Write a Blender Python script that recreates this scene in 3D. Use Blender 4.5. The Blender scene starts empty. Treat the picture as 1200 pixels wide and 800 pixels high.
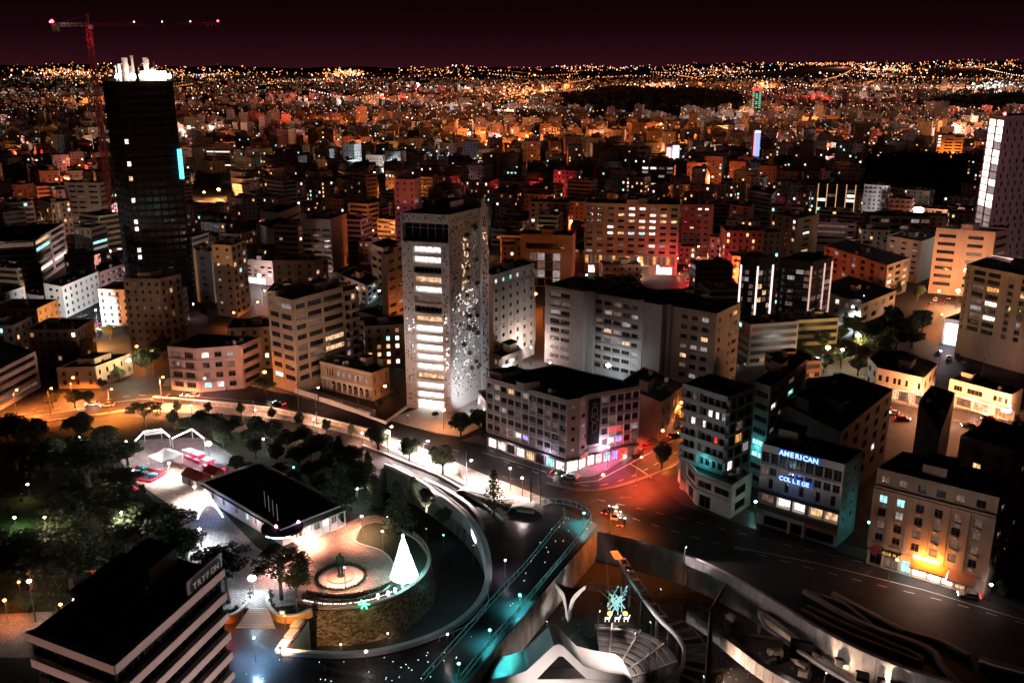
import bpy, bmesh, math, random
from mathutils import Vector, Matrix
from mathutils.geometry import tessellate_polygon
R = random.Random(7)
SC = bpy.context.scene
COL = SC.collection
# ------------------------------------------------------------------ camera, sky, exposure
F_PX, HOR, CAM_H = 1085.0, 78.0, 110.0
PITCH = math.atan((400 - HOR) / F_PX)
CP, SP = math.cos(PITCH), math.sin(PITCH)
cam = bpy.data.cameras.new('camera')
cam.sensor_width = 36.0
cam.lens = 36.0 * F_PX / 1200.0
cam.clip_start, cam.clip_end = 1.0, 60000.0
cam_o = bpy.data.objects.new('camera', cam)
COL.objects.link(cam_o)
cam_o.location = (0, 0, CAM_H)
cam_o.rotation_euler = (math.pi / 2 - PITCH, 0, 0)
SC.camera = cam_o
W = bpy.data.worlds.new('World'); SC.world = W; W.use_nodes = True
nt = W.node_tree; nt.nodes.clear()
out = nt.nodes.new('ShaderNodeOutputWorld'); bg = nt.nodes.new('ShaderNodeBackground')
tc = nt.nodes.new('ShaderNodeTexCoord'); sx = nt.nodes.new('ShaderNodeSeparateXYZ'); rp = nt.nodes.new('ShaderNodeValToRGB')
nt.links.new(tc.outputs['Generated'], sx.inputs[0]); nt.links.new(sx.outputs['Z'], rp.inputs[0])
cr = rp.color_ramp
cr.elements[0].position = 0.0; cr.elements[0].color = (0.029, 0.0046, 0.0085, 1)
cr.elements[1].position = 1.0; cr.elements[1].color = (0.0016, 0.0005, 0.0008, 1)
for p, c in ((0.012, (0.0200, 0.0033, 0.0066)), (0.035, (0.0085, 0.0015, 0.0031)), (0.075, (0.0026, 0.0005, 0.0010)), (0.3, (0.0018, 0.0005, 0.0009))):
    e = cr.elements.new(p); e.color = c + (1,)
nt.links.new(rp.outputs[0], bg.inputs[0]); bg.inputs[1].default_value = 1.0
nt.links.new(bg.outputs[0], out.inputs[0])
SC.view_settings.view_transform = 'Standard'; SC.view_settings.look = 'None'
SC.view_settings.exposure = 0.0; SC.view_settings.gamma = 1.0
SC.cycles.use_light_tree = True
SC.cycles.sample_clamp_indirect = 4.0
SC.cycles.max_bounces = 4; SC.cycles.diffuse_bounces = 2; SC.cycles.glossy_bounces = 2
SC.cycles.transmission_bounces = 2; SC.cycles.transparent_max_bounces = 6
SC.cycles.caustics_reflective = False; SC.cycles.caustics_refractive = False

# ------------------------------------------------------------------ photo geometry -> world
def at(x, y, z=0.0):
    """world point at height z seen at photo pixel (x, y): used to survey the place"""
    X = (x - 600) / F_PX; U = -(y - 400) / F_PX
    dx, dy, dz = X, CP + U * SP, -SP + U * CP
    t = (z - CAM_H) / dz
    return Vector((dx * t, dy * t, z))
def proj(p):
    y, z = p[1], p[2] - CAM_H
    w = y * CP - z * SP; u = y * SP + z * CP
    return 600 + F_PX * p[0] / w, 400 - F_PX * u / w
def height_of(x, yb, yt, z0=0.0):
    p = at(x, yb, z0); lo, hi = z0, 200.0
    for _ in range(50):
        m = (lo + hi) / 2
        if proj((p.x, p.y, m))[1] > yt: lo = m
        else: hi = m
    return lo
def V2(p): return Vector((p[0], p[1]))

# ------------------------------------------------------------------ materials
MATS = {}
def _principled(name):
    m = bpy.data.materials.new(name); m.use_nodes = True
    return m, m.node_tree, m.node_tree.nodes['Principled BSDF']
def mat(name, col=(.3, .3, .3), rough=.8, metal=0., var=.25, scale=.35, bump=0., spec=.4, tile=None, stone=0):
    if name in MATS: return MATS[name]
    m, t, b = _principled(name)
    b.inputs['Roughness'].default_value = rough; b.inputs['Metallic'].default_value = metal
    b.inputs['Specular IOR Level'].default_value = spec
    g = t.nodes.new('ShaderNodeNewGeometry')
    n = t.nodes.new('ShaderNodeTexNoise'); n.inputs['Scale'].default_value = scale; n.inputs['Detail'].default_value = 6
    n.inputs['Roughness'].default_value = .65
    mp = t.nodes.new('ShaderNodeMapping'); mp.inputs['Scale'].default_value = (1, 1, .35)
    t.links.new(g.outputs['Position'], mp.inputs[0]); t.links.new(mp.outputs[0], n.inputs[0])
    r = t.nodes.new('ShaderNodeValToRGB')
    r.color_ramp.elements[0].position = .3; r.color_ramp.elements[1].position = .72
    r.color_ramp.elements[0].color = tuple(c * (1 - var) for c in col) + (1,)
    r.color_ramp.elements[1].color = tuple(min(1, c * (1 + var * .5)) for c in col) + (1,)
    t.links.new(n.outputs[0], r.inputs[0]); src = r.outputs[0]
    if tile or stone:   # joints between paving slabs, or rubble stones each of its own tone
        mx = t.nodes.new('ShaderNodeMix'); mx.data_type = 'RGBA'; mx.blend_type = 'MULTIPLY'; mx.inputs[0].default_value = 1
        if tile:
            k = t.nodes.new('ShaderNodeTexBrick'); k.inputs['Scale'].default_value = 1; k.inputs['Brick Width'].default_value = tile[0]; k.inputs['Row Height'].default_value = tile[1]
            k.inputs['Mortar Size'].default_value = tile[2]; k.inputs['Color1'].default_value = (1, 1, 1, 1); k.inputs['Color2'].default_value = (.72, .72, .72, 1); k.inputs['Mortar'].default_value = (.3, .3, .3, 1)
            m2 = t.nodes.new('ShaderNodeMapping'); m2.inputs['Rotation'].default_value = (0, 0, tile[3]); t.links.new(g.outputs['Position'], m2.inputs[0]); t.links.new(m2.outputs[0], k.inputs[0]); fac = k.outputs[0]
        else:
            k = t.nodes.new('ShaderNodeTexVoronoi'); k.inputs['Scale'].default_value = stone; m2 = t.nodes.new('ShaderNodeMapping'); m2.inputs['Scale'].default_value = (1, 1, 1.6); t.links.new(g.outputs['Position'], m2.inputs[0]); t.links.new(m2.outputs[0], k.inputs[0])
            k2 = t.nodes.new('ShaderNodeSeparateColor'); t.links.new(k.outputs['Color'], k2.inputs[0]); mr = t.nodes.new('ShaderNodeMapRange'); mr.inputs[3].default_value = .25; mr.inputs[4].default_value = 1.5; t.links.new(k2.outputs[0], mr.inputs[0]); fac = mr.outputs[0]
        t.links.new(src, mx.inputs[6]); t.links.new(fac, mx.inputs[7]); src = mx.outputs[2]
    t.links.new(src, b.inputs['Base Color'])
    if bump:
        n2 = t.nodes.new('ShaderNodeTexNoise'); n2.inputs['Scale'].default_value = scale * 8; n2.inputs['Detail'].default_value = 4
        t.links.new(g.outputs['Position'], n2.inputs[0])
        bu = t.nodes.new('ShaderNodeBump'); bu.inputs['Strength'].default_value = bump; bu.inputs['Distance'].default_value = .2
        t.links.new(n2.outputs[0], bu.inputs['Height']); t.links.new(bu.outputs[0], b.inputs['Normal'])
    MATS[name] = m
    return m
def emit(name, col, strength, sample=False, vary=0.0):
    """a lamp, sign or lit room; vary > 0 gives each object a slightly different brightness and a patchy interior"""
    if name in MATS: return MATS[name]
    m, t, b = _principled(name)
    b.inputs['Base Color'].default_value = (.02, .02, .02, 1)
    b.inputs['Emission Color'].default_value = tuple(col) + (1,)
    b.inputs['Emission Strength'].default_value = strength
    if vary:
        oi = t.nodes.new('ShaderNodeNewGeometry'); n = t.nodes.new('ShaderNodeTexNoise')
        n.inputs['Scale'].default_value = .9; n.inputs['Detail'].default_value = 3
        t.links.new(oi.outputs['Position'], n.inputs[0])
        mr = t.nodes.new('ShaderNodeMapRange'); mr.inputs[1].default_value = .3; mr.inputs[2].default_value = .7
        mr.inputs[3].default_value = strength * (1 - vary); mr.inputs[4].default_value = strength * (1 + vary)
        t.links.new(n.outputs[0], mr.inputs[0]); t.links.new(mr.outputs[0], b.inputs['Emission Strength'])
    if not sample: m.cycles.emission_sampling = 'NONE'
    MATS[name] = m
    return m
GLASS = mat('dark_glass', (.015, .014, .016), .12, 0, .1, spec=.6)
FRAME = mat('window_frame', (.09, .08, .08), .5, 0, .1)
FRAME_W = mat('white_frame', (.55, .52, .5), .5, 0, .1)
ROOF = mat('roof_bitumen', (.035, .033, .034), .95, 0, .5, .25, .3)
ROOF2 = mat('roof_concrete', (.11, .10, .095), .95, 0, .5, .25, .3)
ASPH = mat('asphalt', (.042, .040, .040), .65, 0, .5, .22, .2, .14)
PAVE = mat('paving', (.26, .24, .23), .7, 0, .25, .4, .1, .2, (1.2, .6, .05, .6))
CONC = mat('concrete', (.35, .32, .29), .85, 0, .6, .45, .3)
DCONC = mat('dark_concrete', (.14, .13, .125), .85, 0, .4, .3, .2)
WHITE = mat('white_plaster', (.72, .70, .68), .7, 0, .12, .4)
STEEL = mat('galvanised_steel', (.32, .32, .33), .45, .7, .2)
BLACK = mat('black_paint', (.02, .02, .02), .5, 0, .1)
GREYM = mat('grey_metal', (.16, .16, .17), .5, .5, .2)
TANK = mat('tank_white', (.62, .60, .58), .6, 0, .2)
PANEL = mat('solar_panel', (.02, .025, .04), .2, 0, .1)
LIT = {
    'white': emit('room_white', (1, .88, .78), 1.7, vary=.7), 'warm': emit('room_warm', (1, .60, .33), 1.0, vary=.7),
    'amber': emit('room_amber', (1, .42, .12), 1.0, vary=.6), 'teal': emit('room_teal', (.42, .95, .95), 1.4, vary=.6),
    'dim': emit('room_dim', (1, .6, .45), .12, vary=.7), 'blinds': emit('room_blinds', (.9, .75, .72), .35, vary=.5),
    'hot': emit('room_hot', (1, .90, .80), 3.6, vary=.65), 'green': emit('room_green', (.1, .9, .45), .8, vary=.6),
    'red': emit('room_red', (1, .08, .06), 1.2, vary=.5), 'violet': emit('room_violet', (.45, .3, 1), 1.6, vary=.5),
    'dark': GLASS,
}

# ------------------------------------------------------------------ mesh builder
class MB:
    def __init__(s): s.v = []; s.f = []; s.m = []
    def quad(s, a, b, c, d, mi=0):
        i = len(s.v); s.v += [tuple(a), tuple(b), tuple(c), tuple(d)]; s.f.append((i, i + 1, i + 2, i + 3)); s.m.append(mi)
    def tri(s, a, b, c, mi=0):
        i = len(s.v); s.v += [tuple(a), tuple(b), tuple(c)]; s.f.append((i, i + 1, i + 2)); s.m.append(mi)
    def poly(s, pts, mi=0):
        i = len(s.v); s.v += [tuple(p) for p in pts]; s.f.append(tuple(range(i, i + len(pts)))); s.m.append(mi)
    def box(s, x0, y0, z0, x1, y1, z1, mi=0):
        i = len(s.v)
        s.v += [(x0, y0, z0), (x1, y0, z0), (x1, y1, z0), (x0, y1, z0), (x0, y0, z1), (x1, y0, z1), (x1, y1, z1), (x0, y1, z1)]
        for q in ((0, 3, 2, 1), (4, 5, 6, 7), (0, 1, 5, 4), (1, 2, 6, 5), (2, 3, 7, 6), (3, 0, 4, 7)):
            s.f.append(tuple(i + k for k in q)); s.m.append(mi)
    def obox(s, o, u, v, w, mi=0):
        """box from corner o along vectors u, v, w (right handed)"""
        o, u, v, w = Vector(o), Vector(u), Vector(v), Vector(w); i = len(s.v)
        s.v += [tuple(p) for p in (o, o + u, o + u + v, o + v, o + w, o + u + w, o + u + v + w, o + v + w)]
        for q in ((0, 3, 2, 1), (4, 5, 6, 7), (0, 1, 5, 4), (1, 2, 6, 5), (2, 3, 7, 6), (3, 0, 4, 7)):
            s.f.append(tuple(i + k for k in q)); s.m.append(mi)
    def bar(s, a, b, w, mi=0, h=None):
        """square bar between two points"""
        a, b = Vector(a), Vector(b); d = b - a
        if d.length < 1e-6: return
        d.normalize(); up = Vector((0, 0, 1)) if abs(d.z) < .95 else Vector((1, 0, 0))
        x = d.cross(up).normalized() * w; y = x.cross(d).normalized() * (h or w)
        s.obox(a - x / 2 - y / 2, x, y, b - a, mi) if x.cross(y).dot(b - a) > 0 else s.obox(a - x / 2 - y / 2, y, x, b - a, mi)
    def prism(s, pts, z0, z1, mi=0, top=True, bottom=False):
        n = len(pts)
        for k in range(n):
            a, b = pts[k], pts[(k + 1) % n]
            s.quad((a[0], a[1], z0), (b[0], b[1], z0), (b[0], b[1], z1), (a[0], a[1], z1), mi)
        if top: s.poly([(p[0], p[1], z1) for p in pts], mi)
        if bottom: s.poly([(p[0], p[1], z0) for p in reversed(pts)], mi)
    def tube(s, path, rad, n=8, mi=0, cap=True):
        rings = []
        for k, p in enumerate(path):
            p = Vector(p); r = rad[k] if isinstance(rad, (list, tuple)) else rad
            d = Vector(path[min(k + 1, len(path) - 1)]) - Vector(path[max(k - 1, 0)])
            d.normalize(); up = Vector((0, 0, 1)) if abs(d.z) < .9 else Vector((1, 0, 0))
            x = d.cross(up).normalized(); y = d.cross(x).normalized()
            i = len(s.v)
            s.v += [tuple(p + (x * math.cos(t) + y * math.sin(t)) * r) for t in (2 * math.pi * j / n for j in range(n))]
            rings.append(i)
        for a, b in zip(rings, rings[1:]):
            for j in range(n):
                s.f.append((a + j, b + j, b + (j + 1) % n, a + (j + 1) % n)); s.m.append(mi)
        if cap:
            s.f.append(tuple(rings[0] + j for j in range(n))); s.m.append(mi)
            s.f.append(tuple(rings[-1] + j for j in reversed(range(n)))); s.m.append(mi)
    def lathe(s, c, prof, n=12, mi=0):
        rings = []
        for r, z in prof:
            i = len(s.v); rings.append(i)
            s.v += [(c[0] + r * math.cos(2 * math.pi * j / n), c[1] + r * math.sin(2 * math.pi * j / n), c[2] + z) for j in range(n)]
        for a, b in zip(rings, rings[1:]):
            for j in range(n):
                s.f.append((a + j, a + (j + 1) % n, b + (j + 1) % n, b + j)); s.m.append(mi)
        s.f.append(tuple(rings[0] + j for j in reversed(range(n)))); s.m.append(mi)
        s.f.append(tuple(rings[-1] + j for j in range(n))); s.m.append(mi)
    def mesh(s, name, mats, smooth=False):
        me = bpy.data.meshes.new(name); me.from_pydata(s.v, [], s.f)
        for m in (mats if isinstance(mats, (list, tuple)) else [mats]): me.materials.append(m)
        me.polygons.foreach_set('material_index', s.m)
        if smooth: me.polygons.foreach_set('use_smooth', [True] * len(s.f))
        me.update(); return me
    def build(s, name, mats, parent=None, loc=None, smooth=False, rot=None):
        return link(name, s.mesh(name, mats, smooth), parent, loc, rot)
def link(name, me, parent=None, loc=None, rot=None):
    o = bpy.data.objects.new(name, me); COL.objects.link(o)
    if parent: o.parent = parent
    if loc is not None: o.location = loc
    if rot is not None: o.rotation_euler = rot
    return o
def tag(o, label=None, cat=None, group=None, kind=None):
    for k, v in (('label', label), ('category', cat), ('group', group), ('kind', kind)):
        if v: o[k] = v
    return o
def empty(name, loc, label=None, cat=None, group=None, rz=0.0):
    o = bpy.data.objects.new(name, None); COL.objects.link(o); o.location = loc; o.rotation_euler = (0, 0, rz)
    return tag(o, label, cat, group)
def structure(name, mb, m, loc=None, smooth=False): return tag(mb.build(name, m, None, loc, smooth), kind='structure')
def copy_tree(o, parent=None):
    c = o.copy(); COL.objects.link(c)
    if parent: c.parent = parent
    for ch in KIDS.get(o.name, []): copy_tree(ch, c)
    return c
KIDS = {}
def register(root):
    for o in root.children_recursive: KIDS.setdefault(o.parent.name, []).append(o)

# ------------------------------------------------------------------ lamps
SOD = (1, .235, .04); AMB = (1, .32, .09); WARM = (1, .47, .29); COOL = (.80, .93, 1); PINK = (1, .50, .50); TEAL = (.10, .85, .88); RED = (1, .05, .06); MAG = (1, .10, .35); CWH = (1, .80, .73); BLUE = (.12, .2, 1)
KL = 1.0
def light(parent, loc, col, power, radius=.25, name='lamp_light', spot=None, target=None):
    l = bpy.data.lights.new(name, 'SPOT' if spot else 'POINT')
    l.color = col; l.energy = power * KL * 1000; l.shadow_soft_size = radius
    o = bpy.data.objects.new(name, l); COL.objects.link(o); o.parent = parent; o.location = loc
    if spot:
        l.spot_size = math.radians(spot); l.spot_blend = .6
        w = Vector(loc) + parent.location
        o.rotation_euler = (Vector(target) - w).to_track_quat('-Z', 'Y').to_euler()
    return o
_heads = {}
def head_mat(col, s=40):
    k = (tuple(round(c, 2) for c in col), s)
    if k not in _heads: _heads[k] = emit('lamp_glow_%d' % len(_heads), col, s)
    return _heads[k]
_lampmesh = {}
LAMPS = []
def lamp(p, h=8.0, col=SOD, power=6, label=None, style='arm', hr=.32, glow=40, group='street lamps', rz=0., light_on=True, name='street_lamp'):
    """pole, arm and glowing head standing at ground point p; power in kilowatts"""
    root = empty(name, p, label, 'street lamp', group, 0); wide = hr >= .65
    if hr == .66: hr = .27
    k = (style, round(h, 1))
    if k not in _lampmesh:
        a = MB(); a.tube([(0, 0, 0), (0, 0, h * .5), (0, 0, h)], [.11, .09, .06], 6)
        b = MB()
        if style == 'arm': b.tube([(0, 0, h - .05), (.5, 0, h + .25), (1.3, 0, h + .3)], .05, 5)
        else: b.lathe((0, 0, h - .05), [(.16, 0), (.2, .12), (.12, .2)], 8)
        c = MB(); c.lathe((0, 0, 0), [(.3, -.6), (.85, -.3), (1, 0), (.85, .3), (.4, .6)], 8)
        _lampmesh[k] = (a.mesh('pole', GREYM), b.mesh('arm', GREYM), c.v, c.f)
    am, bm_, cv, cf = _lampmesh[k]
    link('pole', am, root)
    rot = (0, 0, rz)
    link('bracket', bm_, root, None, rot)
    hk = (round(hr, 2), tuple(col), glow)
    if hk not in _lampmesh:
        c = MB(); c.v = [tuple(q * hr for q in v) for v in cv]; c.f = cf; c.m = [0] * len(cf)
        _lampmesh[hk] = c.mesh('lamp_head', head_mat(col, glow))
    off = Vector((1.3 * math.cos(rz), 1.3 * math.sin(rz), h + .25)) if style == 'arm' else Vector((0, 0, h + .2 + hr * .6))
    link('lamp_head', _lampmesh[hk], root, off)
    q = off - Vector((0, 0, hr * .6 + .25))
    if light_on and not wide: light(root, q, col, power, .2, 'lamp_light', 142, Vector(p) + q - Vector((0, 0, 5)))
    elif light_on: light(root, q, col, power)
    LAMPS.append(root)
    return root
def flood(p, h, target, col, power, spot=80, label=None, group=None, hr=.22, glow=8):
    root = empty('floodlight', p, label, 'floodlight', group)
    a = MB(); a.tube([(0, 0, 0), (0, 0, h)], .12, 6); a.build('pole', GREYM, root)
    d = (Vector(target) - Vector(p) - Vector((0, 0, h))).normalized()
    b = MB(); b.bar(Vector((0, 0, h + .2)) - d * .3, Vector((0, 0, h + .2)) + d * .25, hr * 1.6); b.build('housing', BLACK, root)
    c = MB(); c.bar(Vector((0, 0, h + .2)) + d * .252, Vector((0, 0, h + .2)) + d * .32, hr * 1.4); c.build('lens', head_mat(col, glow), root)
    light(root, Vector((0, 0, h + .2)) + d * .6, col, power, .3, 'flood_beam', spot, target)
    return root
def spill(parent, world, col, power, radius=.4, spot=None, target=None):
    """light given off by a shop front, sign or lit room that belongs to parent"""
    return light(parent, Vector(world) - parent.location, col, power, radius, 'shop_light', spot, target)
# ------------------------------------------------------------------ buildings
_winmesh = {}
def window_mesh(w, h, kind, mull, frame):
    k = (round(w, 2), round(h, 2), kind, mull, frame)
    if k in _winmesh: return _winmesh[k]
    b = MB(); t = min(.09, w * .08); d = .07
    b.quad((-w / 2, 0, 0), (w / 2, 0, 0), (w / 2, 0, h), (-w / 2, 0, h), 1)
    b.box(-w / 2, -d, 0, w / 2, 0, t); b.box(-w / 2, -d, h - t, w / 2, 0, h)
    b.box(-w / 2, -d, t, -w / 2 + t, 0, h - t); b.box(w / 2 - t, -d, t, w / 2, 0, h - t)
    for j in range(1, mull + 1):
        x = -w / 2 + w * j / (mull + 1); b.box(x - t / 2, -d, t, x + t / 2, 0, h - t)
    if h > 1.9: b.box(-w / 2 + t, -d * .6, h * .68, w / 2 - t, 0, h * .68 + t * .8)
    _winmesh[k] = b.mesh('window', [FRAME_W if frame == 'w' else FRAME, LIT[kind]])
    return _winmesh[k]
BLDS = []
class Bld:
    def __init__(s, name, label, cat, pts, h, wall, z0=0.0, roof=None, parapet=.9, group=None, cornice=None, par_mat=None, par_out=0.0):
        s.o = Vector((pts[0][0], pts[0][1], z0)); s.z0 = z0; s.h = h; s.wallm = wall
        s.pts = [V2(p) - V2(s.o) for p in pts]; s.n = len(pts)
        s.root = empty(name, s.o, label, cat, group)
        s.w = MB(); s.done = set(); s.par = parapet; s.roofm = roof or ROOF; s.corn = cornice
        s.parm = par_mat or wall; s.pout = par_out
        BLDS.append(s)
    def frame(s, i):
        a, b = s.pts[i], s.pts[(i + 1) % s.n]; u = b - a; L = u.length; u = u / L
        return a, Vector((u.x, u.y, 0)), L
    def P(s, i, u, z, out=0.0):
        a, d, L = s.frame(i); return Vector((a.x + d.x * u + d.y * out, a.y + d.y * u - d.x * out, z))
    def length(s, i): return s.frame(i)[2]
    def face(s, i, holes=(), z0=0.0, z1=None, rec=.28, frame='d', mull=None, mi=0):
        """wall of edge i with recessed openings (u0,u1,z0,z1,kind): every opening holds its own window"""
        z1 = s.h if z1 is None else z1; s.done.add(i)
        a, d, L = s.frame(i); rz = math.atan2(d.y, d.x)
        us = sorted({0.0, L} | {round(q, 4) for H in holes for q in H[:2]}); zs = sorted({z0, z1} | {round(q, 4) for H in holes for q in H[2:4]})
        us = [q for q in us if 0 <= q <= L + 1e-6]; zs = [q for q in zs if z0 <= q <= z1 + 1e-6]
        inside = lambda u, z: any(H[0] < u < H[1] and H[2] < z < H[3] for H in holes)
        for ku in range(len(us) - 1):
            run = None
            for kz in range(len(zs) - 1):
                hole = inside((us[ku] + us[ku + 1]) / 2, (zs[kz] + zs[kz + 1]) / 2)
                if not hole:
                    if run is None: run = zs[kz]
                if hole or kz == len(zs) - 2:
                    top = zs[kz] if hole else zs[kz + 1]
                    if run is not None and top > run:
                        s.w.quad(s.P(i, us[ku], run), s.P(i, us[ku + 1], run), s.P(i, us[ku + 1], top), s.P(i, us[ku], top), mi)
                    run = None
        for H in holes:
            u0, u1, h0, h1, kind = H[:5]; r = H[5] if len(H) > 5 else rec
            q = lambda u, z, o: s.P(i, u, z, -o)
            s.w.quad(q(u0, h0, 0), q(u1, h0, 0), q(u1, h0, r), q(u0, h0, r), mi); s.w.quad(q(u0, h1, r), q(u1, h1, r), q(u1, h1, 0), q(u0, h1, 0), mi)
            s.w.quad(q(u0, h0, 0), q(u0, h0, r), q(u0, h1, r), q(u0, h1, 0), mi); s.w.quad(q(u1, h0, r), q(u1, h0, 0), q(u1, h1, 0), q(u1, h1, r), mi)
            if kind:
                mu = mull if mull is not None else max(0, int((u1 - u0) / 1.3) - 0)
                link('window', window_mesh(u1 - u0, h1 - h0, kind, min(mu, 9), frame), s.root, q((u0 + u1) / 2, h0, r), (0, 0, rz))
    def grid(s, i, cols, rows, zlo, zhi, wf=.6, hf=(.25, .8), u0=0., u1=None, lit=.06, kinds=('warm', 'white'), rec=.28, frame='d', fixed=None, mull=None, skip=None, extra=(), z0=0.0, z1=None, base='dark', rnd=.16):
        L = s.length(i); u1 = L if u1 is None else u1; H = list(extra)
        if isinstance(cols, int): cl = [(u0 + (u1 - u0) * (k + .5 - wf / 2) / cols, u0 + (u1 - u0) * (k + .5 + wf / 2) / cols) for k in range(cols)]
        else: cl = [(u0 + (u1 - u0) * a, u0 + (u1 - u0) * b) for a, b in cols]
        fh = (zhi - zlo) / rows
        for r in range(rows):
            for k, (a, b) in enumerate(cl):
                if skip and skip(r, k): continue
                kind = base
                if fixed and (r, k) in fixed: kind = fixed[(r, k)]
                elif R.random() < lit: kind = R.choice(kinds)
                elif base == 'dark' and R.random() < rnd: kind = 'blinds' if R.random() < .3 else 'dim'
                H.append((a, b, zlo + fh * (r + hf[0]), zlo + fh * (r + hf[1]), kind))
        s.face(i, H, z0, z1, rec, frame, mull)
        return H
    def band(s, i, z0, z1, out=.25, m=None, u0=0., u1=None, name='ledge', drop=None):
        L = s.length(i); u1 = L if u1 is None else u1; a, d, _ = s.frame(i)
        b = MB(); b.obox(s.P(i, u0, z0, 0), d * (u1 - u0), Vector((-d.y, d.x, 0)) * -out, Vector((0, 0, z1 - z0)))
        # right handed order is u, in, up
        b = MB(); b.obox(s.P(i, u0, z0, out), d * (u1 - u0), Vector((-d.y, d.x, 0)) * (out - .003), Vector((0, 0, z1 - z0)))
        return b.build(name, m or s.wallm, s.root)
    def fin(s, i, u, w, z0, z1, out=.3, m=None, name='pilaster'): return s.band(i, z0, z1, out, m, u - w / 2, u + w / 2, name)
    def balcony(s, i, u0, u1, z, out=1.2, m=None, rail=1.0, rail_m=None, thick=.18, solid=True):
        a, d, _ = s.frame(i); inn = Vector((-d.y, d.x, 0)); b = MB()
        b.obox(s.P(i, u0, z - thick, out), d * (u1 - u0), inn * (out - .004), Vector((0, 0, thick)))
        if solid:
            b.obox(s.P(i, u0, z, out), d * (u1 - u0), inn * .1, Vector((0, 0, rail)))
            for u in (u0, u1 - .1): b.obox(s.P(i, u, z, out - .1), d * .1, inn * (out - .104), Vector((0, 0, rail)))
        else:
            b.bar(s.P(i, u0, z + rail, out - .05), s.P(i, u1, z + rail, out - .05), .06)
            k = max(2, int((u1 - u0) / .5))
            for j in range(k + 1): b.bar(s.P(i, u0 + (u1 - u0) * j / k, z, out - .05), s.P(i, u0 + (u1 - u0) * j / k, z + rail, out - .05), .04)
        return b.build('balcony', m or s.wallm, s.root)
    def roof_box(s, fu, fv, w, d, h, m=None, name='stair_head'):
        """small room on the roof, at fractions along edge 0 and edge 3 from corner 0"""
        e0, e3 = s.pts[1] - s.pts[0], s.pts[-1] - s.pts[0]; c = e0 * fu + e3 * fv; a, b = e0.normalized(), e3.normalized()
        q = [c - a * w / 2 - b * d / 2, c + a * w / 2 - b * d / 2, c + a * w / 2 + b * d / 2, c - a * w / 2 + b * d / 2]
        mb = MB(); mb.prism(q, s.h, s.h + h); o = mb.build(name, m or s.wallm, s.root)
        k = MB(); q2 = [c - a * (w / 2 + .25) - b * (d / 2 + .25), c + a * (w / 2 + .25) - b * (d / 2 + .25), c + a * (w / 2 + .25) + b * (d / 2 + .25), c - a * (w / 2 + .25) + b * (d / 2 + .25)]
        k.prism(q2, s.h + h + .004, s.h + h + .2, bottom=True); k.build('roof_slab', ROOF, o)
        return o
    def clutter(s, n=4, m=None):
        """water tanks, air conditioning units and solar panels standing on the roof"""
        e0, e3 = s.pts[1] - s.pts[0], s.pts[-1] - s.pts[0]
        for k in range(n):
            c = e0 * R.uniform(.15, .85) + e3 * R.uniform(.15, .85); t = R.random()
            b = MB()
            if t < .4:
                b.lathe((c.x, c.y, s.h), [(.62, 0), (.7, .1), (.7, 1.2), (.5, 1.45)], 10); b.build('water_tank', TANK, s.root)
            elif t < .75:
                w = R.uniform(.9, 2.0); b.box(c.x - w / 2, c.y - .5, s.h + .15, c.x + w / 2, c.y + .5, s.h + 1.2); b.box(c.x - w / 2 + .1, c.y - .4, s.h, c.x - w / 2 + .25, c.y + .4, s.h + .15); b.box(c.x + w / 2 - .25, c.y - .4, s.h, c.x + w / 2 - .1, c.y + .4, s.h + .15)
                b.build('air_unit', GREYM, s.root)
            else:
                b.obox((c.x - 1, c.y - .5, s.h + .3), (2, 0, 0), (0, .9, .7), (0, -.05, .06)); b.box(c.x - .9, c.y + .2, s.h, c.x - .8, c.y + .3, s.h + .8); b.box(c.x + .8, c.y + .2, s.h, c.x + .9, c.y + .3, s.h + .8)
                b.build('solar_panel', PANEL, s.root)
    def close(s):
        for i in range(s.n):
            if i not in s.done: s.face(i)
        s.w.build('wall', s.wallm if not isinstance(s.wallm, list) else s.wallm, s.root)
        b = MB(); top = s.h - .05
        b.poly([(p.x, p.y, top) for p in s.pts]); b.build('roof', s.roofm, s.root)
        if s.par:
            b = MB(); t = .25; o = s.pout
            for i in range(s.n):
                a, d, L = s.frame(i); inn = Vector((-d.y, d.x, 0))
                b.obox(s.P(i, -o if o else 0, s.h + .003, o), d * (L + (o if o else 0) - (t if not o else 0) + (0 if not o else -t)), inn * t, Vector((0, 0, s.par)))
            b.build('parapet', s.parm, s.root)
        return s
def quad_of(cx, yt, left, right, h, z0=0.0):
    """footprint from three roof corners seen in the photograph (near corner, left end, right end) at roof height h"""
    p, a, b = at(cx, yt, z0 + h), at(*left, z0 + h), at(*right, z0 + h)
    return [V2(p), V2(b), V2(a) + V2(b) - V2(p), V2(a)]
def rect_of(cx, yt, h, deg, wl, wr, z0=0.0):
    """footprint with near corner at the photo pixel, left edge length wl at compass angle deg, right edge wr at 90 degrees to it"""
    p = V2(at(cx, yt, z0 + h)); t = math.radians(deg); l = Vector((math.cos(t), math.sin(t))); r = Vector((l.y, -l.x))
    return [p, p + r * wr, p + r * wr + l * wl, p + l * wl]
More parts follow.
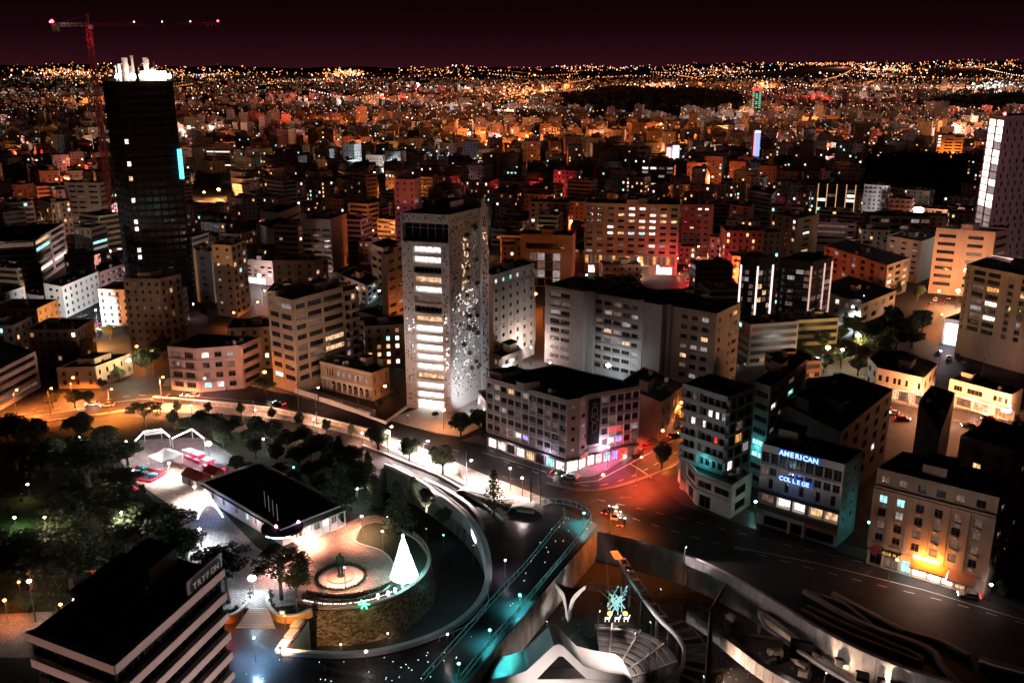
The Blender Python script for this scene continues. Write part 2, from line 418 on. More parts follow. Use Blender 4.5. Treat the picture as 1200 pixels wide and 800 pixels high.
# ------------------------------------------------------------------ ground, streets, moat
def pl(px, z=0.0): return [V2(at(x, y, z)) for x, y in px]
def smooth_px(px, n=4):
    o = []
    for k in range(len(px) - 1):
        p0, p1, p2, p3 = (px[max(k - 1, 0)], px[k], px[k + 1], px[min(k + 2, len(px) - 1)])
        for j in range(n):
            t = j / n
            o.append(tuple(.5 * (2 * p1[i] + (p2[i] - p0[i]) * t + (2 * p0[i] - 5 * p1[i] + 4 * p2[i] - p3[i]) * t * t + (3 * p1[i] - p0[i] - 3 * p2[i] + p3[i]) * t ** 3) for i in (0, 1)))
    o.append(px[-1]); return o
def sheet(name, pts, z, m, holes=(), lift=0.0, kind='structure'):
    """flat sheet (or a slab with kerb sides when lift > 0) over polygon pts"""
    loops = [[Vector((p[0], p[1], 0)) for p in pts]] + [[Vector((p[0], p[1], 0)) for p in h] for h in holes]
    flat = [p for l in loops for p in l]; b = MB(); z1 = z + lift
    for t in tessellate_polygon(loops):
        a, c, d = (flat[i] for i in t)
        if (c - a).cross(d - a).z < 0: c, d = d, c
        b.tri((a.x, a.y, z1), (c.x, c.y, z1), (d.x, d.y, z1))
    if lift:
        n = len(pts); ar = sum(pts[k][0] * pts[(k + 1) % n][1] - pts[(k + 1) % n][0] * pts[k][1] for k in range(n))
        q = pts if ar > 0 else list(reversed(pts)); b.prism(q, z, z1, top=False)
    o = b.build(name, m); tag(o, kind=kind); return o
def ribbon(b, path, w, h, mi=0, z=None, closed=False):
    """wall of width w and height h that follows world points path (their z is the base)"""
    n = len(path); L = []; Rr = []
    for k, p in enumerate(path):
        p = Vector(p); d = Vector(path[min(k + 1, n - 1)]) - Vector(path[max(k - 1, 0)]); d.z = 0; d.normalize(); q = Vector((-d.y, d.x, 0)) * w / 2
        L.append(p + q); Rr.append(p - q)
    H = Vector((0, 0, h))
    for k in range(n - 1):
        b.quad(Rr[k], Rr[k + 1], Rr[k + 1] + H, Rr[k] + H, mi); b.quad(L[k + 1], L[k], L[k] + H, L[k + 1] + H, mi)
        b.quad(Rr[k] + H, Rr[k + 1] + H, L[k + 1] + H, L[k] + H, mi); b.quad(L[k], L[k + 1], Rr[k + 1], Rr[k], mi)
    b.quad(L[0], Rr[0], Rr[0] + H, L[0] + H, mi); b.quad(Rr[-1], L[-1], L[-1] + H, Rr[-1] + H, mi)
def W3(px, z=0.0): return [at(x, y, z) for x, y in px]

MOAT = -8.0
BC, BR = Vector((-37.8, 190.4)), 18.9                       # stone bastion: centre and radius at its rim
def arc(c, r, a0, a1, n): return [Vector((c.x + r * math.cos(math.radians(a0 + (a1 - a0) * k / n)), c.y + r * math.sin(math.radians(a0 + (a1 - a0) * k / n)))) for k in range(n + 1)]
RIB = smooth_px([(332, 767), (400, 770), (450, 765), (500, 751), (540, 730), (565, 703), (573, 670), (565, 632), (545, 605), (515, 580), (480, 558), (452, 546)], 5)
ang = lambda p: math.degrees(math.atan2(p.y - BC.y, p.x - BC.x))
A0, A1 = ang(V2(at(346, 706))) % 360, ang(V2(at(478, 617)))
m1 = pl(RIB) + pl([(425, 560), (438, 590), (462, 606)]) + list(reversed(arc(BC, BR, A0 - 360, A1, 40))) + pl([(362, 727), (338, 760)])
m2 = pl([(700, 622), (672, 652), (640, 690), (605, 732), (570, 772), (548, 800), (528, 840), (640, 900), (900, 900), (1190, 900), (1150, 820), (1120, 797), (1060, 781), (1000, 756), (950, 730), (907, 703), (871, 682), (825, 659), (789, 645), (745, 632)])
sheet('ground', [(-40000, -3000), (40000, -3000), (40000, 60000), (-40000, 60000)], 0.0, ASPH, [m1, m2])
SOIL = mat('moat_soil', (.026, .023, .02), .95, 0, .5, .3, .4)
GRASS = mat('grass_soil', (.018, .03, .011), .95, 0, .6, .8, .5)
b = MB(); b.quad((-90, 90, MOAT), (140, 90, MOAT), (140, 260, MOAT), (-90, 260, MOAT)); structure('moat_floor', b, SOIL)
def hole_wall(name, pts, m, skip=lambda p: False):
    n = len(pts); ar = sum(pts[k].x * pts[(k + 1) % n].y - pts[(k + 1) % n].x * pts[k].y for k in range(n)); q = pts if ar < 0 else list(reversed(pts)); b = MB()
    for k in range(n):
        a, c = q[k], q[(k + 1) % n]
        if skip((a + c) / 2): continue
        b.quad((a.x, a.y, MOAT), (c.x, c.y, MOAT), (c.x, c.y, -.004), (a.x, a.y, -.004))
    structure(name, b, m)
hole_wall('moat_wall', m1, CONC, lambda p: abs((p - BC).length - BR) < .5)
hole_wall('square_wall', m2, CONC)
# park ground, courts, pavements
sheet('park_ground', pl(smooth_px([(-160, 515), (60, 497), (150, 486), (300, 497), (420, 528), (448, 552)], 4) + [(425, 562), (436, 590), (420, 604), (395, 598), (330, 640), (230, 690), (232, 760), (250, 900), (-300, 900)] if False else [(-160, 515), (60, 500), (150, 488), (300, 500), (420, 533), (446, 549), (424, 559), (436, 588), (400, 600), (330, 640), (232, 690), (228, 760), (240, 860), (-300, 860)]), .004, GRASS)
sheet('lawn', pl([(-60, 640), (-60, 592), (30, 580), (74, 592), (66, 618), (20, 640)]), .012, mat('lawn_grass', (.05, .11, .025), .95, 0, .5, 1.2, .4))
sheet('orange_path', pl([(-60, 722), (60, 716), (120, 716), (200, 735), (200, 770), (-60, 770)]), .008, PAVE)
sheet('playground_court', pl([(148, 556), (205, 545), (258, 578), (245, 590), (207, 600), (197, 590)]), .012, mat('court_paving', (.52, .45, .40), .7, 0, .2, .5, 0, .2, (2.4, 2.4, .05, .6)))
sheet('fair_ground', pl([(140, 535), (165, 515), (240, 512), (290, 545), (262, 570), (205, 545), (150, 555)]), .008, PAVE)
sheet('cafe_path', pl([(207, 600), (245, 590), (262, 600), (300, 640), (330, 660), (345, 706), (318, 716), (250, 708), (215, 690), (222, 640)]), .016, mat('pale_paving', (.36, .32, .32), .7, 0, .3, .5, 0, .2, (1.4, .7, .06, .6)))
bp = arc(BC, BR - .4, A0 - 360, A1, 40)
TERR = mat('terracotta_paving', (.46, .32, .26), .7, 0, .25, .25, .1, .2, (1.6, .8, .06, .3))
sheet('bastion_terrace', [V2(p) for p in bp] + pl([(470, 612), (440, 603), (420, 606), (350, 640), (333, 662), (346, 704)]), .02, TERR)
PAVE_D = mat('dark_paving', (.075, .075, .08), .3, 0, .3, .25, .05, .35, (4.5, .9, .05, .55))
sheet('square_paving', [Vector(p) for p in (pl(RIB[:31], 0) and pl([(328, 770), (400, 774), (450, 769), (502, 755), (543, 733), (569, 705), (577, 670), (569, 632), (556, 613)]))] + pl([(600, 603), (650, 590), (700, 614), (672, 649), (640, 687), (605, 729), (570, 769), (546, 800), (526, 840), (250, 900), (235, 745), (238, 716), (250, 708), (318, 716), (345, 708), (360, 729)]), .008, PAVE_D)
PAVL = mat('limestone_paving', (.46, .41, .37), .65, 0, .3, .5, .1, .2, (1.8, .9, .06, -.35))
sheet('promenade', pl(smooth_px([(168, 482), (300, 488), (370, 500), (430, 515), (480, 538), (540, 566), (590, 592), (622, 600)], 3) + smooth_px([(648, 588), (610, 572), (560, 553), (500, 527), (440, 507), (385, 494), (300, 478), (170, 473)], 3)), 0.0, PAVL, lift=.12)
sheet('tower_pavement', pl([(455, 492), (500, 476), (560, 470), (566, 500), (540, 512), (512, 508)]), 0.0, mat('white_paving', (.6, .56, .52), .5, 0, .12, .5), lift=.35)
sheet('corner_pavement', pl(smooth_px([(540, 516), (575, 524), (620, 540), (672, 558), (700, 556), (735, 535), (768, 508)], 3) + [(752, 503), (690, 545), (668, 545), (560, 510)]), 0.0, PAVE, lift=.13)
sheet('side_pavement', pl([(800, 530), (790, 545), (765, 560), (800, 592), (860, 612), (890, 622), (1000, 652), (1160, 704), (1240, 725), (1240, 695), (1000, 640), (880, 600)]), 0.0, PAVE_D, lift=.13)
sheet('shop_pavement', pl([(190, 452), (290, 452), (340, 462), (440, 487), (440, 480), (340, 448), (290, 442), (195, 444)]), 0.0, PAVE, lift=.13)
sheet('roundabout_pavement', pl([(985, 452), (1040, 470), (1085, 480), (1120, 478), (1200, 490), (1200, 480), (1100, 462), (1010, 440)]), 0.0, PAVE, lift=.13)
# painted road lines
def line(b, px, w=.22, z=.012): 
    P = W3(px, z); n = len(P)
    for k in range(n - 1):
        d = (P[k + 1] - P[k]).normalized(); q = Vector((-d.y, d.x, 0)) * w / 2; b.quad(P[k] - q, P[k + 1] - q, P[k + 1] + q, P[k] + q)
b = MB()
line(b, [(672, 566), (700, 563), (738, 543), (790, 515)], .25); line(b, [(738, 543), (750, 550), (764, 560)], .25)
line(b, smooth_px([(0, 494), (80, 481), (150, 469), (200, 468), (300, 478)], 3), .18); line(b, smooth_px([(565, 530), (600, 540), (640, 553)], 3), .15)
line(b, smooth_px([(200, 463), (300, 471), (400, 494), (440, 503)], 3), .18)
line(b, [(860, 640), (960, 660), (1080, 690), (1200, 726)], .18)
def dashes(b, px, w=.16, on=2.2, off=3.2):
    P = W3(smooth_px(px, 4), .012); acc = 0.0
    for a, c in zip(P, P[1:]):
        L_ = (c - a).length; d = (c - a) / L_; q = Vector((-d.y, d.x, 0)) * w / 2; t = -acc
        while t < L_:
            s0, s1 = max(0, t), min(L_, t + on)
            if s1 > s0: b.quad(a + d * s0 - q, a + d * s1 - q, a + d * s1 + q, a + d * s0 + q)
            t += on + off
        acc = (acc + L_) % (on + off)
dashes(b, [(0, 489), (80, 476), (150, 464), (190, 463)]); dashes(b, [(700, 585), (760, 598), (830, 615), (930, 640), (1050, 668), (1160, 700), (1220, 716)]); dashes(b, [(720, 600), (800, 625), (900, 652), (1000, 678), (1100, 702), (1200, 730)])
dashes(b, [(590, 540), (640, 557), (690, 569), (740, 558), (800, 525)]); dashes(b, [(460, 512), (500, 520), (545, 530)]); dashes(b, [(1000, 455), (1060, 487), (1120, 492), (1200, 506)])
structure('road_marking', b, mat('road_paint', (.75, .73, .68), .6, 0, .25, 1.5))
b = MB()
for k in range(90):   # repaired strips and patches in the asphalt
    x, y = R.choice(((R.uniform(560, 760), R.uniform(545, 600)), (R.uniform(760, 1180), R.uniform(600, 720)), (R.uniform(0, 170), R.uniform(462, 495)))); p = at(x, y, .005 + .0002 * (k % 3)); a = R.uniform(0, 3.1); u = Vector((math.cos(a), math.sin(a), 0)) * R.uniform(.8, 4.5); v = Vector((-math.sin(a), math.cos(a), 0)) * R.uniform(.5, 1.4)
    if y > 590 and (y - 632) > (x - 745) * .25 - 4: continue
    b.quad(p, p + u, p + u + v, p + v, k % 2)
structure('road_patches', b, [mat('asphalt_patch_dark', (.022, .021, .021), .7, 0, .4, .4), mat('asphalt_patch_pale', (.075, .07, .068), .8, 0, .4, .5)])
# median kerb that curves through the junction
b = MB(); ribbon(b, W3(smooth_px([(640, 566), (675, 574), (710, 573), (750, 562), (785, 548), (798, 540)], 4)), 1.3, .22); structure('median_kerb', b, DCONC)
b = MB(); ribbon(b, W3(smooth_px([(0, 503), (70, 492), (150, 481), (168, 479)], 4)), .8, .35); structure('roadside_kerb', b, CONC)

# ------------------------------------------------------------------ plain rising to hills on the horizon
def hill_z(x, y):
    d = math.hypot(x, y); t = math.degrees(math.atan2(y, x)); f = min(1, max(0, (d - 7500) / 6500)); f = f * f * (3 - 2 * f)
    bump = 95 * max(0, min(1, (84 - t) / 10)) + 45 * max(0, min(1, (t - 104) / 10)) + 14 * math.sin(t * .9) + 9 * math.sin(t * 2.3 + 1)
    return max(0, d - 3600) * .0068 + f * bump - (3 if d < 3700 else 0)
b = MB(); N = 120; rg = (3500, 5000, 6500, 8000, 9500, 11000, 12500, 14000, 15500, 17000); prev = None
for k in range(N + 1):
    t = math.radians(50 + 80 * k / N); ring = [(r * math.cos(t), r * math.sin(t), hill_z(r * math.cos(t), r * math.sin(t))) for r in rg] + [(24000 * math.cos(t), 24000 * math.sin(t), -20)]
    if prev:
        for a in range(len(ring) - 1): b.quad(ring[a], prev[a], prev[a + 1], ring[a + 1])
    prev = ring
structure('hills', b, mat('hill_earth', (.05, .04, .035), .95, 0, .3, .002), smooth=True)
# ------------------------------------------------------------------ the buildings one can name
w_tower = mat('tower_white', (.62, .58, .57), .65, 0, .08, .3)
w_tan = mat('wall_tan', (.42, .34, .26), .85, 0, .22, .3)
w_cream = mat('wall_cream', (.55, .49, .42), .85, 0, .15, .3)
w_grey = mat('wall_grey', (.36, .34, .335), .85, 0, .2, .3)
w_warmgrey = mat('wall_warm_grey', (.40, .36, .335), .85, 0, .22, .25)
w_pink = mat('wall_pink', (.50, .38, .37), .85, 0, .2, .3)
w_rose = mat('wall_rose', (.45, .26, .26), .85, 0, .2, .3)
w_white = mat('wall_white', (.68, .66, .64), .8, 0, .15, .3)
w_brown = mat('wall_brown', (.28, .20, .15), .85, 0, .25, .3)
w_dark = mat('wall_dark', (.11, .10, .10), .8, 0, .3, .3)
w_ochre = mat('wall_ochre', (.48, .36, .22), .85, 0, .2, .3)
w_sand = mat('wall_sandstone', (.46, .35, .26), .9, 0, .25, .8, .2)
w_orange = mat('wall_orange', (.50, .34, .24), .85, 0, .2, .3)
w_black = mat('wall_black', (.02, .019, .02), .85, 0, .4, .2, 0, .1)

def perforations(B, i, u0, u1, z0, z1, n, s0, s1, kind, name='perforation', out=.012):
    """many little square openings in a facade, joined: dark reveals with a pane"""
    b = MB(); a, d, L = B.frame(i); inn = Vector((-d.y, d.x, 0))
    for _ in range(n):
        s = R.uniform(s0, s1); u = R.uniform(u0, u1 - s); z = R.uniform(z0, z1 - s)
        u = round(u / .55) * .55; z = round(z / .55) * .55
        if u < u0 or u + s > u1: continue
        b.obox(B.P(i, u, z, out), d * s, inn * .05, Vector((0, 0, s * R.choice((1, 1, 1.5)))))
    o = b.build(name, LIT[kind], B.root); o['kind'] = 'stuff'; return o
def leaf_blob(b, c, rad, n, s, flat=.8):
    for _ in range(n):
        v = Vector((R.gauss(0, 1), R.gauss(0, 1), R.gauss(0, 1))).normalized() * (R.random() ** .4)
        p = Vector(c) + Vector((v.x * rad, v.y * rad, v.z * rad * flat)); a = Vector((R.uniform(-1, 1), R.uniform(-1, 1), R.uniform(-.6, .6))).normalized() * s
        q = a.cross(Vector((R.uniform(-1, 1), R.uniform(-1, 1), R.uniform(-1, 1)))).normalized() * s * .8
        b.quad(p - a - q, p + a - q, p + a + q, p - a + q)
LEAF = mat('leaves_green', (.075, .10, .04), .7, 0, .5, .6)
LEAF_D = mat('leaves_dark', (.045, .060, .032), .7, 0, .5, .6)
LEAF_O = mat('leaves_olive', (.10, .11, .05), .7, 0, .5, .6)
BARK = mat('bark', (.10, .075, .055), .9, 0, .4, 1.5, .3)

# 1 the white perforated tower
hT = 65.7
T = Bld('white_tower', 'tall white perforated tower with glowing open floors above the lit plaza', 'tower', quad_of(525, 252, (469, 249), (572, 241), hT), hT, w_tower, parapet=0, roof=ROOF2)
LT = T.length(3); LR = T.length(0); nf = 16; z0, z1 = 3.5, hT - 10.2; fh = (z1 - z0) / nf
pat = ['hot', 'white', 'hot', 'warm', 'hot', 'hot', 'hot', 'white', 'hot', 'warm', 'dim', 'dim', 'warm', 'warm', 'dark', 'white']
pat[15] = 'white'; H = []
pattern_top_down = ['white', 'white', 'dark', 'warm', 'white', 'dim', 'dark', 'warm', 'hot', 'hot', 'hot', 'hot', 'hot', 'warm', 'hot', 'hot']
for r in range(nf):
    H.append((LT * .25, LT * .83, z0 + fh * r + .95, z0 + fh * (r + 1) - .25, pattern_top_down[nf - 1 - r], 1.5))
H.append((LT * .25, LT * .83, .2, 3.6, 'hot', 1.2))
H.append((.5, LT - .02, hT - 9.0, hT - 3.0, 'dark', 2.2))
T.face(3, H, rec=1.5, frame='w', mull=5)
for r in range(nf):   # curved balcony slabs
    b = MB(); a, d, L = T.frame(3); inn = Vector((-d.y, d.x, 0)); zb = z0 + fh * r + .55
    ps = [T.P(3, LT * (.25 + .58 * k / 8), zb, .25 + .75 * math.sin(math.pi * k / 8)) for k in range(9)]
    for p, q in zip(ps, ps[1:]):
        pi, qi = p + inn * ((p - T.P(3, 0, zb)).dot(-inn) - .02 if False else .2), q + inn * .2
        b.quad(p, q, q + Vector((0, 0, .45)), p + Vector((0, 0, .45)))
        b.quad(p + Vector((0, 0, .45)), q + Vector((0, 0, .45)), qi + inn * 1.2 + Vector((0, 0, .45)), pi + inn * 1.2 + Vector((0, 0, .45)))
        b.quad(q, p, pi + inn * 1.2, qi + inn * 1.2)
    b.build('balcony', w_tower, T.root)
perforations(T, 3, .2, LT * .23, 2, hT - 9, 130, .2, .38, 'dark'); perforations(T, 3, LT * .85, LT - .2, 2, hT - 9, 150, .2, .38, 'dark')
perforations(T, 3, .3, LT - .3, hT - 2.6, hT - .3, 45, .25, .45, 'dark')
perforations(T, 3, .3, LT * .24, 20, 32, 12, .25, .4, 'hot', 'lit_perforation', .02); perforations(T, 3, LT * .85, LT - .3, 10, 33, 16, .25, .45, 'hot', 'lit_perforation', .02)
T.face(0, [(LR * .745, LR * .80, 0.2, hT - .2, None, 2.5)])
perforations(T, 0, .4, LR * .72, 22, hT - 1, 620, .28, .5, 'dark'); perforations(T, 0, LR * .83, LR * .98, 6, hT - 1, 190, .35, .6, 'dark')
perforations(T, 0, .4, LR * .72, 4, 24, 150, .25, .45, 'dark')
perforations(T, 0, LR * .05, LR * .72, 8, 40, 110, .22, .45, 'hot', 'lit_perforation', .02)
perforations(T, 0, LR * .30, LR * .52, 37, 50, 22, .5, .9, 'warm', 'lit_perforation', .02); perforations(T, 0, LR * .32, LR * .5, 50, 58, 12, .5, .9, 'warm', 'lit_perforation', .02)
for u, z in ((.42, 58), (.62, 60), (.45, 53), (.42, 47), (.44, 44), (.42, 38), (.45, 31), (.42, 27), (.30, 22), (.45, 18), (.66, 49), (.66, 41), (.66, 30), (.65, 24), (.68, 12), (.55, 26), (.5, 12.5), (.62, 14)):
    b = MB(); leaf_blob(b, T.P(0, LR * u, z, .35), R.uniform(.7, 1.4), 60, .28); b.build('hanging_plant', LEAF, T.root)
T.roof_box(.45, .35, 8, 5, 3.2, w_tower)
b = MB(); b.obox(T.P(0, LR * .83, hT + .004, 0), T.frame(0)[1] * LR * .1, Vector((-T.frame(0)[1].y, T.frame(0)[1].x, 0)) * 9, Vector((0, 0, 3))); b.build('fin_wall', w_tower, T.root)
b = MB(); b.bar(T.P(0, LR * .2, hT + 3.2, -9), T.P(0, LR * .85, hT + 4.5, -9), .5); b.build('roof_rail', w_tower, T.root)
T.close()

# 2 the striped office block
B2 = Bld('office_block', 'tan office block with ribbon windows and corner balconies beside the arcaded mansion', 'office block', quad_of(342, 353, (313, 346), (402, 337), 33.5), 33.5, w_tan, parapet=.5)
B2.grid(3, [(.08, .42), (.54, .93)], 8, 3.6, 33, hf=(.22, .72), lit=0, fixed={(0, 0): 'teal'})
B2.grid(0, [(.06, .24), (.285, .55), (.595, .97)], 8, 3.6, 33, hf=(.22, .72), lit=0, fixed={(3, 2): 'warm', (2, 2): 'warm'}, skip=lambda r, k: False)
for q in (.265, .572): B2.fin(0, B2.length(0) * q, .35, 3.6, 33.4, .22)
B2.fin(3, B2.length(3) * .48, .3, 3.6, 33.4, .2)
B2.roof_box(.7, .45, 7, 4, 2.8); B2.roof_box(.1, .75, 5, 2.5, 2.2); B2.clutter(6)
c = B2.P(0, B2.length(0), 0) + B2.o; d = B2.frame(0)[1]; e = Vector((-d.y, d.x, 0)); B2.close()
B2b = Bld('balcony_wing', 'lower tan wing of open balconies joined to the ribbon window office', 'building', [V2(c - e * -.0 + d * .02 - e * .0), V2(c + d * 7), V2(c + d * 7 + e * 10), V2(c + d * .02 + e * 10)], 31.5, w_tan, parapet=.4)
B2b.grid(0, 2, 8, 3.4, 31, wf=.7, hf=(.12, .78), lit=0.05, rec=.9)
for r in range(8): B2b.balcony(0, .2, 6.9, 3.4 + 27.6 / 8 * r, 1.1, rail=.9)
B2b.close()

# 3 the arcaded mansion
M = Bld('arcaded_mansion', 'old sandstone mansion with a row of pointed arches beside the white tower', 'mansion', quad_of(436, 438, (375, 424), (456, 430), 9.9), 9.9, w_sand, parapet=.45, cornice=.5, par_out=.2)
L3 = M.length(3); H = []
for k in range(6): H.append((L3 * (.32 + .105 * k), L3 * (.32 + .105 * k) + 1.25, 5.9, 7.8, 'blinds'))
for k in range(3): H.append((L3 * .115 + k * 1.25, L3 * .115 + k * 1.25 + .8, 5.6, 8.4, 'dark'))
for k in range(7): H.append((L3 * (.215 + .107 * k), L3 * (.215 + .107 * k) + 1.5, .8, 3.6, 'dark', .9))
H.append((L3 * .06, L3 * .06 + 2.6, .3, 3.9, 'dim', .9))
M.face(3, H, frame='w')
M.grid(0, 3, 2, .6, 9.6, wf=.22, hf=(.25, .75), lit=0)
for k in range(7):   # pointed heads over the arcade openings
    u = L3 * (.215 + .107 * k); b = MB(); a, d, L = M.frame(3); inn = Vector((-d.y, d.x, 0))
    for t in range(6):
        x0, x1 = u + 1.5 * t / 6, u + 1.5 * (t + 1) / 6; hh = lambda x: 3.3 + .85 * (1 - abs((x - u - .75) / .75) ** 1.7)
        b.quad(M.P(3, x0, 3.02, .06), M.P(3, x1, 3.02, .06), M.P(3, x1, hh(x1), .06), M.P(3, x0, hh(x0), .06))
        b.quad(M.P(3, x1, hh(x1), .06), M.P(3, x0, hh(x0), .06), M.P(3, x0, hh(x0) + .25, .2), M.P(3, x1, hh(x1) + .25, .2), 1)
        b.quad(M.P(3, x0, hh(x0) + .25, .2), M.P(3, x1, hh(x1) + .25, .2), M.P(3, x1, hh(x1) + .3, .01), M.P(3, x0, hh(x0) + .3, .01), 1)
    b.build('arch', [GLASS, w_white], M.root)
    M.fin(3, u - .18, .28, .5, 3.6, .2, w_white, 'column')
M.band(3, 4.6, 5.0, .35, w_white, name='cornice'); M.band(3, 4.0, 4.35, .2, w_white); M.band(0, 4.6, 5.0, .35, w_sand, name='cornice')
M.band(3, 9.5, 9.85, .3, w_white, name='cornice'); M.band(0, 9.5, 9.85, .3, w_sand, name='cornice')
M.roof_box(.8, .35, 3.5, 3, 3, w_tan); M.roof_box(.9, .1, 2, 2, 3.2, w_tan); M.clutter(5); M.close()
b = MB()
for a0, a1, hh in (((346, 461), (372, 469), 1.9), ((374, 470), (420, 485), 1.5), ((420, 485), (433, 490), 1.9), ((433, 490), (452, 497), .8), ((452, 497), (478, 478), .8)):
    p, q = at(*a0), at(*a1); d = (q - p).normalized(); i = Vector((-d.y, d.x, 0)); b.obox(p, q - p, i * .4, (0, 0, hh)); b.obox(p - i * .08 + Vector((0, 0, hh)), q - p, i * .56, (0, 0, .16))
fw = b.build('garden_wall', w_white); tag(fw, 'white garden wall along the avenue in front of the arcaded mansion', 'wall')

# 4 the corner office with shops
h4 = 21.8
pL, p1, p2, p3, pR = V2(at(570, 443, h4)), V2(at(665, 470, h4)), V2(at(680, 467.5, h4)), V2(at(689, 463.5, h4)), V2(at(750, 453, h4))
bk = pR + (pL - p1)
K = Bld('corner_office', 'grey five storey corner office with lit shop fronts and a coiled bracelet of neon', 'office block', [p1, p2, p3, pR, bk, pL], h4, w_pink, parapet=.35)
K.root['label'] = 'five storey corner office over bright red and white shop fronts at the junction'
lit4 = {(4, 3): 'warm', (4, 5): 'blinds', (3, 1): 'blinds', (0, 5): 'violet', (0, 4): 'white', (4, 1): 'blinds'}
Lk = K.length(5)
for r in range(5): lit4.setdefault((r, 7), 'dark')
H = K.grid(5, 11, 5, 5.2, 21.2, wf=.86, hf=(.27, .78), lit=.05, kinds=('blinds', 'dim'), fixed=lit4, mull=3, extra=[(Lk * (.02 + .122 * k), Lk * (.02 + .122 * k) + Lk * .1, .4, 3.6, ['hot', 'white', 'dark', 'white', 'warm', 'dark', 'teal', 'white'][k]) for k in range(8)])
K.grid(0, 1, 5, 5.2, 21.2, wf=.3, hf=(.35, .68), lit=.2, kinds=('blinds',), extra=[(.3, K.length(0) - .3, .4, 3.6, 'hot')], mull=1)
K.grid(1, 1, 5, 5.2, 21.2, wf=.5, hf=(.35, .68), lit=0, extra=[(.2, K.length(1) - .2, .4, 3.6, 'hot')], mull=1)
L2 = K.length(2)
K.grid(2, 5, 5, 5.2, 21.2, wf=.80, hf=(.20, .80), u0=L2 * .26, lit=0, fixed={(1, 1): 'red', (1, 2): 'red', (0, 1): 'white', (0, 2): 'violet', (2, 1): 'dim'}, mull=2,
       extra=[(L2 * (.03 + .155 * k), L2 * (.03 + .155 * k) + L2 * .125, .4, 3.6, ['hot', 'white', 'teal', 'violet', 'red', 'dim'][k]) for k in range(6)])
for r in range(6): K.band(5, 5.0 + 3.2 * r - .12, 5.0 + 3.2 * r + .1, .18, w_white); K.band(2, 5.0 + 3.2 * r - .12, 5.0 + 3.2 * r + .1, .16, w_white, L2 * .26)
for k in range(12): K.fin(5, max(.1, min(Lk - .1, Lk * k / 11)), .2, 5.2, 21.2, .24, w_white, 'mullion')
for k in range(6): K.fin(2, max(.1, min(L2 - .12, L2 * (.26 + .74 * k / 5))), .22, 5.2, 21.2, .22, w_white, 'mullion')
K.band(5, 3.9, 4.6, 1.3, w_dark, name='canopy'); K.band(2, 3.9, 4.5, 1.0, w_dark, name='canopy')
K.band(1, 3.7, 5.2, .7, w_white, name='shop_sign'); K.band(0, 3.8, 4.5, .5, w_dark, name='canopy'); K.band(2, 4.6, 6.0, .7, w_white, 0, L2 * .3, name='shop_sign')
K.band(1, 4.2, 4.8, .74, LIT['red'], .3, K.length(1) - .3, name='red_sign')
# tall billboard with a pale figure of loops and a teal star on a dark ground
a, d, L = K.frame(2); bb = MB(); bb.obox(K.P(2, .3, 7.0, .5), d * (L2 * .2), Vector((-d.y, d.x, 0)) * .45, Vector((0, 0, 13.5))); bl = bb.build('billboard', w_black, K.root)
bb = MB(); PP = lambda u, z: K.P(2, .3 + L2 * .2 * u, 7 + 13.5 * z, .56)
for cx, cz, rr in ((.5, .74, .3), (.5, .6, .34), (.5, .38, .3)):
    ring = [PP(cx + rr * math.cos(t * .524) * .9, cz + rr * .33 * math.sin(t * .524)) for t in range(13)]
    for p, q in zip(ring, ring[1:]): bb.bar(p, q, .16)
bb.bar(PP(.1, .66), PP(.95, .52), .25); bb.bar(PP(.3, .25), PP(.35, .55), .2)
bb.build('billboard_print', mat('print_grey', (.3, .3, .31), .6, 0, .3), bl)
bb = MB()
for t in range(5):
    an = t * 1.2566 + .3; bb.tri(PP(.55 + .10 * math.cos(an - .5), .88 + .035 * math.sin(an - .5)), PP(.55 + .32 * math.cos(an), .88 + .1 * math.sin(an)), PP(.55 + .10 * math.cos(an + .5), .88 + .035 * math.sin(an + .5)))
bb.build('star_print', mat('print_teal', (.05, .4, .38), .6), bl)
e0, e3 = K.pts[1] - K.pts[0], K.pts[-1] - K.pts[0]
K.roof_box(.2, .5, 5, 3, 2.4, w_grey); K.roof_box(1.3, .93, 8, 5, 2.2, w_dark); K.clutter(5); K.close()

# 5 the long slab
h5 = 30.3
S = Bld('slab_block', 'long grey slab block with blank stair towers standing behind the corner office', 'apartment block', quad_of(840, 369, (639, 335), (868, 356), h5), h5, w_warmgrey, parapet=.5)
L5 = S.length(3); cols = [(.035, .095), (.105, .165), (.30 + .012, .30 + .06), (.375, .42), (.43, .475), (.485, .53), (.54, .575), (.815, .85), (.87, .905), (.925, .96)]
fx = {(4, 2): 'dim', (5, 3): 'blinds', (4, 3): 'warm', (4, 4): 'blinds', (3, 4): 'dim', (3, 6): 'white', (4, 9): 'blinds', (5, 9): 'warm', (3, 7): 'warm', (4, 8): 'blinds', (1, 8): 'blinds', (6, 5): 'blinds', (5, 1): 'blinds', (5, 0): 'dim'}
fx = {}; 
for (r, k) in ((5, 5), (6, 3), (3, 4), (4, 4), (5, 0)): fx[(r, k)] = 'blinds'
for (r, k) in ((4, 3), (3, 5), (5, 9), (3, 7)): fx[(r, k)] = 'warm'
for (r, k) in ((4, 8), (4, 9), (1, 8), (2, 6), (6, 6)): fx[(r, k)] = 'blinds'
for (r, k) in ((0, 0), (0, 1), (1, 0), (1, 1)): fx[(r, k)] = 'dim'
S.grid(3, cols, 8, 2.0, 29.6, hf=(.24, .70), lit=.03, kinds=('blinds', 'dim'), fixed=fx, mull=2)
S.grid(0, [(.12, .2), (.55, .62), (.72, .9)], 8, 2.0, 29.6, hf=(.25, .7), lit=.05, fixed={(7, 2): 'amber'})
